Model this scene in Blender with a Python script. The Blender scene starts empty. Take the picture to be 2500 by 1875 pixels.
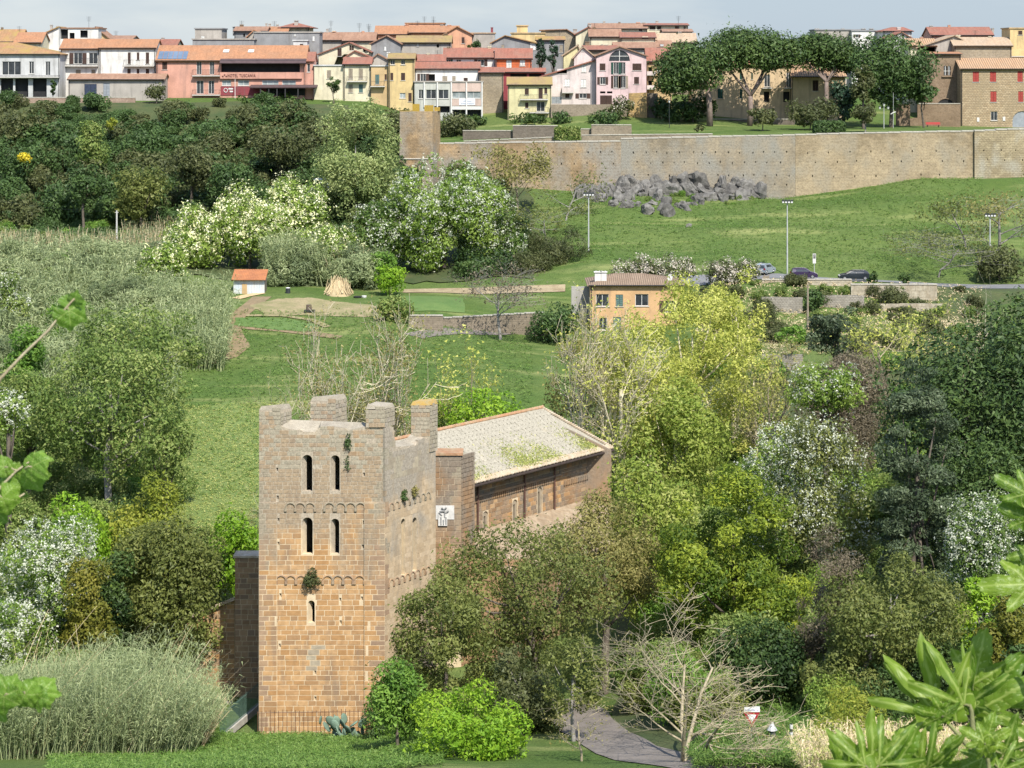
import bpy, math, random
import numpy as np
from mathutils import Vector, Matrix
from mathutils.geometry import tessellate_polygon

# ---------------------------------------------------------------- camera, sky, sun, exposure
F, VH, CZ = 5500.0, 150.0, 60.0          # focal length and horizon in photo pixels (2500 wide), camera height
scene = bpy.context.scene
C = scene.collection
cam_data = bpy.data.cameras.new('camera')
cam_data.sensor_width = 36.0
cam_data.lens = F / 2500 * 36.0
cam_data.shift_y = (VH - 937.5) / 2500
cam_data.clip_start = 0.5
cam_data.clip_end = 12000
cam_data.dof.use_dof = True
cam_data.dof.focus_distance = 230
cam_data.dof.aperture_fstop = 13
cam = bpy.data.objects.new('camera', cam_data)
cam.location = (0, 0, CZ)
cam.rotation_euler = (math.radians(90), 0, 0)
C.objects.link(cam)
scene.camera = cam

SUN_AZ, SUN_EL = math.radians(157), math.radians(50)     # compass azimuth measured from +Y (view direction) clockwise
sun_dir = Vector((math.sin(SUN_AZ) * math.cos(SUN_EL), math.cos(SUN_AZ) * math.cos(SUN_EL), math.sin(SUN_EL)))
world = bpy.data.worlds.new('World')
scene.world = world
world.use_nodes = True
nt = world.node_tree
bg = nt.nodes['Background']
sky = nt.nodes.new('ShaderNodeTexSky')
sky.sky_type = 'NISHITA'
sky.sun_disc = False
sky.sun_elevation = SUN_EL
sky.sun_rotation = SUN_AZ
sky.air_density = 1.0
sky.dust_density = 0.7
sky.ozone_density = 1.2
tc = nt.nodes.new('ShaderNodeTexCoord')
mp = nt.nodes.new('ShaderNodeMapping')
mp.inputs['Scale'].default_value = (3.0, 3.0, 14.0)
cn = nt.nodes.new('ShaderNodeTexNoise')
cn.inputs['Scale'].default_value = 2.2
cn.inputs['Detail'].default_value = 5
cr = nt.nodes.new('ShaderNodeValToRGB')
cr.color_ramp.elements[0].position = 0.46
cr.color_ramp.elements[0].color = (0, 0, 0, 1)
cr.color_ramp.elements[1].position = 0.66
cr.color_ramp.elements[1].color = (1, 1, 1, 1)
mx = nt.nodes.new('ShaderNodeMix')
mx.data_type = 'RGBA'
veil = nt.nodes.new('ShaderNodeMix')          # high thin haze, pale blue with whiter wisps
veil.data_type = 'RGBA'
veil.inputs[6].default_value = (1.50, 1.85, 2.26, 1)
veil.inputs[7].default_value = (2.15, 2.38, 2.57, 1)
sep = nt.nodes.new('ShaderNodeSeparateXYZ')
el = nt.nodes.new('ShaderNodeMapRange')
el.inputs[1].default_value = 0.08
el.inputs[2].default_value = 0.5
el.inputs[3].default_value = 0.92
el.inputs[4].default_value = 0.0
nt.links.new(tc.outputs['Generated'], mp.inputs[0])
nt.links.new(mp.outputs[0], cn.inputs['Vector'])
nt.links.new(cn.outputs['Fac'], cr.inputs[0])
nt.links.new(cn.outputs['Fac'], cr.inputs[0])
nt.links.new(cr.outputs[0], veil.inputs[0])
nt.links.new(veil.outputs[2], mx.inputs[7])
nt.links.new(tc.outputs['Generated'], sep.inputs[0])
nt.links.new(sep.outputs[2], el.inputs[0])
nt.links.new(el.outputs[0], mx.inputs[0])
nt.links.new(sky.outputs[0], mx.inputs[6])
nt.links.new(mx.outputs[2], bg.inputs['Color'])
bg.inputs['Strength'].default_value = 0.15

sun_data = bpy.data.lights.new('sun', 'SUN')
sun_data.energy = 4.0
sun_data.angle = math.radians(0.53)
sun_data.color = (1.0, 0.95, 0.86)
sun = bpy.data.objects.new('sun', sun_data)
sun.location = (120, -80, 200)
sun.rotation_euler = (-sun_dir).to_track_quat('-Z', 'Y').to_euler()
C.objects.link(sun)

scene.view_settings.view_transform = 'Standard'
scene.view_settings.look = 'None'
scene.view_settings.exposure = 0.95
scene.view_settings.gamma = 1.0
scene.render.engine = 'CYCLES'
scene.cycles.max_bounces = 5
scene.cycles.diffuse_bounces = 3
scene.cycles.transmission_bounces = 3
scene.cycles.transparent_max_bounces = 4
scene.cycles.glossy_bounces = 2

rng = np.random.default_rng(11)
RR = random.Random(5)

# ---------------------------------------------------------------- helpers: coordinates and objects
def P(u, v, Y):
    return Vector(((u - 1250) / F * Y, Y, CZ - (v - VH) / F * Y))
def ZV(v, Y):
    return CZ - (v - VH) / F * Y
def XU(u, Y):
    return (u - 1250) / F * Y
def px(n, Y):
    return n / F * Y

def mesh_np(name, V, Q, tint=None, smooth=False):
    V = np.asarray(V, dtype=np.float32); Q = np.asarray(Q, dtype=np.int32)
    me = bpy.data.meshes.new(name)
    m, k = Q.shape
    me.vertices.add(len(V)); me.vertices.foreach_set('co', V.ravel())
    me.loops.add(m * k); me.loops.foreach_set('vertex_index', Q.ravel())
    me.polygons.add(m)
    me.polygons.foreach_set('loop_start', np.arange(0, m * k, k, dtype=np.int32))
    if tint is not None:
        a = me.attributes.new('tint', 'FLOAT', 'POINT')
        a.data.foreach_set('value', np.asarray(tint, dtype=np.float32))
    me.update(calc_edges=True)
    if smooth: me.shade_smooth()
    else: me.shade_flat()
    return me

def link(name, me, mat=None, parent=None, loc=None):
    o = bpy.data.objects.new(name, me)
    if mat is not None and me is not None and len(me.materials) == 0:
        me.materials.append(mat)
    if parent is not None:
        o.parent = parent
    if loc is not None:
        o.location = loc
    C.objects.link(o)
    return o

def tag(o, label, cat, group=None, kind=None):
    if label: o['label'] = label
    if cat: o['category'] = cat
    if group: o['group'] = group
    if kind: o['kind'] = kind
    return o

def thing(name, label, cat, loc, group=None):
    o = bpy.data.objects.new(name, None)
    o.empty_display_size = 0.2
    o.location = loc
    C.objects.link(o)
    return tag(o, label, cat, group)

class MB:
    """collects faces in world coordinates; build() links them as one mesh relative to its thing"""
    def __init__(s): s.v = []; s.f = []
    def add(s, vs, fs):
        n = len(s.v); s.v += [tuple(p) for p in vs]; s.f += [[i + n for i in q] for q in fs]; return s
    def box(s, x0, x1, y0, y1, z0, z1):
        return s.add([(x0,y0,z0),(x1,y0,z0),(x1,y1,z0),(x0,y1,z0),(x0,y0,z1),(x1,y0,z1),(x1,y1,z1),(x0,y1,z1)],
                     [(0,3,2,1),(4,5,6,7),(0,1,5,4),(1,2,6,5),(2,3,7,6),(3,0,4,7)])
    def hexa(s, a, b):
        """a: four base points (ccw from above), b: four top points"""
        return s.add(list(a) + list(b), [(0,3,2,1),(4,5,6,7),(0,1,5,4),(1,2,6,5),(2,3,7,6),(3,0,4,7)])
    def slab(s, quad, t):
        """planar polygon thickened downward against its normal"""
        q = [Vector(p) for p in quad]; n = (q[1]-q[0]).cross(q[-1]-q[0]).normalized()
        if n.z < 0: n = -n
        lo = [p - n*t for p in q]; k = len(q)
        fs = [tuple(range(k)), tuple(range(2*k-1, k-1, -1))] + [(i, (i+1)%k, k+(i+1)%k, k+i) for i in range(k)]
        return s.add(q + lo, fs)
    def tube(s, pts, radii, n=6, cap=True):
        pts = [Vector(p) for p in pts]; rings = []
        for i, p in enumerate(pts):
            d = (pts[min(i+1, len(pts)-1)] - pts[max(i-1, 0)])
            d = d.normalized() if d.length > 1e-9 else Vector((0,0,1))
            a = d.cross(Vector((0.31, 0.95, 0.05)));
            if a.length < 1e-3: a = d.cross(Vector((1,0,0)))
            a.normalize(); b = d.cross(a)
            rings.append([p + (a*math.cos(2*math.pi*k/n) + b*math.sin(2*math.pi*k/n))*radii[i] for k in range(n)])
        base = len(s.v)
        for r in rings: s.v += [tuple(p) for p in r]
        for i in range(len(rings)-1):
            for k in range(n):
                a0 = base+i*n+k; a1 = base+i*n+(k+1)%n
                s.f.append([a0, a1, a1+n, a0+n])
        if cap:
            s.f.append([base+k for k in range(n)][::-1]); s.f.append([base+(len(rings)-1)*n+k for k in range(n)])
        return s
    def cyl(s, c, r0, r1, h, n=12):
        c = Vector(c); return s.tube([c, c+Vector((0,0,h))], [r0, r1], n)
    def wall(s, outer, holes, place, t):
        """outer/holes: lists of 2-D points; place(a,b,depth)->world point; a wall with real openings of thickness t"""
        loops = [outer] + holes
        tris = tessellate_polygon([[Vector((a, b, 0)) for a, b in l] for l in loops])
        flat = [p for l in loops for p in l]; n = len(s.v); k = len(flat)
        s.v += [tuple(place(a, b, 0)) for a, b in flat] + [tuple(place(a, b, t)) for a, b in flat]
        for x, y, z in tris:
            (ax, ay), (bx_, by_), (cx, cy) = flat[x], flat[y], flat[z]
            if (bx_-ax)*(cy-ay) - (by_-ay)*(cx-ax) < 0: y, z = z, y
            s.f.append([n+x, n+y, n+z]); s.f.append([n+k+x, n+k+z, n+k+y])
        o = 0
        for l in loops:
            m = len(l)
            for i in range(m):
                j = (i+1) % m
                s.f.append([n+o+i, n+o+j, n+k+o+j, n+k+o+i])
            o += m
        return s
    def build(s, name, mat, parent=None, smooth=False, origin=None):
        org = Vector(parent_world(parent)) if parent is not None else Vector(origin if origin is not None else (0,0,0))
        me = bpy.data.meshes.new(name)
        me.from_pydata([(x-org.x, y-org.y, z-org.z) for x, y, z in s.v], [], s.f)
        me.validate()
        if smooth: me.shade_smooth()
        me.update()
        o = link(name, me, mat, parent, None if parent is not None else org)
        return o

def parent_world(p):
    w = Vector((0,0,0))
    while p is not None:
        w = w + p.location; p = p.parent
    return w

# ---------------------------------------------------------------- materials
MATS = {}
def _base(name):
    m = bpy.data.materials.new(name); m.use_nodes = True
    nt = m.node_tree; return m, nt, nt.nodes['Principled BSDF']
def N(nt, t, **kw):
    n = nt.nodes.new('ShaderNode' + t)
    for k, v in kw.items(): setattr(n, k, v)
    return n
def mixc(nt, fac, a, b, blend='MIX'):
    n = N(nt, 'Mix', data_type='RGBA', blend_type=blend)
    for sock, val in ((0, fac), (6, a), (7, b)):
        if isinstance(val, (int, float)): n.inputs[sock].default_value = val
        elif isinstance(val, tuple): n.inputs[sock].default_value = (*val[:3], 1)
        else: nt.links.new(val, n.inputs[sock])
    return n.outputs[2]
def pos(nt, scale=(1,1,1)):
    g = N(nt, 'NewGeometry'); m = N(nt, 'Mapping'); m.inputs['Scale'].default_value = scale
    nt.links.new(g.outputs['Position'], m.inputs[0]); return m.outputs[0]
def noise(nt, scale, detail=4, vec=None, lo=0.35, hi=0.65, rough=0.55):
    n = N(nt, 'TexNoise'); n.inputs['Scale'].default_value = scale; n.inputs['Detail'].default_value = detail
    n.inputs['Roughness'].default_value = rough
    if vec is not None: nt.links.new(vec, n.inputs['Vector'])
    r = N(nt, 'MapRange'); r.inputs[1].default_value = lo; r.inputs[2].default_value = hi
    nt.links.new(n.outputs['Fac'], r.inputs[0]); return r.outputs[0], n.outputs['Fac']
def bump(nt, bs, h, strength=0.3, dist=0.05):
    b = N(nt, 'Bump'); b.inputs['Strength'].default_value = strength; b.inputs['Distance'].default_value = dist
    nt.links.new(h, b.inputs['Height']); nt.links.new(b.outputs[0], bs.inputs['Normal'])

def surf(name, c1, c2=None, scale=0.8, rough=0.85, streak=0.0, streak_c=(0.1,0.09,0.08), fine=0.25, bmp=0.2, metal=0.0, spec=0.3, rnd=0.0):
    """plain matt surface: two colours mixed by noise, optional vertical weather streaks"""
    if name in MATS: return MATS[name]
    m, nt, bs = _base(name); c2 = c2 or tuple(x*0.8 for x in c1)
    p = pos(nt)
    f, _ = noise(nt, scale, 5, p)
    col = mixc(nt, f, c1, c2)
    f2, raw = noise(nt, scale*9, 4, p)
    d = N(nt, 'Math', operation='MULTIPLY'); nt.links.new(f2, d.inputs[0]); d.inputs[1].default_value = fine
    col = mixc(nt, d.outputs[0], col, tuple(x*0.55 for x in c2))
    if streak:
        f3, _ = noise(nt, 1.0, 4, pos(nt, (1.3, 1.3, 0.16)), 0.5, 0.75)
        d = N(nt, 'Math', operation='MULTIPLY'); nt.links.new(f3, d.inputs[0]); d.inputs[1].default_value = streak
        col = mixc(nt, d.outputs[0], col, streak_c)
    if rnd:
        oi = N(nt, 'ObjectInfo'); h = N(nt, 'HueSaturation')
        mr = N(nt, 'MapRange'); mr.inputs[3].default_value = 1-rnd; mr.inputs[4].default_value = 1+rnd
        nt.links.new(oi.outputs['Random'], mr.inputs[0]); nt.links.new(mr.outputs[0], h.inputs['Value'])
        nt.links.new(col, h.inputs['Color']); col = h.outputs[0]
    nt.links.new(col, bs.inputs['Base Color'])
    bs.inputs['Roughness'].default_value = rough; bs.inputs['Metallic'].default_value = metal
    bs.inputs['Specular IOR Level'].default_value = spec
    if bmp: bump(nt, bs, raw, bmp, 0.03)
    MATS[name] = m; return m

def leafmat(name, c1, c2, c3=None, trans=0.35, rough=0.55, k=(1.40, 1.22, 1.25)):
    """foliage: colour picked leaf by leaf from the tint attribute; part of the light passes through"""
    if name in MATS: return MATS[name]
    c1, c2, c3 = [tuple(min(x*y, .85) for x, y in zip(c, k)) if c else None for c in (c1, c2, c3)]
    m, nt, bs = _base(name)
    a = N(nt, 'Attribute', attribute_name='tint')
    r = N(nt, 'ValToRGB'); e = r.color_ramp.elements
    e[0].position = 0.1; e[0].color = (*c1, 1); e[1].position = 0.9; e[1].color = (*(c3 or c2), 1)
    if c3: x = e.new(0.5); x.color = (*c2, 1)
    nt.links.new(a.outputs['Fac'], r.inputs[0])
    nt.links.new(r.outputs[0], bs.inputs['Base Color'])
    bs.inputs['Roughness'].default_value = rough; bs.inputs['Specular IOR Level'].default_value = 0.25
    if trans:
        t = N(nt, 'BsdfTranslucent'); mxs = N(nt, 'MixShader'); mxs.inputs[0].default_value = trans
        br = mixc(nt, 0.5, r.outputs[0], (0.75, 0.9, 0.25), 'MULTIPLY')
        g = N(nt, 'Gamma'); g.inputs[1].default_value = 0.8
        nt.links.new(br, g.inputs[0]); nt.links.new(g.outputs[0], t.inputs['Color'])
        nt.links.new(bs.outputs[0], mxs.inputs[1]); nt.links.new(t.outputs[0], mxs.inputs[2])
        nt.links.new(mxs.outputs[0], nt.nodes['Material Output'].inputs['Surface'])
    MATS[name] = m; return m

def masonry(name, c1, c2, mortar, bw=0.5, bh=0.28, plane='xz', grey=None, greyf=0.0, scale=0.25, bmp=0.5, msize=0.035):
    """squared stone too far off to build block by block"""
    if name in MATS: return MATS[name]
    m, nt, bs = _base(name)
    g = N(nt, 'NewGeometry'); sp = N(nt, 'SeparateXYZ'); cb = N(nt, 'CombineXYZ')
    nt.links.new(g.outputs['Position'], sp.inputs[0])
    ad = N(nt, 'Math', operation='ADD'); nt.links.new(sp.outputs[0], ad.inputs[0]); nt.links.new(sp.outputs[1], ad.inputs[1])
    nt.links.new(ad.outputs[0], cb.inputs[0]); nt.links.new(sp.outputs[2], cb.inputs[1])
    wob = N(nt, 'TexNoise'); wob.inputs['Scale'].default_value = 0.9
    vm = N(nt, 'VectorMath', operation='SCALE'); vm.inputs['Scale'].default_value = 0.12
    nt.links.new(wob.outputs['Color'], vm.inputs[0])
    va = N(nt, 'VectorMath', operation='ADD'); nt.links.new(cb.outputs[0], va.inputs[0]); nt.links.new(vm.outputs[0], va.inputs[1])
    b = N(nt, 'TexBrick'); b.inputs['Scale'].default_value = 1.0
    b.inputs['Brick Width'].default_value = bw; b.inputs['Row Height'].default_value = bh
    b.inputs['Mortar Size'].default_value = msize; b.inputs['Mortar Smooth'].default_value = 0.3; b.inputs['Bias'].default_value = 0.0
    b.inputs['Color1'].default_value = (*c1, 1); b.inputs['Color2'].default_value = (*c2, 1); b.inputs['Mortar'].default_value = (*mortar, 1)
    nt.links.new(va.outputs[0], b.inputs['Vector'])
    f, _ = noise(nt, scale, 6, pos(nt), 0.4, 0.62)
    col = mixc(nt, f, b.outputs['Color'], tuple(x*0.72 for x in c1), 'MIX')
    d = N(nt, 'Math', operation='MULTIPLY'); nt.links.new(f, d.inputs[0]); d.inputs[1].default_value = 0.75
    col = mixc(nt, d.outputs[0], b.outputs['Color'], tuple(x*0.62 for x in c2))
    f7, _ = noise(nt, scale*4.3, 5, pos(nt, (1, 1, 1.6)), 0.5, 0.68)
    d = N(nt, 'Math', operation='MULTIPLY'); nt.links.new(f7, d.inputs[0]); d.inputs[1].default_value = 0.55
    col = mixc(nt, d.outputs[0], col, tuple(min(1, x*1.28) for x in c1))
    if grey:
        f3, _ = noise(nt, scale*1.7, 7, pos(nt, (1, 1, 0.6)), 0.5 - greyf*0.25, 0.7 - greyf*0.25)
        col = mixc(nt, f3, col, grey)
    f4, raw = noise(nt, 3.2, 4, pos(nt), 0.45, 0.8)
    d = N(nt, 'Math', operation='MULTIPLY'); nt.links.new(f4, d.inputs[0]); d.inputs[1].default_value = 0.7
    col = mixc(nt, d.outputs[0], col, tuple(x*0.42 for x in c2))
    nt.links.new(col, bs.inputs['Base Color']); bs.inputs['Roughness'].default_value = 0.92
    bs.inputs['Specular IOR Level'].default_value = 0.15
    ml = N(nt, 'Math', operation='MULTIPLY_ADD'); ml.inputs[1].default_value = -1.0
    nt.links.new(b.outputs['Fac'], ml.inputs[0]); nt.links.new(raw, ml.inputs[2])
    bump(nt, bs, ml.outputs[0], bmp, 0.05)
    MATS[name] = m; return m

def tiles(name, c1, c2, moss=None, mossf=0.0, along='x', period=0.0, scale=0.5):
    """clay roof tiles"""
    if name in MATS: return MATS[name]
    m, nt, bs = _base(name); p = pos(nt)
    f, _ = noise(nt, scale, 6, p, 0.38, 0.62)
    col = mixc(nt, f, c1, c2)
    f2, raw = noise(nt, 3.0, 3, p, 0.4, 0.7)
    d = N(nt, 'Math', operation='MULTIPLY'); nt.links.new(f2, d.inputs[0]); d.inputs[1].default_value = 0.5
    col = mixc(nt, d.outputs[0], col, tuple(x*0.5 for x in c2))
    f5, _ = noise(nt, 1.0, 2, pos(nt, (2.2, 0.25, 0.6)), 0.42, 0.7)
    d = N(nt, 'Math', operation='MULTIPLY'); nt.links.new(f5, d.inputs[0]); d.inputs[1].default_value = 0.45
    col = mixc(nt, d.outputs[0], col, tuple(x*0.6 for x in c1))
    if moss:
        f3, _ = noise(nt, 0.35, 5, p, 0.6 - mossf*0.35, 0.75 - mossf*0.35)
        col = mixc(nt, f3, col, moss)
    h = raw
    if period:
        w = N(nt, 'TexWave', wave_type='BANDS', bands_direction='X' if along == 'x' else 'Y')
        w.inputs['Scale'].default_value = 0.314 / period
        nt.links.new(p, w.inputs['Vector'])
        d = N(nt, 'Math', operation='MULTIPLY'); nt.links.new(w.outputs['Fac'], d.inputs[0]); d.inputs[1].default_value = 0.35
        st = N(nt, 'MapRange'); st.inputs[1].default_value = .15; st.inputs[2].default_value = .6; nt.links.new(w.outputs['Fac'], st.inputs[0])
        col = mixc(nt, st.outputs[0], tuple(x*0.5 for x in c2), col)
        h = w.outputs['Fac']
    nt.links.new(col, bs.inputs['Base Color']); bs.inputs['Roughness'].default_value = 0.9
    bs.inputs['Specular IOR Level'].default_value = 0.15
    bump(nt, bs, h, 0.6, 0.08)
    MATS[name] = m; return m

def glass(name='window_glass', c=(0.03,0.035,0.04), rough=0.12):
    if name in MATS: return MATS[name]
    m, nt, bs = _base(name)
    f, _ = noise(nt, 0.7, 2, pos(nt)); col = mixc(nt, f, c, tuple(x*1.8 for x in c))
    nt.links.new(col, bs.inputs['Base Color']); bs.inputs['Roughness'].default_value = rough
    MATS[name] = m; return m

# ---------------------------------------------------------------- terrain
PROF = {   # photo column -> (distance, photo row) of the ground
    -300: [(140,1905),(165,1850),(200,1500),(240,1180),(290,880),(335,668),(365,622),(385,575),(436,262),(447,243)],
    0:    [(140,1905),(165,1850),(200,1500),(240,1180),(290,880),(335,660),(365,615),(385,560),(436,262),(447,243)],
    350:  [(140,1905),(170,1840),(188,1740),(215,1400),(250,1120),(290,875),(335,670),(365,620),(388,540),(436,262),(447,240)],
    600:  [(140,1900),(183,1797),(192,1720),(215,1400),(250,1120),(285,900),(300,830),(322,738),(340,690),(375,600),(400,470),(436,262),(450,236)],
    900:  [(140,1900),(183,1797),(196,1690),(220,1400),(250,1120),(285,900),(300,830),(318,752),(338,700),(375,595),(402,445),(406,400),(436,270),(452,242)],
    1060: [(140,1895),(190,1720),(230,1340),(255,1090),(285,900),(300,835),(312,790),(322,742),(338,703),(375,590),(403.6,440),(406,372),(445,300),(455,262)],
    1450: [(140,1885),(150,1860),(190,1690),(230,1320),(280,950),(316,825),(335,705),(342,655),(370,560),(398,476),(403.6,470),(406,348),(420,330),(448,262)],
    1900: [(140,1880),(150,1832),(170,1700),(230,1290),(290,870),(316,775),(328,684),(342,668),(346,652),(370,560),(398,490),(403.6,486),(406,330),(450,302)],
    2250: [(140,1880),(150,1820),(170,1690),(230,1290),(290,880),(318,780),(328,705),(342,688),(347,668),(370,570),(398,442),(403.6,437),(406,323),(450,306)],
    2500: [(140,1880),(150,1820),(170,1690),(230,1290),(290,890),(318,790),(328,712),(342,697),(347,680),(370,575),(398,436),(403.6,432),(406,320),(450,314)],
    2800: [(140,1880),(150,1820),(170,1690),(230,1290),(290,890),(318,800),(328,720),(342,705),(347,690),(370,580),(398,436),(403.6,432),(406,318),(450,314)],
}
PU = sorted(PROF)
PZ = []
for u_ in PU:
    pr = PROF[u_]
    ys = [-400, -30, 0] + [p[0] for p in pr] + [480, 540, 700, 2500, 9000]
    zs = [CZ-60, CZ-4, CZ-2.2] + [CZ-(p[1]-VH)/F*p[0] for p in pr] + [CZ-7, CZ-5, CZ-6, CZ-30, CZ-60]
    PZ.append((np.array(ys, float), np.array(zs, float)))
def terr(X, Y):
    X = np.asarray(X, float); Y = np.asarray(Y, float)
    u = np.clip(1250 + X/np.maximum(Y, 60)*F, PU[0], PU[-1])
    cols = np.stack([np.interp(Y, a, b) for a, b in PZ])
    z = np.zeros_like(u + Y)
    for i in range(len(PU)-1):
        t = np.clip((u-PU[i])/(PU[i+1]-PU[i]), 0, 1)
        msk = (u >= PU[i]) & (u <= PU[i+1])
        z = np.where(msk, cols[i]*(1-t)+cols[i+1]*t, z)
    # gentle lumps, and the mown steps across the grass bank below the walls
    z = z + np.where((Y > 195) & (Y < 403), 0.22*np.sin(X*0.21+Y*0.13)*np.sin(X*0.07-Y*0.19+1.0), 0.0)
    bank = np.clip((u-1330)/150, 0, 1)*((Y > 346) & (Y < 399))
    z = z + bank*0.55*np.sin((Y-346)/53*2*math.pi*3.0)*np.sin((Y-346)/53*math.pi)
    return z
def gz(u, Y): return float(terr(XU(u, Y), Y))
def ground(u, v, y0=120, y1=460):
    """distance at which the photo ray (u,v) meets the ground"""
    Ys = np.arange(y0, y1, 0.25)
    d = (CZ-(v-VH)/F*Ys) - terr((u-1250)/F*Ys, Ys)
    i = np.argmax(d < 0)
    return float(Ys[i]) if d[i] < 0 else float(y1)
# ---------------------------------------------------------------- the ground
def grass_ground():
    m, nt, bs = _base('meadow')
    p = pos(nt)
    f1, _ = noise(nt, 0.05, 6, p, 0.4, 0.6)
    f2, _ = noise(nt, 0.35, 6, p, 0.35, 0.68)
    f3, raw = noise(nt, 5.0, 5, pos(nt, (1, 0.5, 1)), 0.3, 0.75)
    col = mixc(nt, f1, (0.075, 0.125, 0.032), (0.125, 0.165, 0.052))
    d = N(nt, 'Math', operation='MULTIPLY'); nt.links.new(f2, d.inputs[0]); d.inputs[1].default_value = 0.45
    col = mixc(nt, d.outputs[0], col, (0.10, 0.13, 0.03))
    d = N(nt, 'Math', operation='MULTIPLY'); nt.links.new(f3, d.inputs[0]); d.inputs[1].default_value = 0.55
    col = mixc(nt, d.outputs[0], col, (0.035, 0.07, 0.012))
    f4, _ = noise(nt, 0.12, 4, pos(nt, (0.35, 1.6, 1)), 0.56, 0.72)
    d = N(nt, 'Math', operation='MULTIPLY'); nt.links.new(f4, d.inputs[0]); d.inputs[1].default_value = 0.75
    col = mixc(nt, d.outputs[0], col, (0.25, 0.26, 0.10))
    f6, _ = noise(nt, 0.9, 6, p, 0.5, 0.72)
    d = N(nt, 'Math', operation='MULTIPLY'); nt.links.new(f6, d.inputs[0]); d.inputs[1].default_value = 0.7
    col = mixc(nt, d.outputs[0], col, (0.05, 0.08, 0.022))
    nt.links.new(col, bs.inputs['Base Color']); bs.inputs['Roughness'].default_value = 0.9
    bs.inputs['Specular IOR Level'].default_value = 0.1
    bump(nt, bs, raw, 0.8, 0.25)
    return m
M_GROUND = grass_ground()
def make_ground():
    us = np.concatenate([[-40000,-12000,-5000,-2500,-1500,-900], np.arange(-600, 3101, 25), [3500,4500,6000,12000,40000]]).astype(float)
    Ys = np.concatenate([[-400,-60], np.arange(-20, 140, 8), np.arange(140, 403, 1.5), [403,403.6,404.8,406,407], np.arange(409, 482, 3), [500,540,600,700,1000,1800,3000,9000]]).astype(float)
    UU, YY = np.meshgrid(us, Ys)
    XX = (UU-1250)/F*np.maximum(YY, 60)
    ZZ = terr(XX, YY)
    V = np.stack([XX, YY, ZZ], -1).reshape(-1, 3)
    n, k = len(Ys), len(us)
    i = (np.arange(n-1)[:, None]*k + np.arange(k-1)[None, :]).ravel()
    Q = np.stack([i, i+1, i+k+1, i+k], -1)
    o = link('ground', mesh_np('ground', V, Q, smooth=True), M_GROUND)
    o['kind'] = 'structure'; o['label'] = 'grassy valley ground rising to the walled town'
make_ground()

def strip(name, pts, w, mat, lift=0.05, label=None, step=1.2):
    """a track or road draped on the ground along photo points (u,v) or (u,None,Y)"""
    W = []
    for p in pts:
        Y = p[2] if len(p) > 2 else ground(p[0], p[1])
        W.append(Vector((XU(p[0], Y), Y, 0)))
    dense = []
    for a, b in zip(W, W[1:]):
        n = max(2, int((b-a).length/step))
        dense += [a.lerp(b, i/n) for i in range(n)]
    dense.append(W[-1])
    m = MB(); k = 5; vs = []
    for i, p in enumerate(dense):
        d = dense[min(i+2, len(dense)-1)] - dense[max(i-2, 0)]; s = Vector((-d.y, d.x, 0)).normalized()
        ww = w*(1+0.07*math.sin(i*0.23)+0.03*math.sin(i*0.9))
        for j in range(k):
            q = p + s*(j/(k-1)-0.5)*ww
            vs.append((q.x, q.y, float(terr(q.x, q.y))+lift))
    fs = [(i*k+j, i*k+j+1, (i+1)*k+j+1, (i+1)*k+j) for i in range(len(dense)-1) for j in range(k-1)]
    m.add(vs, fs)
    o = m.build(name, mat)
    o['kind'] = 'structure'
    if label: o['label'] = label
    return o
def patch(name, poly, mat, lift=0.05, label=None, nu=26, nv=16):
    """a plot of ground: polygon in photo points, draped"""
    W = [(XU(u, Y), Y) for u, v in poly for Y in [ground(u, v)]]
    xs = [w[0] for w in W]; ys = [w[1] for w in W]
    # radial fan rings from the centroid keep the edge irregular
    cx, cy = sum(xs)/len(xs), sum(ys)/len(ys); E = []
    for (x0, y0), (x1, y1) in zip(W, W[1:]+W[:1]):
        for i in range(8):
            t = i/8; j = 1+RR.uniform(-.03, .03)
            E.append((cx+(x0+(x1-x0)*t-cx)*j, cy+(y0+(y1-y0)*t-cy)*j))
    rings = 10; vs = [(cx, cy, float(terr(cx, cy))+lift)]; fs = []
    for r in range(1, rings+1):
        for ex, ey in E:
            x, y = cx+(ex-cx)*r/rings, cy+(ey-cy)*r/rings
            vs.append((x, y, float(terr(x, y))+lift))
    n = len(E)
    for i in range(n): fs.append((0, 1+i, 1+(i+1) % n))
    for r in range(rings-1):
        for i in range(n):
            a = 1+r*n+i; b = 1+r*n+(i+1) % n
            fs.append((a, a+n, b+n, b))
    o = MB().add(vs, fs).build(name, mat); o['kind'] = 'structure'
    if label: o['label'] = label
    return o
M_SOIL = surf('bare_soil', (0.27,0.19,0.11), (0.19,0.15,0.08), 0.5, fine=0.5, bmp=0.5)
M_DRY = surf('dry_ground', (0.33,0.26,0.15), (0.20,0.19,0.08), 0.45, fine=0.5, bmp=0.5)
M_ASPH = surf('asphalt', (0.20,0.20,0.20), (0.15,0.15,0.15), 0.4, fine=0.3)
M_ROADGREY = surf('pale_road', (0.22,0.19,0.165), (0.16,0.14,0.12), 0.4, fine=0.35)
M_GREENPLOT = surf('mown_plot', (0.08,0.145,0.035), (0.11,0.17,0.045), 0.5, fine=0.5, bmp=0.6)
M_LAWN = surf('lawn', (0.06,0.17,0.03), (0.09,0.20,0.035), 0.2, fine=0.4, bmp=0.4)
M_STRAW = surf('straw_litter', (0.38,0.31,0.19), (0.25,0.19,0.11), 0.6, fine=0.5, bmp=0.5)
strip('path', [(470,895),(520,880),(560,868),(585,845),(570,815),(560,790),(590,765),(615,745),(640,725)], 2.6, M_SOIL, label='brown earth track curling up the meadow')
strip('path', [(565,798),(680,806),(760,815),(830,826)], 1.6, M_SOIL, 0.09, label='narrow brown path below the mown plot')
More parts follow.
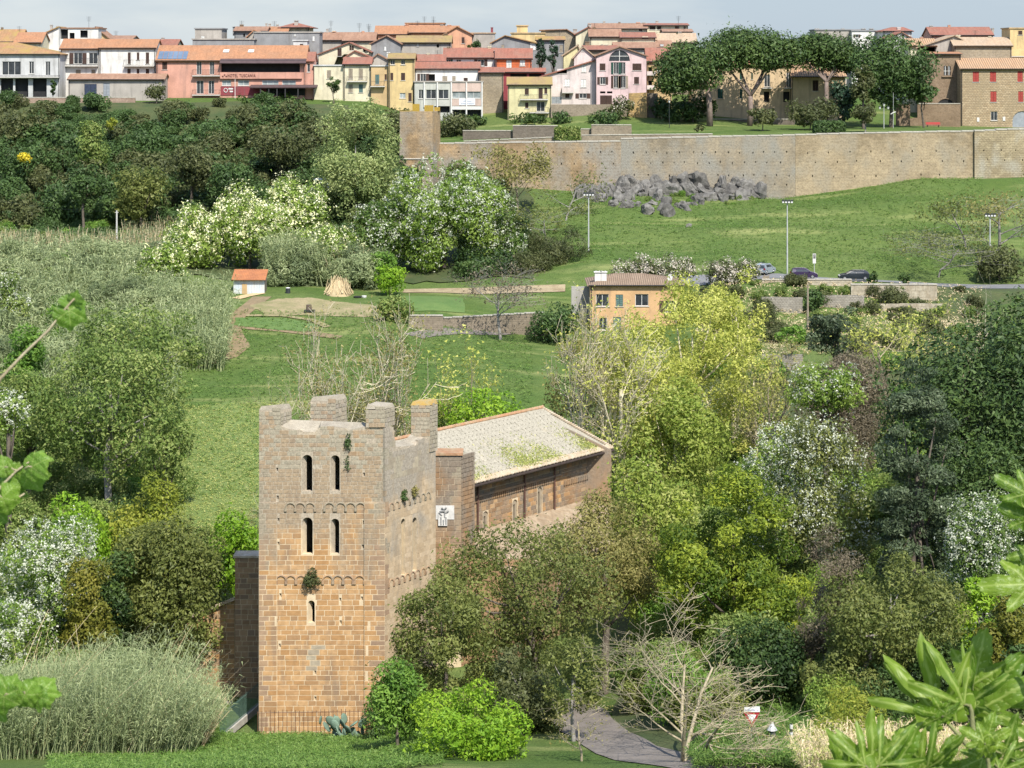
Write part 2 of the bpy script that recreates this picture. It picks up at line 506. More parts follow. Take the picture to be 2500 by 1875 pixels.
strip('path', [(600,772),(690,772),(760,782),(800,800)], 1.0, M_DRY, 0.12, label='dry path above the mown plot')
patch('mown_plot', [(575,778),(700,780),(775,795),(760,812),(660,806),(570,796)], M_GREENPLOT, 0.13, 'smooth green vegetable plot between two brown paths')
patch('scorched_patch', [(605,748),(680,730),(760,728),(900,745),(960,760),(900,775),(780,772),(650,768)], M_DRY, 0.06, 'dry trampled patch of ground by the garden')
patch('terrace_lawn', [(980,724),(1130,728),(1135,765),(985,762)], M_GREENPLOT, 0.07, 'bright green strip of lawn below the straw terrace')
strip('straw_terrace', [(985,712),(1060,711),(1150,712),(1260,708),(1380,706)], 3.4, M_STRAW, 0.10, label='strip strewn with dry straw under the trees')
strip('farm_road', [(1010,822),(1110,808),(1220,812),(1330,800)], 3.2, M_ROADGREY, 0.06, label='short grey lane beside the stone wall')
strip('road', [(1600,None,336),(1800,None,336),(1930,None,336),(2080,None,336),(2200,None,336.5),(2500,None,338),(2700,None,339)], 6.6, M_ASPH, 0.08, label='asphalt road crossing below the grass bank')
strip('church_lane', [(1360,None,186),(1400,None,176),(1440,None,166),(1530,None,154),(1640,None,147),(1780,None,140)], 4.6, M_ROADGREY, 0.06, label='grey lane passing the church')
strip('garden_path', [(-150,1845),(120,1838),(240,1838),(380,1832),(520,1834),(640,1848),(760,1852)], 1.1, M_SOIL, 0.06, label='narrow earth path in the foreground grass')

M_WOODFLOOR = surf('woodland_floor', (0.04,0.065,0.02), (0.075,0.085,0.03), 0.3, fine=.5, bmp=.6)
def zone(name, u0, u1, y0, y1, mat, lift, label, nu=30, ny=24):
    vs = []; wob = random.Random(len(name)*7+int(u1))
    for j in range(ny+1):
        for i in range(nu+1):
            Y = y0+(y1-y0)*j/ny; u = u0+(u1-u0)*i/nu
            if i in (0, nu): u += wob.uniform(-12, 12)
            if j in (0, ny): Y += wob.uniform(-1.2, 1.2)
            x = XU(u, Y); vs.append((x, Y, float(terr(x, Y))+lift))
    k = nu+1
    o = MB().add(vs, [(j*k+i, j*k+i+1, (j+1)*k+i+1, (j+1)*k+i) for j in range(ny) for i in range(nu)]).build(name, mat)
    o['kind'] = 'structure'; o['label'] = label
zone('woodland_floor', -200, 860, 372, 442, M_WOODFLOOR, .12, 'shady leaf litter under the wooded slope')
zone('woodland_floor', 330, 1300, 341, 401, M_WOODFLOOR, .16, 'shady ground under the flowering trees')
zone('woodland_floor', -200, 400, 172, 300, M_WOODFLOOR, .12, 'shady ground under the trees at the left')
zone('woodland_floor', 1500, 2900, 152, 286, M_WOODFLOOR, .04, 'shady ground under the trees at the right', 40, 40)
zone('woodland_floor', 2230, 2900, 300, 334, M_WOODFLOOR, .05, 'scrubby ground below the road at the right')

M_PALEMEADOW = surf('pale_meadow', (0.16,0.205,0.06), (0.11,0.16,0.04), 0.35, fine=.55, bmp=.7)
def soft_zone(name, poly, mat, lift, label): patch(name, poly, mat, lift, label)
patch('pale_meadow', [(390,1290),(660,1290),(690,1100),(660,1010),(560,985),(470,1000),(420,1060)], M_PALEMEADOW, .07, 'bright pale green strip of meadow beside the tower')
# ---------------------------------------------------------------- vegetation builders
def unit(a):
    return a/np.maximum(np.linalg.norm(a, axis=-1, keepdims=True), 1e-6)
def leaf_quads(pos_, nrm, size, aspect=0.55, spread=0.9, up=0.25, tint=None, droop=0.0):
    n = len(pos_)
    nn = unit(nrm*0.7 + rng.normal(size=(n, 3))*spread*0.6 + np.array([0, 0, up]))
    t = unit(np.cross(nn, rng.normal(size=(n, 3))))
    if droop: t = unit(t + np.array([0, 0, -droop])); nn = unit(np.cross(t, np.cross(nn, t)))
    b = np.cross(nn, t)
    L = (size*rng.uniform(0.5, 1.5, n))[:, None]; W = L*aspect
    V = np.stack([pos_+t*L*.55, pos_-t*L*.45+b*W*.5, pos_-t*L*.45-b*W*.5], 1).reshape(-1, 3)
    Q = np.arange(3*n).reshape(n, 3)
    T = np.repeat(tint if tint is not None else rng.uniform(0, 1, n), 3)
    return V, Q, T
def lobes_of(c, r, nl, lobe, flat=1.0, top=0.0):
    c, r = np.array(c, float), np.array(r, float)
    d = unit(rng.normal(size=(nl, 3))); d[:, 2] = d[:, 2]*0.95 + top; d = unit(d)
    rad = lobe*min(np.prod(r)**(1/3), 2.0*r.min())*rng.uniform(0.6, 1.25, nl)
    reach = np.linalg.norm(d*r, axis=1)
    em = np.clip(1 - 0.82*rad/reach, 0.08, 1)
    e = em*np.where(rng.uniform(size=nl) < 0.8, rng.uniform(0.8, 1.0, nl), rng.uniform(0.2, 0.8, nl))
    return c + d*r*e[:, None], rad
def crown_points(c, r, n, nl=26, lobe=0.36, flat=1.0, top=0.0, shell=(0.72, 1.06), lower=1.0):
    cc, rad = lobes_of(c, r, nl, lobe, flat, top)
    w = rad**2/np.sum(rad**2)
    li = rng.choice(nl, n, p=w)
    d = unit(rng.normal(size=(n, 3)))
    if lower < 1:      # fewer leaves on the undersides
        dn = d[:, 2] < -0.2; keep = rng.uniform(size=n) < lower; d[dn & ~keep, 2] *= -1
    far = rng.uniform(*shell, n)**0.7
    far = np.where(rng.uniform(size=n) < .16, 1+rng.exponential(.16, n), far)      # loose sprays beyond the clumps
    p = cc[li] + d*np.array([1, 1, flat])*(rad[li]*far)[:, None]
    out = unit((p-np.array(c))/np.array(r))
    lt = rng.uniform(0, 1, nl)[li]
    tint = np.clip(0.55*lt + 0.45*rng.uniform(0, 1, n), 0, 1)
    return p, unit(d*0.6+out*0.6), tint, cc, rad

BARK = surf('bark', (0.16,0.13,0.10), (0.09,0.075,0.06), 2.0, fine=0.5, bmp=0.6)
BARK_PALE = surf('pale_bark', (0.64,0.57,0.41), (0.48,0.42,0.28), 1.2, fine=0.35, bmp=0.4)
BARK_TAN = surf('tan_bark', (0.40,0.34,0.23), (0.26,0.22,0.14), 1.5, fine=0.4, bmp=0.4)
BARK_GREY = surf('grey_bark', (0.33,0.31,0.28), (0.2,0.18,0.16), 1.5, fine=0.5, bmp=0.5)
WHITE_BLOOM = leafmat('white_blossom', (0.42,0.45,0.33), (0.54,0.56,0.44), (0.62,0.62,0.53), trans=0.3, k=(1.02,1.02,1.02))
CREAM_BLOOM = leafmat('cream_blossom', (0.50,0.56,0.26), (0.62,0.66,0.40), (0.72,0.72,0.5), trans=0.3)
PINK_BLOOM = leafmat('pale_pink_blossom', (0.36,0.31,0.25), (0.50,0.45,0.37), (0.62,0.57,0.49), trans=0.25, k=(1,1,1))

LM = {
 'fresh':  leafmat('fresh_green_leaves', (0.06,0.13,0.02), (0.11,0.21,0.03), (0.18,0.29,0.05), k=(1.25,1.2,1.2)),
 'lime':   leafmat('lime_leaves', (0.12,0.24,0.015), (0.20,0.34,0.02), (0.28,0.40,0.03), 0.4, k=(1.05,1.05,1.2)),
 'spring': leafmat('spring_yellow_leaves', (0.21,0.25,0.045), (0.34,0.37,0.08), (0.48,0.48,0.15), 0.42, k=(1.3,1.24,1.2)),
 'plane':  leafmat('plane_leaves', (0.12,0.19,0.025), (0.21,0.28,0.04), (0.33,0.37,0.09), 0.4, k=(1.2,1.12,1.3)),
 'olive':  leafmat('olive_leaves', (0.10,0.115,0.03), (0.17,0.18,0.055), (0.25,0.25,0.09)),
 'oliveb': leafmat('brown_olive_leaves', (0.062,0.08,0.02), (0.115,0.14,0.034), (0.19,0.21,0.06), k=(1.25,1.2,1.2)),
 'dark':   leafmat('dark_evergreen_leaves', (0.012,0.03,0.008), (0.028,0.06,0.014), (0.055,0.10,0.022), 0.2),
 'wood':   leafmat('woodland_leaves', (0.028,0.055,0.018), (0.044,0.085,0.026), (0.068,0.12,0.036), 0.25, k=(1.3,1.2,1.1)),  # darkened so the cloud shade over the slope sits in the leaf colour
 'woodb':  leafmat('dull_woodland_leaves', (0.042,0.058,0.022), (0.062,0.082,0.03), (0.095,0.115,0.045), 0.25, k=(1.3,1.15,1.1)),
 'poplar': leafmat('poplar_leaves', (0.11,0.155,0.05), (0.21,0.255,0.09), (0.33,0.36,0.15), k=(1.2,1.2,1.2)),
 'mid':    leafmat('mid_green_leaves', (0.055,0.105,0.022), (0.115,0.185,0.04), (0.22,0.28,0.09)),
 'robin':  leafmat('robinia_leaves', (0.07,0.14,0.02), (0.13,0.22,0.035), (0.20,0.30,0.06)),
 'robind': leafmat('deep_robinia_leaves', (0.03,0.075,0.012), (0.07,0.13,0.025), (0.13,0.20,0.05)),
 'pine':   leafmat('pine_needles', (0.022,0.045,0.013), (0.045,0.082,0.02), (0.085,0.135,0.032), 0.15, k=(1.15,1.1,1.1)),
 'spruce': leafmat('blue_grey_needles', (0.03,0.045,0.022), (0.056,0.08,0.038), (0.11,0.14,0.072), 0.12, k=(1.05,1.05,1.05)),
 'laurel': leafmat('laurel_leaves', (0.045,0.085,0.012), (0.14,0.185,0.018), (0.30,0.33,0.035), 0.35, k=(1.05,1.1,1.1)),
 'gold':   leafmat('golden_green_leaves', (0.14,0.17,0.02), (0.23,0.25,0.03), (0.36,0.34,0.06), 0.4, k=(1.05,1.1,1.1)),
 'rust':   leafmat('rusty_green_leaves', (0.08,0.09,0.015), (0.15,0.145,0.02), (0.25,0.215,0.04), 0.35, k=(1.05,1.1,1.1)),
 'dead':   leafmat('withered_leaves', (0.085,0.07,0.045), (0.135,0.11,0.07), (0.2,0.165,0.105), 0.15, k=(1.05,1.05,1.05)),
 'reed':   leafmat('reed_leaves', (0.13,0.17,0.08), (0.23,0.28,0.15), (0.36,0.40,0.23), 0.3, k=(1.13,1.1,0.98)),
 'reedd':  leafmat('shaded_reed_leaves', (0.08,0.11,0.05), (0.14,0.18,0.09), (0.22,0.26,0.14), 0.3, k=(1.1,1.08,1.0)),  # darker copy of the reed leaves, shade put into the colour
 'straw':  leafmat('dry_reed_stems', (0.30,0.26,0.13), (0.46,0.42,0.25), (0.58,0.54,0.36), 0.3),
 'tall':   leafmat('tall_meadow_grass', (0.15,0.22,0.05), (0.27,0.34,0.09), (0.42,0.45,0.18), 0.35),
 'grass':  leafmat('lush_grass_blades', (0.055,0.115,0.018), (0.10,0.185,0.03), (0.18,0.27,0.06), 0.35, k=(1.15,1.1,1.2)),
 'yellow': leafmat('yellow_broom_flowers', (0.35,0.33,0.02), (0.5,0.46,0.03), (0.6,0.55,0.06), 0.3),
 'bluish': leafmat('blue_green_pads', (0.10,0.16,0.11), (0.15,0.22,0.15), (0.22,0.30,0.20), 0.1),
 'cypress':leafmat('cypress_needles', (0.008,0.022,0.012), (0.016,0.04,0.02), (0.03,0.065,0.03), 0.1),
}

def skeleton(base, tip, spread, levels=3, nb=5, r0=0.2, lean=0.25, start=0.25, rnd=None, upk=0.35, wig=0.10):
    """branch polylines growing from base to the height of tip; returns [(pts, radii, level)]"""
    rnd = rnd or RR; out = []
    H = tip[2]-base[2]
    def grow(p, d, ln, r, lev):
        pts = [p.copy()]; rad = [r]; n = 4 if lev < 2 else 3; dd = d.copy()
        for i in range(n):
            dd = (dd + Vector((rnd.gauss(0, wig), rnd.gauss(0, wig), rnd.gauss(0, wig)+upk*0.15))).normalized()
            p = p + dd*ln/n; pts.append(p.copy()); rad.append(r*(1-0.8*(i+1)/n) if lev else r*(1-0.55*(i+1)/n))
        out.append((pts, rad, lev))
        if lev < levels:
            k = nb if lev == 0 else max(2, nb-lev+rnd.randint(0, 1))
            for j in range(k):
                t = start+(1-start)*(j+rnd.random())/k if lev == 0 else 0.25+0.75*(j+rnd.random())/k
                t = min(t, 0.98); i = min(int(t*n), n-1); q = pts[i].lerp(pts[i+1], t*n-i)
                ax = Vector((rnd.gauss(0, 1), rnd.gauss(0, 1), rnd.gauss(0, .5)));
                ax = (ax - dd*ax.dot(dd)).normalized()
                nd = (dd*(0.55+upk*0.3) + ax*spread*(0.75+0.5*rnd.random())).normalized()
                if nd.z < -0.25: nd.z = -0.1
                grow(q, nd, ln*(0.52 if lev == 0 else 0.6)*(0.75+0.5*rnd.random()), rad[i]*0.55, lev+1)
    grow(Vector(base), Vector((rnd.gauss(0, lean*.3), rnd.gauss(0, lean*.3), 1)).normalized(), H*0.72, r0, 0)
    return out
def fit_skeleton(sk, base, top_z, half_w, depth_k=0.9):
    P_ = np.array([p for pts, r, l in sk for p in pts]); b = np.array(base)
    d = P_-b; sx = half_w/max(np.percentile(np.abs(d[:, 0]), 96), .1); sz = (top_z-b[2])/max(np.percentile(d[:, 2], 99), .1)
    cx = (np.percentile(d[:, 0], 99)+np.percentile(d[:, 0], 1))/2
    return [([Vector((b[0]+(p.x-b[0])*sx, b[1]+(p.y-b[1])*sx*depth_k, b[2]+(p.z-b[2])*sz)) for p in pts], r, l) for pts, r, l in sk]

def finish_crown(root, name, pos_, nrm, size, mat, tint, **kw):
    V, Q, T = leaf_quads(pos_, nrm, size, tint=tint, **kw)
    V = V - np.array(root.location)
    return link(name, mesh_np(name, V, Q, T), mat, root)

def tree(name, label, u, vt, vb, w, Y, leaf, cat='tree', leafpx=7.0, k=3.2, nl=26, lobe=0.36, flat=1.0, top=0.0, bloom=None, bloomf=0.0, bloompx=None,
         bark=None, aspect=0.6, group=None, dk=0.85, trunk_r=None, ub=None, stem=True, limbs=7, shell=(0.72,1.06), spread=0.9, droop=0.0, lower=1.0, up=0.25):
    """broad-leaved tree or shrub whose crown spans photo rows vt..vb, w photo pixels wide, at distance Y"""
    bark = bark or BARK
    c = P(u, (vt+vb)/2, Y); r = np.array([px(w/2, Y), px(w/2, Y)*dk, px((vb-vt)/2, Y)])
    bx_ = XU(ub if ub is not None else u, Y); base = Vector((bx_, Y, float(terr(bx_, Y))))
    if Y < 330 and (cat in ('bush', 'shrub', 'hedge') or name in ('robinia_tree', 'dark_evergreen', 'laurel_tree', 'withered_tree', 'spruce_tree', 'great_pine')):
        zb_ = base.z-.1; zt_ = c.z+r[2]
        if 0 < (c.z-r[2])-zb_ < 12: c.z = (zt_+zb_)/2; r[2] = (zt_-zb_)/2; vb = VH+(CZ-zb_)*F/Y
    root = thing(name, label, cat, base, group)
    n = int(min(2.3*k*w*(vb-vt)*0.8/(leafpx**2*aspect), 62000))
    p, nr, ti, cc, rad = crown_points(c, r, n, nl, lobe, flat, top, shell, lower)
    s = px(leafpx, Y)*1.1
    if bloom is not None and bloomf > 0:
        # blossom hangs in clusters on the outer, sunny side
        a_ = 2*np.pi/px(34, Y); ph = rng.uniform(0, 6, 3)
        spray = np.sin(p[:, 0]*a_+ph[0]+1.5*np.sin(p[:, 2]*a_*.4))+np.sin(p[:, 1]*a_+ph[1])+np.sin(p[:, 2]*a_*1.4+ph[2]+p[:, 0]*a_*.3)
        lobew = rng.uniform(0, 1, n) < bloomf*np.clip(.55+.85*spray, .06, 2.6)*(0.35+0.9*(nr[:, 2] > -0.15))
        finish_crown(root, 'crown', p[~lobew], nr[~lobew], s, LM[leaf], ti[~lobew], aspect=aspect, spread=spread, droop=droop, up=up)
        bs = px(bloompx or leafpx*0.6, Y)
        q = np.repeat(p[lobew] + nr[lobew]*s*0.5, 3, 0); nb_ = np.repeat(nr[lobew], 3, 0); q = q + rng.normal(size=q.shape)*s*.45
        finish_crown(root, 'blossom', q, nb_, bs, bloom, rng.uniform(0, 1, len(q)), aspect=0.75, spread=0.9, droop=0.4)
    else:
        finish_crown(root, 'crown', p, nr, s, LM[leaf], ti, aspect=aspect, spread=spread, droop=droop, up=up)
    if stem:
        tr = trunk_r or min(.42, max(0.1, 0.02*(c.z+r[2]-base.z)))
        m = MB(); top_p = Vector((c.x, c.y, c.z+r[2]*0.3)); mid = base.lerp(Vector(c), 0.55)+Vector((RR.gauss(0,.2), RR.gauss(0,.2), 0))
        m.tube([base-Vector((0,0,.4)), base+Vector((0,0,.3)), mid, Vector(c), top_p], [tr*1.35, tr*1.05, tr*.8, tr*.55, tr*.12], 8)
        idx = np.argsort(-rad)[:limbs]
        for i in idx:
            t = RR.uniform(0.45, 0.95); st = base.lerp(Vector(c), t); e = Vector(cc[i])
            md = st.lerp(e, 0.5)+Vector((0, 0, -0.05*(e-st).length))
            m.tube([st, md, e], [tr*.42, tr*.28, tr*.06], 5)
        m.build('trunk', bark, root, smooth=True)
    return root

def branchy(name, label, u, vt, w, Y, bark, leaf=None, leafpx=5.0, nleaf=0, cat='tree', levels=4, nb=5, spread=0.8, r0=None, start=0.25, group=None, stems=1,
            upk=0.4, vb=None, lean=0.3, du=0, wig=0.10, twig=0.012, seed=1, dk=0.9, aspect=0.6, bloom=None, nbloom=0):
    """tree whose branches show: bare or thinly leaved"""
    rnd = random.Random(seed)
    base = Vector((XU(u, Y), Y, gz(u, Y)))
    if vb is not None: base.z = ZV(vb, Y)
    root = thing(name, label, cat, base, group)
    top = ZV(vt, Y); H = top-base.z; sk = []
    for i in range(stems):
        b = base + Vector((rnd.uniform(-1, 1)*du, rnd.uniform(-.6, .6)*du, 0))*(i > 0)
        sk += skeleton(b, Vector((b.x, b.y, top)), spread, levels, nb, (r0 or 0.022*H), lean, start, rnd, upk, wig)
    sk = fit_skeleton(sk, base, top, px(w/2, Y), dk)
    m = MB(); tw = MB(); ends = []; edir = []
    for pts, rad, lev in sk:
        rad = [max(x, twig*(1.0 if lev < 3 else .75)) for x in rad]
        if lev <= 1: pts = ([pts[0]-Vector((0,0,.4))]+pts[1:] if lev == 0 else pts)
        (m if lev < 2 else tw).tube(pts, rad, 7 if lev == 0 else (5 if lev < 2 else 3), cap=False)
        if lev >= levels-1:
            ends += [pts[-1], pts[-2], pts[-1].lerp(pts[-2], .5)]; edir += [(pts[-1]-pts[-2]).normalized()]*3
    m.build('trunk', bark, root, smooth=True)
    tw.build('branches', bark, root)
    if leaf and nleaf and ends:
        E = np.array([tuple(e) for e in ends]); D = np.array([tuple(e) for e in edir])
        i = rng.integers(0, len(E), nleaf)
        s = px(leafpx, Y)
        p = E[i] + rng.normal(size=(nleaf, 3))*s*1.6
        finish_crown(root, 'crown', p, D[i], s*1.1, LM[leaf], np.clip(rng.uniform(0, 1, nleaf)*0.6+0.4*((i*7919 % 97)/97), 0, 1), aspect=aspect)
    if bloom is not None and nbloom:
        E = np.array([tuple(e) for e in ends]); i = rng.integers(0, len(E), nbloom)
        finish_crown(root, 'blossom', E[i]+rng.normal(size=(nbloom, 3))*px(leafpx, Y)*1.2, E[i]*0+[0,0,1], px(leafpx, Y)*1.3, bloom, rng.uniform(0, 1, nbloom), aspect=.75)
    return root

def reeds(name, label, u0, u1, Y0, Y1, h, n, leaf='reed', blades=7, lean=0.18, lw=0.05, bl=0.75, bias=0.0, stem='straw', stemf=0.35, vtop=None, kind='stuff', fan=None):
    """a bed of giant cane or tall grass: bent stems with arching strap leaves, one mass nobody could count"""
    uu = rng.uniform(u0, u1, n); yy = rng.uniform(Y0, Y1, n)
    x = (uu-1250)/F*yy; z = terr(x, yy)
    hh = h*rng.uniform(0.42, 1.12, n)
    if vtop is not None:
        hh = np.minimum(hh, np.maximum(0.5, CZ-(np.interp(uu, [p[0] for p in vtop], [p[1] for p in vtop])-VH)/F*yy - z))*rng.uniform(.72, 1.05, n)
    ang = rng.uniform(0, 2*np.pi, n); lx = np.cos(ang)*lean*hh + bias*hh; ly = np.sin(ang)*lean*hh
    if fan is not None: lx = lx + (uu-(u0+u1)/2)/(u1-u0)*2*fan*hh
    base = np.stack([x, yy, z-0.1], -1); tip = base + np.stack([lx, ly, hh], -1); mid = (base+tip)/2 - np.stack([lx, ly, -hh*0.12], -1)*0.16
    def at(t):
        t = t[:, None]; return (1-t)**2*base_i + 2*t*(1-t)*mid_i + t*t*tip_i
    Vs, Qs, Ts, off = [], [], [], 0
    # stems as thin three-step ribbons facing random ways
    S = (lw*0.55)*np.ones(n); a = rng.uniform(0, np.pi, n)
    side = np.stack([np.cos(a), np.sin(a)*0.4, np.zeros(n)], -1)*S[:, None]
    base_i, mid_i, tip_i = base, mid, tip
    ts = [0, .35, .7, 1.0]; rows = []
    for t in ts:
        c = at(np.full(n, t)); rows += [c-side*(1-.6*t), c+side*(1-.6*t)]
    V = np.stack(rows, 1).reshape(-1, 3)
    q = np.arange(n)[:, None]*8
    for s in range(3):
        Qs.append(np.concatenate([q+2*s, q+2*s+1, q+2*s+3, q+2*s+2], 1))
    Vs.append(V); sV, sQ = V, np.concatenate(Qs); sT = np.repeat(rng.uniform(0, 1, n), 8)
    # strap leaves
    nb = n*blades; i = np.repeat(np.arange(n), blades)
    base_i, mid_i, tip_i = base[i], mid[i], tip[i]
    t = rng.uniform(0.25, 1.0, nb); p0 = at(t)
    a = rng.uniform(0, 2*np.pi, nb); L = bl*rng.uniform(.6, 1.3, nb)
    out = np.stack([np.cos(a), np.sin(a), rng.uniform(0.5, 1.5, nb)], -1); out = unit(out)
    p1 = p0 + out*(L*.5)[:, None]; p2 = p1 + unit(out*np.array([1, 1, 0.15])-np.array([0, 0, .25]))*(L*.55)[:, None]
    sd = unit(np.cross(out, np.array([0, 0, 1.0])))*(lw*.5) + rng.normal(size=(nb, 3))*lw*.15
    Vb2 = np.stack([p0, p1+sd, p2, p1-sd], 1).reshape(-1, 3)
    Qb = np.arange(4*nb).reshape(nb, 4)
    T2 = np.repeat(np.clip(rng.uniform(0, 1, n)[i]*.6+rng.uniform(0, 1, nb)*.4, 0, 1), 4)
    o = link(name, mesh_np(name, Vb2, Qb, T2), LM[leaf])
    o['kind'] = kind; o['label'] = label; o['category'] = 'reeds' if 'reed' in name or 'cane' in name else 'grass'
    if stemf > 0:
        st = link('stems', mesh_np('stems', sV, sQ, sT), LM[stem], o); st['kind'] = 'stuff'
    return o

def bush_mesh(r, n, size, nl=14, lobe=0.42, aspect=0.6, seed=0):
    p, nr, ti, cc, rad = crown_points((0, 0, r[2]*0.85), r, n, nl, lobe)
    keep = p[:, 2] > -0.2
    V, Q, T = leaf_quads(p[keep], nr[keep], size, aspect, tint=ti[keep])
    return mesh_np('bush', V, Q, T)
def bush_copies(name, label, cat, protos, spots, group, scale=(0.8, 1.3), sink=0.3):
    for (u, Y) in spots:
        me = RR.choice(protos)
        o = bpy.data.objects.new(name, me); s = RR.uniform(*scale)
        o.location = (XU(u, Y), Y, gz(u, Y)-sink); o.scale = (s*RR.uniform(.85, 1.2), s*RR.uniform(.85, 1.2), s*RR.uniform(.8, 1.2))
        o.rotation_euler = (0, 0, RR.uniform(0, 6.28)); C.objects.link(o); tag(o, label, cat, group)
# ---------------------------------------------------------------- church and bell tower
def stone_mat(name, cols, grey, z_lo, z_hi, gscale=0.5, stain=None, gmax=0.9):
    """tuff blocks: each block its own tone, grey lichen creeping over the older upper courses"""
    if name in MATS: return MATS[name]
    m, nt, bs = _base(name)
    oi = N(nt, 'ObjectInfo'); at = N(nt, 'Attribute', attribute_name='tint')
    ad = N(nt, 'Math', operation='ADD'); nt.links.new(oi.outputs['Random'], ad.inputs[0]); nt.links.new(at.outputs['Fac'], ad.inputs[1])
    fr = N(nt, 'Math', operation='FRACT'); nt.links.new(ad.outputs[0], fr.inputs[0])
    r = N(nt, 'ValToRGB'); e = r.color_ramp.elements
    e[0].position = 0; e[0].color = (*cols[0], 1); e[1].position = 1; e[1].color = (*cols[-1], 1)
    for i, c in enumerate(cols[1:-1]): x = e.new((i+1)/(len(cols)-1)); x.color = (*c, 1)
    nt.links.new(fr.outputs[0], r.inputs[0]); col = r.outputs[0]
    p = pos(nt)
    f0, raw = noise(nt, 2.5, 6, p, 0.3, 0.75)
    d = N(nt, 'Math', operation='MULTIPLY'); nt.links.new(f0, d.inputs[0]); d.inputs[1].default_value = 0.6
    col = mixc(nt, d.outputs[0], col, tuple(x*0.6 for x in cols[0]))
    g = N(nt, 'NewGeometry'); sp = N(nt, 'SeparateXYZ'); nt.links.new(g.outputs['Position'], sp.inputs[0])
    zr = N(nt, 'MapRange'); zr.inputs[1].default_value = z_lo; zr.inputs[2].default_value = z_hi
    zr.inputs[3].default_value = -0.14; zr.inputs[4].default_value = 0.30
    nt.links.new(sp.outputs[2], zr.inputs[0])
    nz = N(nt, 'TexNoise'); nz.inputs['Scale'].default_value = gscale; nz.inputs['Detail'].default_value = 7
    nt.links.new(pos(nt, (1.0, 1.0, 0.55)), nz.inputs['Vector'])
    ad = N(nt, 'Math', operation='ADD'); nt.links.new(nz.outputs['Fac'], ad.inputs[0]); nt.links.new(zr.outputs[0], ad.inputs[1])
    mr = N(nt, 'MapRange'); mr.inputs[1].default_value = 0.5; mr.inputs[2].default_value = 0.68; mr.inputs[4].default_value = gmax
    nt.links.new(ad.outputs[0], mr.inputs[0])
    gf, _ = noise(nt, 6.0, 5, p, 0.3, 0.7)
    gc = mixc(nt, gf, grey, tuple(x*0.55 for x in grey))
    col = mixc(nt, mr.outputs[0], col, gc)
    if stain:
        f5, _ = noise(nt, 0.9, 6, pos(nt, (1.2, 1.2, 0.3)), 0.52, 0.68)
        d = N(nt, 'Math', operation='MULTIPLY'); nt.links.new(f5, d.inputs[0]); d.inputs[1].default_value = 0.6
        col = mixc(nt, d.outputs[0], col, stain)
    nt.links.new(col, bs.inputs['Base Color']); bs.inputs['Roughness'].default_value = 0.93; bs.inputs['Specular IOR Level'].default_value = 0.12
    _, fine_ = noise(nt, 11, 4, p)
    bump(nt, bs, fine_, 0.5, 0.02)
    MATS[name] = m; return m

YT = 183.0
ZB, ZTOP = ZV(1797, YT), ZV(1046, YT)
TUFF = stone_mat('tuff_blocks', [(0.38,0.215,0.095), (0.45,0.27,0.125), (0.50,0.32,0.165), (0.41,0.245,0.12), (0.30,0.19,0.105)], (0.33,0.275,0.20), ZV(1480, YT), ZV(1180, YT), 0.45, (0.2,0.15,0.11), gmax=.75)
PEPER = stone_mat('dark_quoins', [(0.29,0.2,0.135), (0.34,0.23,0.145), (0.40,0.265,0.15)], (0.325,0.285,0.21), ZV(1480, YT), ZV(1150, YT), 0.5)
PALESIDE = stone_mat('pale_tuff', [(0.40,0.30,0.19), (0.47,0.36,0.235), (0.52,0.41,0.28)], (0.36,0.32,0.26), ZV(1420, YT), ZV(1100, YT), 0.6, (0.24,0.2,0.15))
MORTAR = stone_mat('lime_mortar', [(0.60,0.48,0.32), (0.60,0.48,0.32)], (0.42,0.36,0.28), ZV(1480, YT), ZV(1180, YT), 0.45)
RUBBLE = stone_mat('grey_rubble', [(0.29,0.24,0.175), (0.37,0.31,0.225), (0.41,0.355,0.255)], (0.36,0.32,0.24), ZV(1300, YT), ZV(1000, YT), 0.8)
BROWNSTONE = stone_mat('brown_tuff', [(0.25,0.155,0.085), (0.31,0.195,0.11), (0.37,0.24,0.135), (0.21,0.15,0.10)], (0.25,0.21,0.165), ZV(1500, 198), ZV(1050, 198), 0.5)
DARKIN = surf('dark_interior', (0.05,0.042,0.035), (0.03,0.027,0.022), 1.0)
LEDGE = surf('pale_wall_top', (0.36,0.32,0.25), (0.27,0.235,0.18), 1.2, fine=0.5, bmp=0.6)
LICHEN = surf('orange_lichen', (0.42,0.26,0.06), (0.36,0.28,0.14), 2.5, fine=0.4)

def unit_block(seed):
    r = random.Random(seed); j = lambda a: r.uniform(-a, a)
    c = 0.006
    vs = []
    for y, ins in ((0.5, 0.0), (-0.44, 0.0), (-0.5, c)):
        for sx, sz in ((-1, -1), (1, -1), (1, 1), (-1, 1)):
            vs.append((sx*(0.5-ins)+j(.012), y+j(.02), sz*(0.5-ins*1.6)+j(.014)))
    fs = [(8, 9, 10, 11)]
    for k in (0, 4):
        for i in range(4):
            a, b = k+i, k+(i+1) % 4
            fs.append((a+4, a, b, b+4)[::-1] if False else (a, b, b+4, a+4))
    me = bpy.data.meshes.new('block'); me.from_pydata(vs, [], fs); me.validate(); me.update()
    return me
_UB = {}
def ub(mat, k):
    key = (mat.name, k)
    if key not in _UB:
        me = unit_block(k); me.materials.append(mat); _UB[key] = me
    return _UB[key]

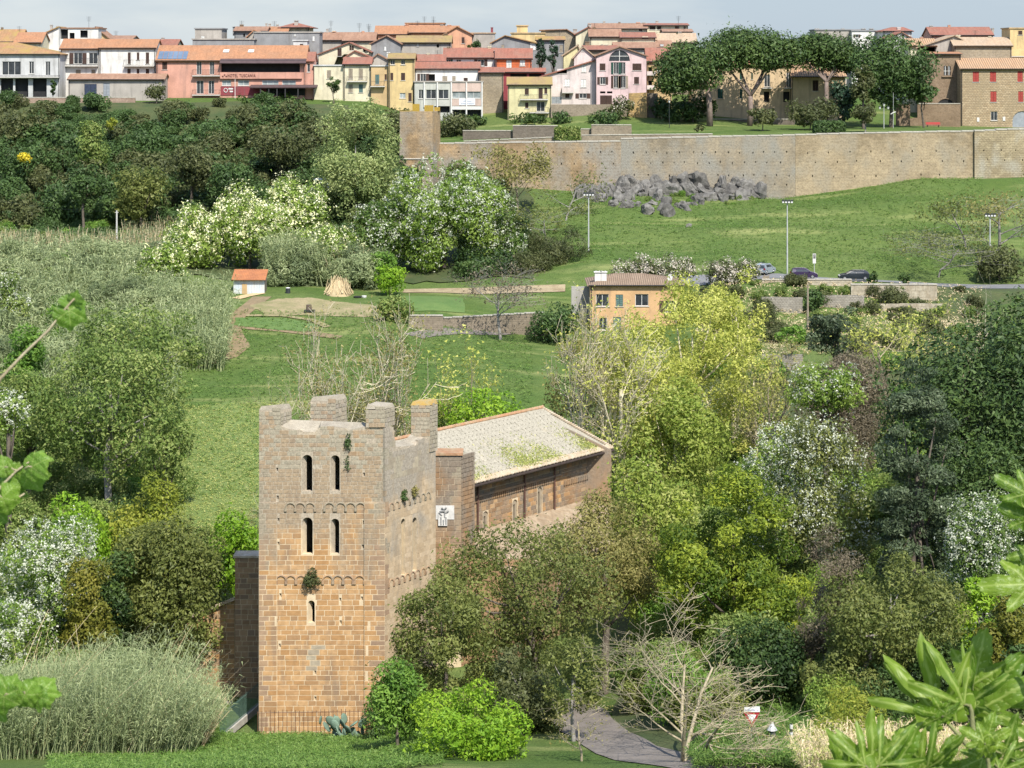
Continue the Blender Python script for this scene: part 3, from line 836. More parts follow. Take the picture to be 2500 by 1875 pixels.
class Face:
    """a wall face: origin, horizontal direction a, outward normal n"""
    def __init__(s, o, a):
        s.o = Vector(o); s.a = Vector((a[0], a[1], 0)).normalized(); s.n = Vector((s.a.y, -s.a.x, 0))
    def pt(s, x, z, d=0.0):
        q = s.o + s.a*x - s.n*d; return Vector((q.x, q.y, z))
def lay(face, w, z0, z1, ch, bl, openings=(), rec=None, rnd=None, top=None, joint=0.05, missing=0.0, at=(), amp=(-.007, .004)):
    """courses of blocks -> list of (s centre, z centre, length, height, inset)"""
    rnd = rnd or RR; out = []; z = z0; row = 0
    while z < z1-0.08:
        h = min(ch*rnd.uniform(0.85, 1.15), z1-z)
        cuts = [0.0]; x = rnd.uniform(0.3, 1.0)*bl
        while x < w-bl*0.35:
            cuts.append(x); x += bl*rnd.uniform(0.65, 1.4)
        cuts = [q for q in cuts if all(abs(q-t) > .22 for t in at)] + list(at); cuts.sort()
        cuts.append(w)
        for a, b in zip(cuts, cuts[1:]):
            segs = [(a, b)]
            for (o0, o1, p0, p1) in openings:
                if z+h > p0+0.02 and z < p1-0.02:
                    ns = []
                    for (c, d) in segs:
                        if d <= o0 or c >= o1: ns.append((c, d))
                        else:
                            if c < o0-0.06: ns.append((c, o0))
                            if d > o1+0.06: ns.append((o1, d))
                    segs = ns
            for c, d in segs:
                if d-c < 0.1: continue
                s = (c+d)/2; zz = z+h/2
                if top is not None and zz+h*0.4 > top(s): continue
                if missing and rnd.random() < missing: continue
                r = rec(s, zz) if rec else 0.0
                out.append((s, zz, d-c-joint, h-joint, r+rnd.uniform(*amp)))
        z += h; row += 1
    return out
def set_blocks(face, blocks, parent, mat_of, n_parts, name='stone_block', depth=0.26, group=None):
    """the blocks showing largest become parts of their own, the rest one joined part"""
    order = sorted(range(len(blocks)), key=lambda i: -blocks[i][2]*blocks[i][3])
    parts = set(order[:n_parts]); pl = parent_world(parent); rest = {}
    for i, (s, z, L, H, r) in enumerate(blocks):
        mat = mat_of(s, z); me = ub(mat, i % 5)
        M = Matrix.Identity(4)
        ctr = face.pt(s, z, r+depth/2) 
        for k in range(3):
            M[k][0] = face.a[k]*L; M[k][1] = -face.n[k]*depth; M[k][2] = (0, 0, 1)[k]*H
        M.translation = ctr
        if i in parts:
            o = bpy.data.objects.new(name, me); o.parent = parent
            o.matrix_basis = Matrix.Translation(-pl) @ M; C.objects.link(o)
        else:
            rest.setdefault(mat.name, []).append(M)
    for mn, Ms in rest.items():
        base = np.array([v.co for v in unit_block(3).vertices]); fq = np.array([list(p.vertices) for p in unit_block(3).polygons])
        Vs = []; Qs = []; Ts = []
        for i, M in enumerate(Ms):
            A = np.array(M); Vs.append(base @ A[:3, :3].T + A[:3, 3] - np.array(pl)); Qs.append(fq+i*len(base)); Ts.append(np.full(len(base), RR.random()))
        o = link('stonework', mesh_np('stonework', np.concatenate(Vs), np.concatenate(Qs), np.concatenate(Ts)), MATS[mn], parent)
        o['kind'] = 'stuff'
def arch_hole(s0, s1, z0, z1, n=8):
    r = (s1-s0)/2; c = (s0+s1)/2
    return [(s0, z0), (s1, z0)] + [(c+r*math.cos(math.pi*i/n), z1-r+r*math.sin(math.pi*i/n)) for i in range(n+1)]

# ---- bell tower: skewed plan, front parallel to the picture
XT0, XT1 = XU(632, YT), XU(940, YT)
WT = XT1-XT0
SK = Vector((3.9, 6.5, 0)); SKL = SK.length; SKN = SK.normalized()
tower = thing('bell_tower', 'ruined tuff bell tower with four broken corner piers and arched openings', 'bell tower', (XT0, YT, ZB))
sT = lambda u: (u-632)/F*YT
zT = lambda v: ZV(v, YT)
front = Face((XT0, YT, 0), (1, 0)); side = Face((XT1, YT, 0), (SKN.x, SKN.y))
left = Face((XT0+SK.x, YT+SK.y, 0), (-SKN.x, -SKN.y)); back = Face((XT1+SK.x, YT+SK.y, 0), (-1, 0))
wins = [(737,762,1111,1200), (807,829,1112,1199), (737,763,1264,1353), (807,828,1267,1353), (751,768,1467,1521)]
fo = [(sT(a), sT(b), zT(d), zT(c)) for a, b, c, d in wins]
put = [(676,1147),(677,1215),(679,1270),(679,1328),(888,1159),(887,1276),(885,1335),(684,1454),(883,1462),(674,1516),(901,1525),(682,1577),(896,1585),(895,1653),(769,1643),(769,1706),(830,1465),(831,1520)]
po = [(sT(u)-.09, sT(u)+.09, zT(v)-.15, zT(v)+.15) for u, v in put]
def ftop(s):   # broken outline of the front wall
    u = 632+s*F/YT
    v = np.interp(u, [632,690,700,745,775,776,800,850,852,893,940], [1030,1040,1046,1054,1058,1044,1040,1046,1050,1042,1040])
    return zT(v)
out_poly = [(0, ZB-1), (WT, ZB-1)] + [(s, ftop(s)+RR.uniform(-.12, .12)) for s in np.linspace(WT, 0, 26)]
m = MB()
m.wall(out_poly, [arch_hole(*h) for h in fo] + [[(a, c), (b, c), (b, d), (a, d)] for a, b, c, d in po], lambda a, b, d: front.pt(a, b, 0.132+d)+Vector((d*.6, 0, 0)), .55)
m.build('front_wall', MORTAR, tower)
PS0, PS1, PZ1 = sT(676), sT(889), zT(1226)
m = MB()
for a, b in ((0, PS0), (PS1, WT)):
    m.box(XT0+a, XT0+b, YT+0.012, YT+0.16, ZB-0.5, PZ1)
for a, b in ((sT(741), sT(742)+.0),): pass
m.build('corner_strip', MORTAR, tower)
frec = lambda s, z: 0.12 if (PS0 < s < PS1 and z < PZ1) else (0.0 if z < PZ1 else 0.115)
def fm(s, z):
    if (s < 0.75 or s > WT-0.8) and z < zT(1150): return PEPER if RR.random() < .75 else TUFF
    if zT(1575) > z > zT(1640) and 3.9 < s < 4.9: return RUBBLE
    if z > zT(1150) and RR.random() < .55: return RUBBLE
    return TUFF
big = [(a-.06, b+.06, c, d+.1) for a, b, c, d in fo]
bl = lay(front, WT, ZB-0.1, zT(1226), 0.42, 0.86, big+po, frec, at=(PS0, PS1))
set_blocks(front, bl, tower, fm, 210)
bl = lay(front, WT, zT(1226), zT(1000), 0.34, 0.55, big+po, lambda s, z: 0.115, top=ftop, missing=0.02)
set_blocks(front, bl, tower, fm, 60)
# side wall
def stop_(s): return ZV(np.interp(s, [0,1.4,1.5,4.5,5.4,7.6], [1040,1045,1092,1088,1072,1072]), YT+s*SKN.y)
sw = [(2.35, 2.95, ZV(1400, 186), ZV(1262, 186)), (4.05, 4.7, ZV(1385, 188), ZV(1256, 188))]
poly = [(0.16, ZB-1), (SKL, ZB-1)] + [(s, stop_(s)+RR.uniform(-.15, .15)) for s in np.linspace(SKL, 0.16, 22)]
MB().wall(poly, [arch_hole(*h) for h in sw], lambda a, b, d: side.pt(a, b, 0.008+d), 1.1).build('side_wall', MORTAR, tower)
m = MB()
for a, b, c, d in sw:
    m.wall(arch_hole(a-.02, b+.02, c-.02, d+.02), [], lambda x, z, t: side.pt(x, z, 0.35+t), 0.3)
m.build('blocked_window', RUBBLE, tower)
bl = lay(side, SKL, ZB-0.1, zT(1010), 0.42, 0.8, sw, None, top=stop_, missing=0.01, joint=.014, amp=(-.003, .003))
set_blocks(side, bl, tower, lambda s, z: (PEPER if s < .5 and z < zT(1200) and RR.random() < .6 else (RUBBLE if z > zT(1180) and RR.random() < .4 else PALESIDE)), 20)
# hidden sides
MB().wall([(1.2, ZB-1), (SKL-1.6, ZB-1), (SKL-1.6, ZTOP-.9), (4, ZTOP-.2), (1.2, ZTOP-.6)], [], lambda a, b, d: left.pt(a, b, d), 1.0).build('left_wall', RUBBLE, tower)
MB().wall([(1.2, ZB-1), (WT-1.2, ZB-1), (WT-1.2, ZTOP-2.2), (5, ZTOP-2.8), (1.2, ZTOP-1.5)], [], lambda a, b, d: back.pt(a, b, d), 1.0).build('back_wall', RUBBLE, tower)
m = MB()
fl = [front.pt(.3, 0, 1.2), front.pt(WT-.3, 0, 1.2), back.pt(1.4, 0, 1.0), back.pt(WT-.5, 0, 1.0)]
for z in (zT(1108), zT(1215), zT(1368)):  # floors, plus a top slab added to keep the window openings dark
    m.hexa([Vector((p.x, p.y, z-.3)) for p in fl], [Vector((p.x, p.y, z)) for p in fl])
m.build('floor_shade_slabs', DARKIN, tower)
# pale sloping masonry on top of the front wall
m = MB(); n = 22
for i in range(n):
    s0, s1 = sT(690)+(sT(890)-sT(690))*i/n, sT(690)+(sT(890)-sT(690))*(i+1)/n
    z0, z1 = ftop(s0)-.05, ftop(s1)-.05; h = lambda s: zT(np.interp(632+s*F/YT, [690,890], [1030,1038]))
    m.hexa([front.pt(s0, z0-.4, .2), front.pt(s1, z1-.4, .2), front.pt(s1, z1-.4, 1.3), front.pt(s0, z0-.4, 1.3)],
           [front.pt(s0, z0+.03, .2), front.pt(s1, z1+.03, .2), front.pt(s1, max(h(s1), z1+.1), 1.3), front.pt(s0, max(h(s0), z0+.1), 1.3)])
m.build('wall_top', LEDGE, tower)
m = MB()
for i in range(10):
    s0, s1 = 1.5+(5.4-1.5)*i/10, 1.5+(5.4-1.5)*(i+1)/10
    a0, a1 = stop_(s0), stop_(s1)
    m.hexa([side.pt(s0, a0-.4, .1), side.pt(s1, a1-.4, .1), side.pt(s1, a1-.4, 1.1), side.pt(s0, a0-.4, 1.1)],
           [side.pt(s0, a0+.02, .1), side.pt(s1, a1+.02, .1), side.pt(s1, a1+.3, 1.1), side.pt(s0, a0+.3, 1.1)])
m.build('wall_top', LEDGE, tower)
# corner piers
def pier(o, w, d, z0, z1, tmat, capmat, rag=0.15):
    f = Face(o, (1, 0)); fs = Face((o[0]+w, o[1], 0), (SKN.x, SKN.y))
    m = MB(); a = [f.pt(0, z0, .03), f.pt(w, z0, .03)]; q = SKN*d
    low = [a[0], a[1]-Vector((.03,0,0)), a[1]-Vector((.03,0,0))+q, a[0]+q]
    m.hexa(low, [Vector((p.x, p.y, z1-.35+RR.uniform(-rag, 0))) for p in low])
    hs = [RR.uniform(0, .42) for _ in range(6)]; tf = lambda s: z1-hs[int(s/.42) % 6]
    p = m.build('pier', MORTAR, tower)
    b = lay(f, w, z0, z1+.1, 0.34, 0.5, (), None, missing=.02, top=tf)
    set_blocks(f, b, p, lambda s, z: RUBBLE if RR.random() < .6 else tmat, 0, depth=.2)
    b = lay(fs, d, z0, z1+.1, 0.34, 0.5, (), None, missing=.03, top=tf)
    set_blocks(fs, b, p, lambda s, z: RUBBLE if RR.random() < .7 else PALESIDE, 0, depth=.2)
    m = MB(); cc = [v.copy() for v in low]; ctr = sum(cc, Vector())/4
    base = [Vector((v.x, v.y, z1-.40))+(Vector((v.x, v.y, 0))-Vector((ctr.x, ctr.y, 0)))*.01 for v in cc]
    m.hexa(base, [Vector((v.x, v.y, 0)).lerp(Vector((ctr.x, ctr.y, 0)), .14)+Vector((0, 0, z1-.12+RR.uniform(-.1, .22))) for v in cc])
    m.build('pier_top', capmat, p)
pier((XT0, YT+.115, 0), sT(685), 1.5, zT(1048), zT(990), TUFF, LEDGE)
pier((XT0+sT(893), YT, 0), WT-sT(893), 1.45, zT(1044), zT(987), TUFF, LEDGE)
Yb = YT+SK.y-1.6
pier((XU(758, Yb), Yb, 0), px(62, Yb), 1.6, ZV(1060, Yb), ZV(968, Yb), TUFF, LEDGE)
Yb2 = YT+SK.y-.9
pier((XU(1003, Yb2), Yb2, 0), px(47, Yb2), 1.2, ZV(1105, Yb2), ZV(978, Yb2), TUFF, LICHEN)
# corbel arches
def corbel_arch(r, t):
    m = MB(); m.tube([(r*math.cos(math.pi*i/10), 0, r*math.sin(math.pi*i/10)) for i in range(11)], [t]*11, 5)
    m.box(-r-.1, -r+.1, -.08, .1, -.3, 0); m.box(r-.1, r+.1, -.08, .1, -.3, 0)
    me = bpy.data.meshes.new('corbel_arch'); me.from_pydata(m.v, [], m.f); me.validate(); me.materials.append(PEPER); return me
CA = corbel_arch(0.40, 0.075)
def put_arch(face, s, z, d, sc=1.0):
    o = bpy.data.objects.new('corbel_arch', CA); o.parent = tower
    q = face.pt(s, z, d) - parent_world(tower); o.location = q; o.rotation_euler = (0, 0, math.atan2(face.a.y, face.a.x)); o.scale = (sc,)*3
    C.objects.link(o)
for u in (709,733,757,804,832,856,880): put_arch(front, sT(u), zT(1240), .09)
for u in (686,710,735,800,825,850,878): put_arch(front, sT(u), zT(1418), .09)
for i in range(8): put_arch(side, .9+i*.78, ZV(1243-0, YT), .0, .85)
for i in range(8): put_arch(side, .9+i*.78, ZV(1430, YT), .0, .85)
# ivy and weeds on the masonry
def tuft(name, label, c, r, n, size, leaf, cat='plant', droop=0.5):
    root = Vector(c)-Vector((0, 0, r[2]*.3))
    p, nr, ti, cc, rad = crown_points(c, r, n, 9, .5)
    V, Q, T = leaf_quads(p-np.array(root), nr, size, tint=ti, droop=droop)
    o = link(name, mesh_np(name, V, Q, T), LM[leaf], None, root); return tag(o, label, cat)
tuft('ivy', 'dark ivy bush growing from the tower front above the small window', front.pt(sT(762), zT(1408), -.25), (.75,.45,1.0), 900, .17, 'woodb')
tuft('ivy', 'thin ivy hanging near the top of the tower front', front.pt(sT(850), zT(1078), -.05), (.28,.2,.75), 260, .15, 'wood')
tuft('ivy', 'ivy clump low on the tower edge between window and pier', front.pt(sT(848), zT(1130), -.02), (.2,.18,.7), 120, .13, 'wood')
tuft('ivy', 'green ivy clump on the sunlit side of the tower', side.pt(2.6, ZV(1208, 185), -.1), (.4,.3,.7), 420, .15, 'wood')
tuft('ivy', 'ivy tuft beside the clump on the tower side wall', side.pt(4.2, ZV(1198, 187), -.1), (.35,.3,.6), 320, .15, 'olive')

# ---- church
YC = 198.0
church = thing('church', 'long tuff church with pale slab roof behind the bell tower', 'church', (XU(1127, YC), YC, gz(1127, YC)))
ROOFPALE = stone_mat('pale_roof_slabs', [(0.36,0.31,0.225), (0.42,0.365,0.27), (0.47,0.415,0.315), (0.30,0.255,0.185)], (0.37,0.34,0.27), -50, -40, 0.6)
CLAY = tiles('clay_tiles', (0.38,0.20,0.11), (0.36,0.26,0.16), scale=1.2)
PALETILE = tiles('pale_tiles', (0.42,0.33,0.22), (0.50,0.42,0.32), scale=1.2)
GUTTER = surf('brown_gutter', (0.06,0.042,0.035), (0.04,0.03,0.026), 1.0, rough=.5)
PIPE = surf('brown_pipe', (0.12,0.065,0.05), (0.09,0.05,0.04), 1.0, rough=.5)
def mb_face_box(f, x0, x1, z0, z1, d0, d1):
    m = MB(); m.hexa([f.pt(x0, z0, d0), f.pt(x1, z0, d0), f.pt(x1, z0, d1), f.pt(x0, z0, d1)], [f.pt(x0, z1, d0), f.pt(x1, z1, d0), f.pt(x1, z1, d1), f.pt(x0, z1, d1)]); return m
zC = lambda v: ZV(v, YC)
gC = gz(1100, YC)-1
# right end of the facade
fp = Face((XU(1040, YC), YC, 0), (1, 0)); wp = XU(1127, YC)-XU(1040, YC)
mb_face_box(fp, 0, wp-.03, gC, zC(1112), .03, 2.4).build('facade_end', MORTAR, church)
bl = lay(fp, wp, gC, zC(1112), 0.52, 0.80, [])
set_blocks(fp, [b for b in bl if b[1] > zC(1560)], church, lambda s, z: PEPER if s > wp-.55 else BROWNSTONE, 100)
fps = Face((XU(1127, YC), YC, 0), (SKN.x, SKN.y))
bl = lay(fps, 2.2, gC, zC(1112), 0.40, 0.7)
set_blocks(fps, bl, church, lambda s, z: BROWNSTONE, 0)
mb_face_box(fp, -.1, wp+.12, zC(1112)+.005, zC(1106), -.12, 2.5).build('coping_tiles', CLAY, church)
# left end of the facade, aisle wall
YL = 193.0; zL = lambda v: ZV(v, YL)
fl_ = Face((XU(573, YL), YL, 0), (1, 0)); wl = XU(640, YL)-XU(573, YL); gL = gz(573, YL)-1
mb_face_box(fl_, .03, wl, gL, zL(1362), .03, 2.0).build('facade_end', MORTAR, church)
bl = lay(fl_, wl, gL, zL(1362), .46, .72); set_blocks(fl_, bl, church, lambda s, z: BROWNSTONE, 60)
mb_face_box(fl_, -.12, wl, zL(1362)+.005, zL(1357), -.1, 2.1).build('coping_tiles', PALETILE, church)
fa = Face((XU(432, YL+1), YL+1, 0), (1, 0)); wa = XU(573, YL+1)-XU(432, YL+1); zA = lambda v: ZV(v, YL+1)
MB().wall([(0, gL), (wa, gL), (wa, zA(1462)), (0, zA(1518))], [], lambda a, b, d: fa.pt(a, b, d+.03), .8).build('aisle_wall', MORTAR, church)
topa = lambda s: zA(1518)+(zA(1462)-zA(1518))*s/wa
bl = lay(fa, wa, gL, zA(1462), .40, .62, top=topa); set_blocks(fa, bl, church, lambda s, z: TUFF if RR.random() < .55 else BROWNSTONE, 40)
m = MB(); q = SKN*16
p0, p1 = fa.pt(-.45, zA(1520), -.35), fa.pt(wa+.02, zA(1458), -.35)
m.slab([p0, p1, p1+q, p0+q], .16); m.build('aisle_roof', PALETILE, church)
m = MB()
for i in range(30):
    t = (i+.5)/30; c = p0.lerp(p1, t)+Vector((0, -.04, .03)); m.tube([c, c+q.normalized()*.6], [.085, .085], 6)
m.build('verge_tiles', PALETILE, church)
# nave
E1, E2 = P(1130, 1187, 200), P(1495, 1093, 219.7)
RD = (E2-E1); RD.z = 0; LN = RD.length; rd = RD.normalized()
halfw = Vector((6.8, 0, 0)); ridge_z = ZV(997, 219.7)
R1 = Vector((E1.x, E1.y, 0))-halfw; R2 = Vector((E2.x, E2.y, 0))-halfw
R1.z = R2.z = ridge_z; E1.z = E2.z = (E1.z+E2.z)/2
L1, L2 = R1-halfw, R2-halfw; L1.z = L2.z = E1.z
nf = Face(E1 - Vector((rd.y, -rd.x, 0))*1.15, (rd.x, rd.y)); gN = gz(1300, 205)-2
MB().wall([(0, gN), (LN-.8, gN), (LN-.8, E1.z+.2), (0, E1.z+.2)], [arch_hole(a-.4, a+.4, ZV(c, b), ZV(d, b)) for a, b, c, d in ((5.0,204,1318,1252),(9.6,208,1305,1222),(13.6,211,1290,1192))],
          lambda a, b, d: nf.pt(a, b, d+.03), .9).build('nave_wall', MORTAR, church)
bl = lay(nf, LN-.8, E1.z-6.2, E1.z+.1, .37, .74, [(a-.45, a+.45, ZV(c, b), ZV(d, b)) for a, b, c, d in ((5.0,204,1318,1252),(9.6,208,1305,1222),(13.6,211,1290,1192))])
set_blocks(nf, bl, church, lambda s, z: TUFF if RR.random() < .35 else BROWNSTONE, 100)
m = MB()
for a, b, c, d in ((5.0,204,1318,1252),(9.6,208,1305,1222),(13.6,211,1290,1192)):
    m.wall(arch_hole(a-.42, a+.42, ZV(c, b)-.02, ZV(d, b)+.02), [arch_hole(a-.13, a+.13, ZV(c, b)+.5, ZV(d, b)-.45)], lambda x, z, t: nf.pt(x, z, t+.14), .3)
m.build('window_surround', RUBBLE, church)
m = MB()
for a, b, c, d in ((5.0,204,1318,1252),(9.6,208,1305,1222),(13.6,211,1290,1192)):
    m.wall(arch_hole(a-.2, a+.2, ZV(c, b)+.4, ZV(d, b)-.4), [], lambda x, z, t: nf.pt(x, z, t+.36), .05)
m.build('pane', glass('church_glass', (.02,.02,.02), .3), church)
den = MB().box(-.085, .085, -.14, .1, 0, .42); dme = bpy.data.meshes.new('dentil'); dme.from_pydata(den.v, [], den.f); dme.materials.append(BROWNSTONE)
for i in range(int((LN-2)/.30)):
    s = .5+i*.30
    if 16.0 < s < 17.5: continue
    o = bpy.data.objects.new('dentil', dme); o.parent = church; o.location = nf.pt(s, E1.z-2.15-(0.0 if s < 17 else .6), 0)-parent_world(church); o.rotation_euler = (0, 0, math.atan2(nf.a.y, nf.a.x)); C.objects.link(o)
mb_face_box(nf, 0, 17, E1.z-1.70, E1.z-1.52, -.2, .1).build('cornice', BROWNSTONE, church)
for s in (3.6, 10.9, 15.8):
    MB().tube([nf.pt(s, E1.z-6.2, -.16), nf.pt(s, E1.z-.75, -.16), nf.pt(s, E1.z-.12, -1.0)], [.09]*3, 8).build('downpipe', PIPE, church)
MB().wall([(0, gN), ((R1-L1).length*2-2.3, gN), ((R1-L1).length*2-2.3, E1.z), ((R1-L1).length-1.15, ridge_z-.6), (0, E1.z)], [], lambda a, b, d: Vector((L2.x+.1+a, L2.y-1.5+d, b)), .6).build('gable_wall', BROWNSTONE, church)
MB().wall([(0, gN), ((R1-L1).length*2-2.3, gN), ((R1-L1).length*2-2.3, E1.z), ((R1-L1).length-1.15, ridge_z-.4), (0, E1.z)], [], lambda a, b, d: Vector((L1.x+1.3+a, L1.y+.4+d, b)), .6).build('gable_wall', BROWNSTONE, church)
m = MB(); m.slab([E1, E2, R2, R1], .18); m.slab([R1, R2, L2, L1], .18)
roof = m.build('roof', ROOFPALE, church)
# slabs of the roof, laid in rows
dn = (E1-R1); SL = dn.length; dnn = dn.normalized(); rn = rd.cross(dnn); rn = rn if rn.z > 0 else -rn
tiles_l = []
rows_n, cols_n = 13, 40
for r in range(rows_n):
    for c in range(cols_n):
        w = LN/cols_n; h = SL/rows_n
        p = R1 + rd*(c+.5+(.5 if r % 2 else 0)*0.7)*w + dnn*(r+.5)*h
        if (p-R1).dot(rd) > LN: continue
        tiles_l.append((p, w*.97, h*1.12))
MT = unit_block(9); MT.materials.append(ROOFPALE)
def tile_matrix(p, w, h):
    y = (dnn + rn*RR.uniform(-.03, .02)).normalized(); x = rd.copy() - y*rd.dot(y); x.normalize(); x = (x + y*RR.gauss(0, .03)).normalized(); y = (y - x*y.dot(x)).normalized(); z = x.cross(y)
    if z.dot(rn) < 0: z = -z
    M = Matrix.Identity(4)
    for k in range(3): M[k][0] = x[k]*w; M[k][1] = -z[k]*.10; M[k][2] = y[k]*h
    M.translation = p + z*.04*RR.uniform(.6, 1.4) + z*.03; return M
pl = parent_world(roof); idx = list(range(len(tiles_l))); RR.shuffle(idx); keep = set(idx[:290]); Ms = []
for i, t in enumerate(tiles_l):
    M = tile_matrix(*t)
    if i in keep:
        o = bpy.data.objects.new('roof_slab', MT); o.parent = roof; o.matrix_basis = Matrix.Translation(-pl) @ M; C.objects.link(o)
    else: Ms.append(M)
base = np.array([v.co for v in MT.vertices]); fq = np.array([list(p.vertices) for p in MT.polygons])
Vs = [base @ np.array(M)[:3, :3].T + np.array(M)[:3, 3] - np.array(pl) for M in Ms]
o = link('roof_slabs', mesh_np('roof_slabs', np.concatenate(Vs), np.concatenate([fq+i*len(base) for i in range(len(Ms))]), np.repeat(rng.uniform(0, 1, len(Ms)), len(base))), ROOFPALE, roof); o['kind'] = 'stuff'
m = MB(); k = 58
for i in range(k):
    a = R1.lerp(R2, i/k)+Vector((0, 0, .10)); b = R1.lerp(R2, (i+1.06)/k)+Vector((0, 0, .13)); m.tube([a, b], [.17, .20], 8)
m.build('ridge_tiles', CLAY, roof)
m = MB(); k = 92
for i in range(k):
    a = E1.lerp(E2, (i+.5)/k)+rn*.10; m.tube([a-dnn*.55, a+dnn*.12], [.10, .115], 7)
m.build('eave_tiles', PALETILE, roof)
MB().tube([E1+dnn*.16+Vector((0,0,-.16)), E2+dnn*.16+Vector((0,0,-.16))], [.13, .13], 8).build('gutter', GUTTER, church)
MB().slab([E1-rn*.2+dnn*.05, E2-rn*.2+dnn*.05, E2-rn*.2-dnn*1.3, E1-rn*.2-dnn*1.3], .14).build('eave_board', GUTTER, church)
m = MB(); k = 34
for i in range(k):
    a = R2.lerp(E2, (i+.5)/k)+rn*.12; m.tube([a-rd*.3, a+rd*.1], [.10, .11], 6)
m.build('verge_tiles', PALETILE, roof)
# grass grown over the lower slabs
n = 16000; s = rng.uniform(.5, LN-1.5, n); t = 1-np.abs(rng.normal(0, .24, n)); dens = (np.sin(s*.55+1)*.5+.5)*(np.sin(s*1.3)*.3+.7)
ok = (t > .25) & (t < .985) & (rng.uniform(size=n) < dens)
s, t = s[ok], t[ok]
p = np.array(R1)+np.outer(s, np.array(rd))+np.outer(t*SL, np.array(dnn))+np.array(rn)*.16
V, Q, T = leaf_quads(p-np.array(pl), np.tile(np.array(rn), (len(p), 1)), .3, .22, spread=1.3, up=0)
o = link('roof_grass', mesh_np('roof_grass', V, Q, T), LM['tall'], roof); o['kind'] = 'stuff'
# right-hand aisle, mostly behind the trees
zA1 = ZV(1215, 219.0)
m = MB(); a0 = nf.pt(.6, zA1, -.05); a1 = nf.pt(LN-.8, zA1, -.05); q = nf.n*6.5+Vector((0, 0, -2.6))
m.slab([a0, a1, a1+q, a0+q], .2); m.build('aisle_roof', tiles('brown_aisle_tiles', (.27,.20,.13), (.34,.27,.19), scale=1.2), church)
m = MB(); af = Face(nf.pt(.6, 0, -6.0), (nf.a.x, nf.a.y)); mb = mb_face_box(af, 0, LN-1.4, gN, zA1-2.5, 0, .6); mb.build('aisle_wall', BROWNSTONE, church)
mb_face_box(fp, wp-.02, wp+6.2, gC, zA1-1.6, .6, 1.4).build('aisle_front', BROWNSTONE, church)
# marble relief on the facade end
MARB = surf('white_marble', (0.66,0.64,0.60), (0.5,0.49,0.46), 2.5, fine=.4, bmp=.5)
MARBD = surf('weathered_marble', (0.36,0.36,0.35), (0.26,0.26,0.25), 3, fine=.5)
rx = lambda u: (u-1040)/F*YC
rp = mb_face_box(fp, rx(1064), rx(1109), zC(1268), zC(1234), -.05, .1).build('relief_panel', MARB, church)
m = MB()
m.hexa([fp.pt(rx(1070), zC(1283), -.14), fp.pt(rx(1092), zC(1283), -.14), fp.pt(rx(1092), zC(1283), .1), fp.pt(rx(1070), zC(1283), .1)],
       [fp.pt(rx(1070), zC(1254), -.14), fp.pt(rx(1092), zC(1254), -.14), fp.pt(rx(1092), zC(1254), .1), fp.pt(rx(1070), zC(1254), .1)])
m.build('relief_block', MARB, rp)
m = MB()
for a, b in (((1074,1247),(1086,1247)), ((1086,1246),(1086,1262)), ((1072,1250),(1079,1258)), ((1083,1268),(1083,1280)), ((1077,1262),(1077,1280)), ((1089,1262),(1089,1279)), ((1079,1238),(1084,1243)), ((1090,1238),(1084,1243)), ((1095,1246),(1088,1252))):
    m.tube([fp.pt(rx(a[0]), zC(a[1]), -.15), fp.pt(rx(b[0]), zC(b[1]), -.15)], [.07, .05], 6)
m.build('carving', MARBD, rp)

# ---- iron railings round the tower
IRON = surf('rusty_iron', (0.16,0.075,0.04), (0.10,0.05,0.03), 3, rough=.7, bmp=0)
GREENIRON = surf('green_iron', (0.10,0.17,0.14), (0.07,0.12,0.10), 2, rough=.6, bmp=0)
STONEK = surf('pale_kerb', (0.45,0.42,0.37), (0.34,0.31,0.27), 1.5, fine=.4)
def railing(label, p0, p1, h, mat, spacing=.33, r=.028, kerb=True, zoff=.12):
    p0, p1 = Vector(p0), Vector(p1); L = (Vector((p1.x, p1.y, 0))-Vector((p0.x, p0.y, 0))).length
    root = thing('iron_railing', label, 'railing', p0)
    bm_ = MB().tube([(0, 0, 0), (0, 0, h)], [r, r*.8], 4); me = bpy.data.meshes.new('bar'); me.from_pydata(bm_.v, [], bm_.f); me.materials.append(mat)
    n = int(L/spacing)
    for i in range(n+1):
        o = bpy.data.objects.new('bar', me); o.parent = root; o.location = (p1-p0)*(i/n)+Vector((0, 0, .0)); o.scale.z = 1+RR.uniform(-.03, .03); C.objects.link(o)
    for hh in (.15, h-.18):
        MB().tube([p0+Vector((0,0,hh)), p1+Vector((0,0,hh))], [r*.9]*2, 4).build('rail', mat, root)
    if kerb:
        d = (p1-p0).normalized(); s = Vector((-d.y, d.x, 0))*.16
        MB().hexa([p0-s-Vector((0,0,.45)), p1-s-Vector((0,0,.45)), p1+s-Vector((0,0,.45)), p0+s-Vector((0,0,.45))], [p0-s+Vector((0,0,.1)), p1-s+Vector((0,0,.1)), p1+s+Vector((0,0,.1)), p0+s+Vector((0,0,.1))]).build('kerb', STONEK, root)
    return root
gp = lambda u, Y, dz=0.12: Vector((XU(u, Y), Y, gz(u, Y)+dz))
zf = gp(640, 181.2).z
A_ = gp(537, 180.6); A_.z = zf; B_ = gp(905, 181.2); B_.z = zf
railing('rusty iron railing in front of the tower base', A_+Vector((3.0, .2, 0)), B_, 2.15, IRON)
Cc = gp(632, 189); Cc.z = zf+.3
railing('green iron railing running back beside the tower', A_, Cc, 1.9, GREENIRON, .2, .022)
D_, E_ = gp(440, 191.0, .1), gp(568, 191.6, .1)
railing('dark iron railing in front of the low aisle wall', D_, E_, 1.9, IRON, .3)
MB().box(A_.x-.4, B_.x, A_.y-.5, A_.y+.2, zf-.6, zf+.02).build('kerb_stone', STONEK)
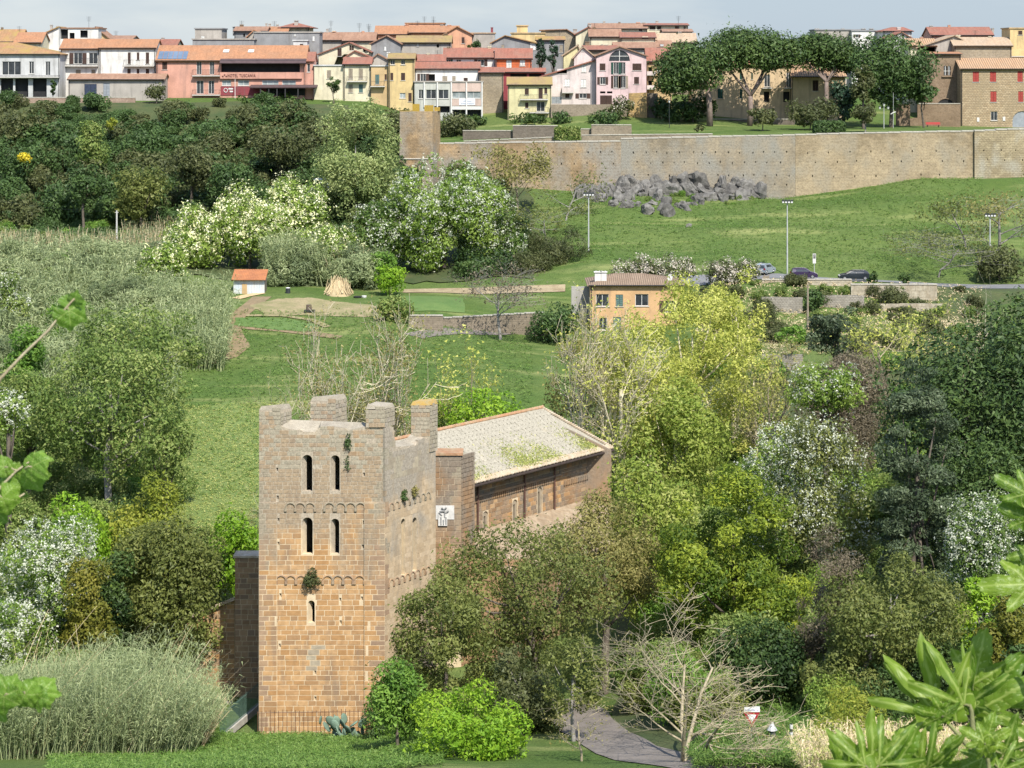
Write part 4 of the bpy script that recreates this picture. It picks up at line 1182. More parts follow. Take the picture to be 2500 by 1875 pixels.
tag(bpy.data.objects['kerb_stone'], 'pale stone kerb along the foot of the tower railing', 'kerb')
# ---------------------------------------------------------------- the town
W_ = lambda n, c, k=.78, st=.42: surf(n, c, tuple(x*k for x in c), .5, streak=st, fine=.18, bmp=.1)
WALLS = {
 'white': W_('white_render', (.66,.64,.60)), 'offw': W_('grey_white_render', (.50,.50,.49)), 'cream': W_('cream_render', (.62,.56,.40)),
 'salmon': W_('salmon_render', (.53,.28,.21)), 'yellow': W_('yellow_render', (.60,.45,.22)), 'pale': W_('pale_yellow_render', (.58,.53,.30)),
 'pink': W_('pink_render', (.62,.46,.45)), 'palepink': W_('pale_pink_render', (.60,.52,.49)), 'coral': W_('coral_render', (.60,.32,.20)),
 'grey': W_('grey_render', (.25,.25,.25), .75, .5), 'warmgrey': W_('warm_grey_render', (.36,.33,.29), .8, .5), 'orange': W_('orange_red_render', (.58,.14,.05)),
 'peach': W_('peach_render', (.60,.45,.28)), 'ochre': W_('ochre_render', (.50,.36,.19)), 'stone': masonry('rough_town_stone', (.27,.22,.15), (.34,.28,.20), (.30,.26,.2), .55, .3),
 'redwall': W_('dark_red_render', (.24,.05,.06)), 'brownst': masonry('brown_town_stone', (.20,.14,.09), (.26,.185,.12), (.24,.19,.14), .5, .28),
 'goldst': masonry('golden_stone', (.30,.22,.13), (.46,.36,.23), (.24,.19,.13), .55, .34, bmp=.8, msize=.05), 'pinkpanel': W_('dusty_pink_panel', (.52,.40,.34)),
 'mint': W_('grey_panel', (.45,.45,.40)), 'orangeh': W_('orange_house_render', (.56,.35,.18)),
}
ROOFS = {
 'o': tiles('orange_roof', (.37,.185,.10), (.31,.17,.10)), 'r': tiles('red_roof', (.29,.12,.085), (.25,.13,.095)), 'b': tiles('brown_roof', (.26,.15,.10), (.31,.19,.13)),
 'm': tiles('mossy_roof', (.34,.19,.10), (.29,.19,.10), (.29,.20,.07), .45), 'g': surf('grey_roofing', (.22,.23,.26), (.16,.17,.2), .8), 'p': tiles('pale_clay_roof', (.46,.28,.16), (.40,.27,.17), period=.45),
 'y': tiles('yellow_mossy_roof', (.29,.20,.11), (.26,.19,.10), (.27,.20,.085), .55), 's': surf('solar_panels', (.10,.14,.20), (.14,.19,.26), .4, rough=.25, bmp=0),
 'w': tiles('weathered_brown_roof', (.25,.175,.12), (.30,.22,.155), period=.3), 'd': tiles('tan_roof', (.42,.30,.20), (.36,.28,.20)),
}
PANES = {'d': glass('dark_glass', (.025,.028,.032)), 'k': surf('deep_shade', (.02,.02,.022), (.03,.03,.03), 1), 'c': glass('curtained_glass', (.16,.18,.18), .2), 'b': surf('brown_shutter', (.07,.04,.03), (.05,.03,.025), 3),  # deep_shade: near-black colour standing in for the darkness inside openings
 'r': surf('red_shutter', (.36,.055,.045), (.28,.05,.04), 3), 'g': surf('green_shutter', (.02,.07,.05), (.02,.05,.04), 3), 'w': surf('white_shutter', (.66,.66,.63), (.58,.58,.55), 3), 'n': surf('navy_door', (.04,.055,.09), (.03,.04,.07), 2),
 't': surf('tan_shutter', (.30,.26,.20), (.24,.2,.15), 3), 'G': surf('grey_metal_door', (.28,.30,.32), (.22,.24,.26), 2), 'e': surf('teal_shutter', (.10,.17,.16), (.08,.13,.12), 3)}
FRAME = surf('white_frame', (.60,.59,.56), (.52,.51,.48), 2, bmp=0)
DKFRAME = surf('dark_metal', (.045,.04,.04), (.03,.03,.03), 2, rough=.5, bmp=0)
SLABM = surf('balcony_slab', (.50,.48,.44), (.42,.40,.36), 1)

def window(T, rect, Y, style, y_in=.18):
    u0, v0, u1, v1 = rect[:4]
    x0, x1, z0, z1 = XU(u0, Y), XU(u1, Y), ZV(v1, Y), ZV(v0, Y)
    if style in 'dc':
        m = MB(); f = .07
        m.box(x0, x0+f, Y+y_in-.08, Y+y_in, z0, z1); m.box(x1-f, x1, Y+y_in-.08, Y+y_in, z0, z1)
        m.box(x0+f, x1-f, Y+y_in-.08, Y+y_in, z1-f, z1); m.box(x0+f, x1-f, Y+y_in-.08, Y+y_in, z0, z0+f)
        n = max(1, round((x1-x0)/1.1))
        for i in range(1, n+1 if n > 1 else 2):
            if n == 1 and x1-x0 < .8: break
            xm = x0+(x1-x0)*(i/(n) if n > 1 else .5)
            if i < n or n == 1: m.box(xm-.035, xm+.035, Y+y_in-.07, Y+y_in-.005, z0+f, z1-f)
        w = m.build('window', FRAME, T)
        MB().box(x0+.02, x1-.02, Y+y_in-.02, Y+y_in+.04, z0+.02, z1-.02).build('pane', PANES[style], w)
        if style == 'd' and x1-x0 < 1.9 and z1-z0 < 2.7 and not T.name.startswith('hotel') and RR.random() < .4:
            sm = PANES[RR.choice('bbgt')]; hw = (x1-x0)*.48
            for xa in (x0-hw-.03, x1+.03): MB().box(xa, xa+hw, Y-.07, Y-.012, z0, z1).build('open_shutter', sm, T)
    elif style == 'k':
        MB().box(x0-.05, x1+.05, Y+.9, Y+1.0, z0-.05, z1+.05).build('recess_shade', PANES['k'], T)  # near-black board set back, the shade indoors put into its colour
    else:
        m = MB(); n = 2 if x1-x0 > .7 else 1
        for i in range(n):
            a, b = x0+(x1-x0)*i/n+.02, x0+(x1-x0)*(i+1)/n-.02
            m.box(a, b, Y+.06, Y+.12, z0+.02, z1-.02)
            k = max(3, int((z1-z0)/.3))
            for j in range(k):
                zz = z0+.08+(z1-z0-.16)*j/k; m.box(a+.06, b-.06, Y+.03, Y+.062, zz, zz+(z1-z0-.16)/k*.6)
        m.build('shutter', PANES[style], T)
    if style in 'dcbrgwte' and (z1-z0) < 2.6:
        MB().box(x0-.12, x1+.12, Y-.10, Y+.02, z0-.10, z0-.012).build('window_sill', SLABM, T)

def balcony(T, u0, u1, vr, vf, Y, mat=None, out=1.0, solid=None):
    x0, x1, zf_, zr = XU(u0, Y), XU(u1, Y), ZV(vf, Y), ZV(vr, Y)
    b = MB().box(x0, x1, Y-out, Y-.003, zf_-.18, zf_).build('balcony', SLABM, T)
    m = MB()
    if solid:
        m.box(x0, x1, Y-out, Y-out+.1, zf_+.002, zr); m.box(x0, x0+.1, Y-out+.101, Y-.01, zf_+.002, zr); m.box(x1-.1, x1, Y-out+.101, Y-.01, zf_+.002, zr)
        m.build('parapet', solid, b)
    else:
        mm = mat or DKFRAME
        m.box(x0, x1, Y-out, Y-out+.05, zr-.05, zr); m.box(x0, x1, Y-out, Y-out+.04, zf_+.08, zf_+.12)
        n = int((x1-x0)/.28)
        for i in range(n+1): xx = x0+.02+(x1-x0-.04)*i/n; m.box(xx-.018, xx+.018, Y-out+.005, Y-out+.04, zf_, zr-.05)
        for xx in (x0, x1-.05): m.box(xx, xx+.05, Y-out+.051, Y-.01, zr-.05, zr)
        m.build('railing', mm, b)

def chimney(T, u, vt, vb, Y, w=.7, mat=None, cap=True):
    x, z0, z1 = XU(u, Y), ZV(vb, Y), ZV(vt, Y)
    m = MB().box(x-w/2, x+w/2, Y, Y+w, z0-.6, z1-.22)
    m.box(x-w*.65, x+w*.65, Y-w*.15, Y+w*1.15, z1-.2, z1-.1)
    for dx in (-.3, .3): m.box(x+dx*w-.06, x+dx*w+.06, Y+.1, Y+w-.1, z1-.1, z1)
    m.build('chimney', mat or WALLS['warmgrey'], T)
def antenna(T, u, vt, vb, Y):
    x, z0, z1 = XU(u, Y), ZV(vb, Y), ZV(vt, Y)
    m = MB().tube([(x, Y, z0-.5), (x, Y, z1)], [.04, .03], 4)
    for i in range(5): m.box(x-.55+i*.05, x+.55-i*.05, Y-.02, Y+.02, z1-.15-i*.22, z1-.12-i*.22)
    m.build('antenna', DKFRAME, T)

def house(name, label, u0, u1, ve, vb, Y, wall, roof, wins=(), balc=(), chim=(), ant=(), D=9.0, cat='house', ov=.45, group=None, noside=False):
    """roof: ('x',v_ridge,key) ridge across; ('y',u_ridge,v_ridge,key[,ve_right]) gable to the front; ('h',ua,ub,v_ridge,key) hip; ('f',key) flat; ('m',v_left,v_right,key) lean"""
    X0, X1 = XU(u0, Y), XU(u1, Y); ze = ZV(ve, Y)
    zb = min(ZV(vb, Y), float(terr((X0+X1)/2, Y)), float(terr((X0+X1)/2, Y+D)))-.6
    T = thing(name, label, cat, ((X0+X1)/2, Y, zb), group)
    wm = WALLS[wall] if isinstance(wall, str) else wall
    k = roof[0]; er = ze
    if k == 'y':
        xr, zr = XU(roof[1], Y), ZV(roof[2], Y); er = ZV(roof[4], Y) if len(roof) > 4 else ze
        outer = [(X0, zb), (X1, zb), (X1, er), (xr, zr), (X0, ze)]
    elif k == 'm':
        ze, er = ZV(roof[1], Y), ZV(roof[2], Y); outer = [(X0, zb), (X1, zb), (X1, er), (X0, ze)]
    else: outer = [(X0, zb), (X1, zb), (X1, ze), (X0, ze)]
    holes = []
    for w in wins:
        a, b, c, d = XU(w[0], Y), XU(w[2], Y), ZV(w[3], Y), ZV(w[1], Y)
        if len(w) > 5 and w[5] == 'arch': holes.append(arch_hole(a, b, c, d))
        else: holes.append([(a, c), (b, c), (b, d), (a, d)])
    m = MB(); m.wall(outer, holes, lambda a, b, d: Vector((a, Y+d, b)), .35)
    yr = Y+D/2
    if k == 'x':
        zr = ZV(roof[1], yr); gab = [(Y+.36, zb), (Y+D, zb), (Y+D, ze), (yr, zr-.03), (Y+.36, ze+(zr-ze)*.72/D)]
        for X, tt in ((X0, .3), (X1-.3, .3)):
            m.wall(gab, [], lambda a, b, d, X=X: Vector((X+d, a, b)), .3)
    else:
        for X, z in ((X0, ze), (X1-.3, er)): m.box(X, X+.3, Y+.36, Y+D-.31, zb, z-.01)
    m.box(X0, X1, Y+D-.3, Y+D, zb, min(ze, er)-.01)
    m.build('wall', wm, T)
    r = MB(); t = .18
    if k == 'x':
        sl = (zr-ze)/(D/2); zf = ze-sl*ov
        r.slab([(X0-ov*.6, Y-ov, zf+.14), (X1+ov*.6, Y-ov, zf+.14), (X1+ov*.6, yr, zr+.14), (X0-ov*.6, yr, zr+.14)], t)
        r.slab([(X0-ov*.6, yr, zr+.14), (X1+ov*.6, yr, zr+.14), (X1+ov*.6, Y+D+ov, zf+.14), (X0-ov*.6, Y+D+ov, zf+.14)], t)
        rm = ROOFS[roof[2]]
    elif k == 'y':
        for xa, za in ((X0, ze), (X1, er)):
            s = (zr-za)/(xr-xa); xo = xa+(-ov if xa < xr else ov); zo = za+s*(xo-xa)
            q = [(xo, Y-ov, zo+.14), (xr, Y-ov, zr+.14), (xr, Y+D, zr+.14), (xo, Y+D, zo+.14)]
            r.slab(q if xa < xr else q[::-1], t)
        rm = ROOFS[roof[3]]
    elif k == 'h':
        xa, xb, zr = XU(roof[1], yr), XU(roof[2], yr), ZV(roof[3], yr); o = ov
        A, B, Cc_, D_ = (X0-o, Y-o, ze+.02), (X1+o, Y-o, ze+.02), (X1+o, Y+D+o, ze+.02), (X0-o, Y+D+o, ze+.02); Ra, Rb = (xa, yr, zr), (xb, yr, zr)
        r.add([A, B, Cc_, D_, Ra, Rb], [(0,1,5,4), (1,2,5), (2,3,4,5), (3,0,4), (3,2,1,0)])
        r.box(X0-o, X1+o, Y-o, Y+D+o, ze-.12, ze+.015); rm = ROOFS[roof[4]]
    elif k == 'f':
        r.box(X0-.2, X1+.2, Y-.2, Y+D+.2, ze+.002, ze+.25); rm = ROOFS[roof[1]] if roof[1] in ROOFS else WALLS[roof[1]]
    else:
        s = (er-ze)/(X1-X0)
        r.slab([(X0-ov, Y-ov, ze-s*ov+.14), (X1+.05, Y-ov, er+.14), (X1+.05, Y+D, er+.14), (X0-ov, Y+D, ze-s*ov+.14)], t); rm = ROOFS[roof[3]]
    ro = r.build('roof', rm, T)
    for w in wins:
        if len(w) > 5 and w[5] == 'arch':
            a, b, c, d = XU(w[0], Y), XU(w[2], Y), ZV(w[3], Y), ZV(w[1], Y)
            MB().wall(arch_hole(a-.01, b+.01, c-.01, d+.01), [], lambda x, z, t: Vector((x, Y+.18+t, z)), .05).build('pane', PANES[w[4]], T)
            mm = MB(); xm = (a+b)/2; mm.box(xm-.06, xm+.06, Y+.1, Y+.17, c, d-.02)
            if d-c > 1.6 and w[4] in 'dc': mm.box(a, b, Y+.11, Y+.165, c+(d-c)*.42, c+(d-c)*.42+.1)
            if w[4] in 'dc': mm.build('window_bar', FRAME, T)
        else: window(T, w, Y, w[4])
    for b in balc: balcony(T, *b[:4], Y, *b[4:])
    for c in chim: chimney(T, c[0], c[1], c[2], yr-.3 if k == 'x' else Y+1.5, *(c[3:]))
    for a in ant: antenna(T, a[0], a[1], a[2], yr)
    if name == 'town_house' and k == 'x':
        for q in range(RR.choice((0, 1, 1, 2))):
            uu = RR.uniform(u0+6, u1-6); chimney(T, uu, roof[1]-RR.uniform(3, 7), roof[1]+2, yr-.3, RR.uniform(.4, .8), RR.choice([WALLS['warmgrey'], WALLS['cream'], WALLS['coral'], WALLS['brownst']]))
        if RR.random() < .65: uu = RR.uniform(u0+6, u1-6); antenna(T, uu, roof[1]-RR.uniform(10, 22), roof[1], yr)
    if k in 'xh' and u1-u0 > 40:
        for X in (X0+.12, X1-.22): MB().box(X, X+.1, Y-.12, Y-.01, zb+.6, ze-.15).build('downpipe', DKFRAME, T)
        MB().tube([(X0-.2, Y-ov-.05, ze-.02), (X1+.2, Y-ov-.05, ze-.02)], [.09, .09], 5).build('gutter', DKFRAME, T)
    return T

# --- front row, left to right
villa = house('villa', 'grey white villa with pillared ground floor at the left edge', -40, 146, 132, 238, 446, 'offw', ('h', -20, 40, 103, 'm'),
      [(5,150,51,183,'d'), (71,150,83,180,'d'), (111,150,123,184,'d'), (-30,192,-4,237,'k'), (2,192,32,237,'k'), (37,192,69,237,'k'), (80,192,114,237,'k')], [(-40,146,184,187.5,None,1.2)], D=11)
house('white_house', 'white house with a long iron balcony left of the white gable', 148, 242, 119, 240, 452, 'white', ('x', 96, 'o'),
      [(180,129,201,156,'d'), (217,129,238,156,'d'), (185,170,197,187,'t'), (223,170,233,187,'t')], [(144,240,142,160)])
house('white_house', 'white house with three tall brown shutters above a narrow balcony', 243, 380, 117, 240, 451.5, 'white', ('x', 97, 'o'),
      [(312,128,319,156,'b'), (334,128,340,146,'b'), (356,128,364,156,'b'), (311,168,319,186,'b'), (334,168,340,186,'b'), (356,168,364,186,'b')], [(304,378,146,160)], D=8)
house('garage', 'low grey garage building with navy door below the white houses', 167, 400, 194, 238, 444, 'warmgrey', ('x', 181, 'b'),
      [(206,205,236,235,'n'), (252,203,268,235,'G')], D=6.5, cat='garage')
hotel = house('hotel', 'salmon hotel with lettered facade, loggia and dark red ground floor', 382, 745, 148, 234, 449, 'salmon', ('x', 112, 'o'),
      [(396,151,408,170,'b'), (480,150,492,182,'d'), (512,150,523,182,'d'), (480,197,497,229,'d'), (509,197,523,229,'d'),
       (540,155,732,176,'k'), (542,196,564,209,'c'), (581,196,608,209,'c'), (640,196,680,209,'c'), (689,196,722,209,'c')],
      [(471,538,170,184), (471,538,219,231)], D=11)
def hotel_bits():
    Y = 449
    MB().box(XU(539, Y), XU(650, Y), Y-.10, Y-.004, ZV(233, Y), ZV(211, Y)).build('red_plinth', WALLS['redwall'], hotel)
    MB().box(XU(650, Y), XU(745, Y), Y-.06, Y-.004, ZV(233, Y), ZV(213, Y)).build('entrance_shade', PANES['k'], hotel)  # flat near-black sheet standing in for the shade of the entrance
    m = MB(); m.slab([(XU(613, Y), Y-3.2, ZV(212, Y)), (XU(776, Y), Y-3.2, ZV(212, Y)), (XU(776, Y), Y, ZV(208, Y)+.1), (XU(613, Y), Y, ZV(208, Y)+.1)], .2)
    cn = m.build('canopy', surf('dark_brown_canopy', (.09,.06,.06), (.07,.045,.045), 1), hotel)
    for u in (640, 660, 680, 700, 731, 770):
        MB().box(XU(u, Y)-.1, XU(u, Y)+.1, Y-3.0, Y-2.8, ZV(236, Y), ZV(212.6, Y)).build('post', DKFRAME, cn)
    m = MB().slab([(XU(538, Y), Y-1.4, ZV(154, Y)), (XU(748, Y), Y-1.4, ZV(154, Y)), (XU(748, Y), Y+.2, ZV(143, Y)), (XU(538, Y), Y+.2, ZV(143, Y))], .15)
    m.build('loggia_roof', surf('dark_brown_canopy', (.1,.07,.07)), hotel)
    MB().box(XU(538, Y), XU(738, Y), Y-.5, Y-.005, ZV(192, Y), ZV(176.5, Y)).build('parapet', WALLS['salmon'], hotel)
    yl = Y-.5
    cu = bpy.data.curves.new('lettering', 'FONT'); cu.body = 'HOTEL TUSCANIA'; cu.size = 1.0; cu.extrude = .03; cu.space_character = 1.18
    tmp = bpy.data.objects.new('tmp', cu); C.objects.link(tmp); dg = bpy.context.evaluated_depsgraph_get(); dg.update()
    me = bpy.data.meshes.new_from_object(tmp.evaluated_get(dg)); bpy.data.objects.remove(tmp)
    xs = [v.co.x for v in me.vertices]; w = max(xs)-min(xs); want = px(624-556, yl); s = want/w; zs = px(7.2, yl)/max(v.co.y for v in me.vertices)
    for v in me.vertices:
        x, y, z = v.co; v.co = (XU(556, yl)+(x-min(xs))*s, yl-.05-z, ZV(188, yl)+y*zs)
    pw = parent_world(hotel)
    for v in me.vertices: v.co = v.co - pw
    L = link('lettering', me, surf('dark_red_letters', (.10,.025,.02), (.07,.02,.02), 2), hotel); L['label'] = 'dark letters reading HOTEL TUSCANIA'
    m = MB()
    for u, v in ((544,186.5), (548.3,183), (552.6,186.5)):
        c = Vector((XU(u, yl), yl-.06, ZV(v, yl))); pts = []
        for i in range(10):
            r = .22 if i % 2 == 0 else .09; a = math.pi/2+i*math.pi/5; pts.append((c.x+r*math.cos(a), c.z+r*math.sin(a)))
        m.wall(pts, [], lambda a, b, d, c=c: Vector((a, c.y+d, b)), .05)
    m.build('stars', MATS['dark_red_letters'], hotel)
    # white sign on the red plinth
    m = MB(); c = Vector((XU(551.3, Y), Y-.16, ZV(220.5, Y)))
    m.tube([c+Vector((math.cos(i*math.pi/8)*.36, 0, math.sin(i*math.pi/8)*.4)) for i in range(17)], [.07]*17, 5)
    m.box(XU(558, Y), XU(569.5, Y), Y-.16, Y-.10, ZV(218.5, Y), ZV(215, Y)); m.box(XU(561, Y), XU(569.5, Y), Y-.16, Y-.10, ZV(225, Y), ZV(221.5, Y))
    m.build('white_emblem', FRAME, hotel)
    MB().box(XU(383, Y), XU(452, Y), Y-.2, Y+3.6, ZV(146, Y)+.2, ZV(146, Y)+.3) if False else None
    m = MB()
    zf = ZV(148, Y); zr = ZV(112, Y+5.5); sl = (zr-zf)/5.5
    for i in range(6):
        xa = XU(384+i*12, Y); xb = XU(384+i*12+11, Y)
        m.slab([(xa, Y+.2, zf+sl*.2+.26), (xb, Y+.2, zf+sl*.2+.26), (xb, Y+3.0, zf+sl*3.0+.26), (xa, Y+3.0, zf+sl*3.0+.26)], .06)
    m.build('solar_panel', ROOFS['s'], hotel)
    for u in (547, 608):
        t = 2.6; MB().slab([(XU(u-7, Y), Y+t, zf+sl*t+.3), (XU(u+7, Y), Y+t, zf+sl*t+.3), (XU(u+8, Y), Y+t+1.0, zf+sl*(t+1.0)+.3), (XU(u-6, Y), Y+t+1.0, zf+sl*(t+1.0)+.3)], .08).build('skylight', FRAME, hotel)
    MB().tube([(XU(576, Y), Y-1.4, ZV(240, Y)), (XU(576, Y), Y-1.4, ZV(193, Y))], [.07, .06], 6).build('flag_pole', FRAME, hotel)
hotel_bits()
house('hotel_wing', 'salmon end wing of the hotel beside the cream house', 746, 766, 148, 234, 449.5, 'salmon', ('x', 128, 'r'), [(750,156,757,176,'d')], D=6, cat='building')
house('cream_house', 'low cream building with flat parapet right of the hotel', 767, 838, 161, 250, 449, 'cream', ('f', 'offw'), [(798,172,808,192,'t')], D=7)
house('cream_house', 'cream house with two tall shuttered doors on a balcony', 839, 905, 157, 250, 448.5, 'cream', ('x', 141, 'r'),
      [(851,168,861,192,'t'), (876,168,886,192,'t'), (851,206,861,226,'t'), (876,206,886,226,'e')], [(848,897,187,198)], D=7, chim=((893,142,156,.6),))
house('yellow_annex', 'small yellow annex with green door and balcony between cream and yellow houses', 906, 948, 162, 250, 448, 'ochre', ('f', 'offw'), [(916,182,926,205,'e'), (939,181,944,195,'b')], [(905,940,198,210)], D=6)
house('yellow_house', 'tall bright yellow house with six dark windows and mossy roof', 949, 1011, 144, 252, 447, 'yellow', ('x', 131, 'y'),
      [(953,146,964,158,'d'), (979,146,989,158,'d'), (953,178,960,196,'b'), (979,178,989,196,'b'), (976,227,990,240,'c'), (997,227,1005,248,'b')], chim=((948,127,135,.6,WALLS['white']),), D=8)
house('terrace_house', 'white walled terrace storey above the grey office block', 1013, 1170, 168, 262, 450, 'white', ('x', 152, 'r'),
      [(1026,180,1040,200,'d'), (1046,181,1062,200,'k'), (1080,186,1092,200,'t'), (1104,186,1112,200,'t'), (1132,190,1142,200,'b')], D=7)
office = house('office_block', 'grey and pink concrete block with window bands and white columns', 1012, 1178, 201, 262, 446, 'mint', ('f', 'warmgrey'),
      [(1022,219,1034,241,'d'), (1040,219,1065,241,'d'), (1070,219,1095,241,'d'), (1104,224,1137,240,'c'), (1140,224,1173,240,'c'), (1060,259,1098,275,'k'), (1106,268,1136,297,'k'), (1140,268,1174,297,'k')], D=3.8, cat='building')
def office_bits():
    Y = 446
    for a, b, c, d in ((1104,1177,202,223.5), (1104,1177,240.5,258)):
        MB().box(XU(a, Y), XU(b, Y), Y-.06, Y-.004, ZV(d, Y), ZV(c, Y)).build('pink_panel', WALLS['pinkpanel'], office)
    for u in (1036, 1068, 1102, 1139, 1177):
        MB().box(XU(u-1.6, Y), XU(u+1.6, Y), Y-.25, Y-.062, ZV(297 if u > 1090 else 262, Y), ZV(201, Y)).build('column', FRAME, office)
    MB().box(XU(1104, Y), XU(1176, Y), Y-.2, Y-.062, ZV(267.5, Y), ZV(260, Y)).build('white_beam', FRAME, office)
    b = MB().box(XU(1121, Y), XU(1160, Y), Y-.12, Y-.065, ZV(256.5, Y), ZV(241, Y)).build('banner', surf('banner_white', (.66,.68,.72), (.6,.62,.66), 2, bmp=0), office)
    b['label'] = 'white banner with rows of blurred dark lettering'
    m = MB(); r = random.Random(3)
    for v, h, us in ((243.5,1.6,(1133,1144)), (247,2.2,(1131,1151)), (252,2.2,(1126,1156))):
        u = us[0]
        while u < us[1]:
            w = r.uniform(.9, 2.2); m.box(XU(u, Y), XU(u+w, Y), Y-.14, Y-.121, ZV(v+h, Y), ZV(v, Y)); u += w+.8
    m.build('lettering', surf('grey_ink', (.16,.18,.22), (.2,.22,.26), 2, bmp=0), b)
office_bits()
house('stone_house', 'brown stone house with an outside flue, windowless front', 1171, 1229, 177, 285, 449, 'stone', ('x', 165, 'r'), [], chim=((1197,170,180,.6),), D=7)
house('red_house', 'orange red house with white shutters and balcony under a long red roof', 1211, 1298, 143, 262, 456, 'orange', ('x', 119, 'r'),
      [(1236,145,1249,167,'w'), (1269,145,1282,161,'w')], [(1213,1298,156,168)], chim=((1213,122,139,1.0,WALLS['white']), (1256,122,139,1.0,WALLS['white'])), D=8)
house('red_porch', 'dark red porch with white columns below the orange red house', 1226, 1330, 176, 262, 452, 'redwall', ('x', 167, 'r'), [(1246,180,1286,198,'k'), (1292,180,1322,198,'k')], D=3.5, cat='porch')
small_y = house('yellow_house', 'small lemon yellow house with balcony and mossy roof below the pale pink house', 1240, 1346, 207, 292, 441, 'pale', ('x', 189, 'y'),
      [(1281,216,1291,231,'b'), (1315,215,1325,241,'b'), (1329,214,1336,229,'b'), (1282,250,1290,264,'b'), (1310,248,1330,272,'d'), (1312,280,1330,291,'k')], [(1270,1338,231,242), (1292,1340,262,274)], D=8)
house('pale_pink_house', 'pale pink house with one long sloping roofline beside the pink gable', 1322, 1455, 0, 256, 448, 'palepink', ('m', 187, 147, 'r'),
      [(1360,168,1384,179,'d'), (1420,158,1431,176,'w'), (1378,193,1391,211,'w'), (1418,194,1431,213,'w'), (1380,229,1390,239,'b'), (1414,228,1432,240,'d'), (1346,236,1371,253,'G')], [(1372,1400,213,225,None,1.0,WALLS['palepink'])], D=9)
pinkh = house('pink_house', 'pink gabled house with large half round window over tall panes', 1456, 1578, 136, 258, 446, 'pink', ('y', 1513, 114, 'b'),
      [(1487,122,1538,149,'d','arch'), (1464,155,1478,172,'b'), (1544,155,1566,172,'b'), (1465,188,1478,206,'d'), (1548,188,1560,205,'b'), (1498,152,1510,181,'d'), (1515,152,1527,181,'d'),
       (1498,185,1510,215,'d'), (1515,185,1527,215,'d'), (1465,223,1478,228,'k'), (1482,223,1495,228,'k'), (1465,233,1494,256,'b')], D=11)
MB().box(XU(1455.5, 446)-.12, XU(1455.5, 446), 445.8, 445.98, ZV(256, 446), ZV(137, 446)).build('downpipe', DKFRAME, pinkh)
house('balcony_block', 'ochre apartment block with stacked balconies right of the pink house', 1580, 1640, 150, 280, 455, 'ochre', ('x', 118, 'r'),
      [(1583,164,1592,180,'k'), (1583,197,1592,213,'k'), (1604,142+20,1612,176,'w')], [(1579,1600,174,182,None,.9,WALLS['palepink']), (1579,1600,208,216,None,.9,WALLS['palepink'])], D=8)
# --- second rows and skyline
def back(label, u0, u1, ve, Y, wall, roof, wins=(), balc=(), **k): return house('town_house', label, u0, u1, ve, 250, Y, wall, roof, wins, balc, **k)
back('house with broad ochre roof slope at the far left skyline', -40, 48, 102, 470, 'ochre', ('x', 73, 'm'), D=10)
back('brown roofed house behind the grey white villa', 36, 100, 104, 466, 'cream', ('x', 80, 'o'), [(92,96,106-3,104,'k')] if False else (), D=9)
back('house with a dark open loggia under a wide roof on the left skyline', 142, 240, 70, 476, 'white', ('f', 'b'), [(146,72,166,95,'k'), (170,80,182,95,'k'), (196,74,214,92,'k')], D=9, ant=((217,40,66),))
back('house with ochre lean roof left of the dark loggia', 84, 143, 92, 474, 'white', ('m', 92, 66, 'm'), [(94,95,106,102,'k')], chim=((125,60,68,.5), (140,63,70,.5)), D=8)
back('brick gable beside the dark loggia on the left skyline', 225, 268, 94, 480, 'ochre', ('y', 233, 66, 'b'), D=8)
back('low house with purple brown roof behind the white gable', 268, 322, 96, 486, 'warmgrey', ('x', 88, 'b'), D=9)
back('red roofed house with white dormer left of the hotel', 346, 430, 112, 478, 'cream', ('x', 97, 'r'), [(416,113,424,122,'k')], chim=((397,91,100,.6),), D=10)
back('small red gable roof tucked behind the white house', 358, 400, 124, 462, 'cream', ('y', 380, 104, 'r'), D=8)
back('square grey concrete tower house with flat roof', 476, 541, 71, 474, 'warmgrey', ('f', 'grey'), [(491,88,499,93,'w')], D=9)
back('stained grey parapet wall house right behind the hotel roof', 470, 620, 97, 466, 'grey', ('f', 'warmgrey'), (), D=8)
back('grey house with stepped chimneys and tiled roof on the skyline', 572, 650, 76, 478, 'grey', ('x', 66, 'b'), [(594,82,598,90,'k')], chim=((575,64,80,1.2,WALLS['grey']),), D=9)
back('grey gable with orange tiled side behind the hotel', 605, 665, 88, 473, 'warmgrey', ('y', 620, 74, 'o'), [], D=9)
back('house with orange roof and tiny red window frame on the skyline', 640, 700, 82, 482, 'cream', ('x', 66, 'o'), [(670,80,678,87,'r')], chim=((650,56,66,.4), (658,57,66,.5), (677,59,66,.5)), D=9)
back('cream cupola house with pyramid red roof and chimney', 690, 755, 67, 486, 'cream', ('h', 720, 724, 55, 'r'), [], chim=((723,49,57,.8),), D=10, ov=1.0)
back('long dark grey house with flat roof behind the hotel', 620, 780, 80, 470, 'grey', ('f', 'warmgrey'), [(718,82,722,88,'w'), (763,88,768,100,'w'), (732,107,740,124,'b')], D=8)
back('white ground storey with shutter below the dark grey house', 716, 750, 100, 464, 'offw', ('f', 'offw'), [(732,107,740,124,'b')], D=5)
back('red brown roof house right of the dark grey house', 778, 838, 98, 478, 'warmgrey', ('x', 80, 'b'), [], ant=((808,50,80),), chim=((799,70,80,.5),), D=9)
back('cream gabled house with two dark shutters', 778, 904, 132, 462, 'cream', ('y', 853, 104, 'r', 126), [(824,118,834,137,'b'), (853,110,864,123,'b'), (886,119,892,132,'b')], D=9)
back('small cream gable in front of the shuttered gable', 842, 905, 140, 455, 'cream', ('y', 866, 124, 'r'), [], D=4)
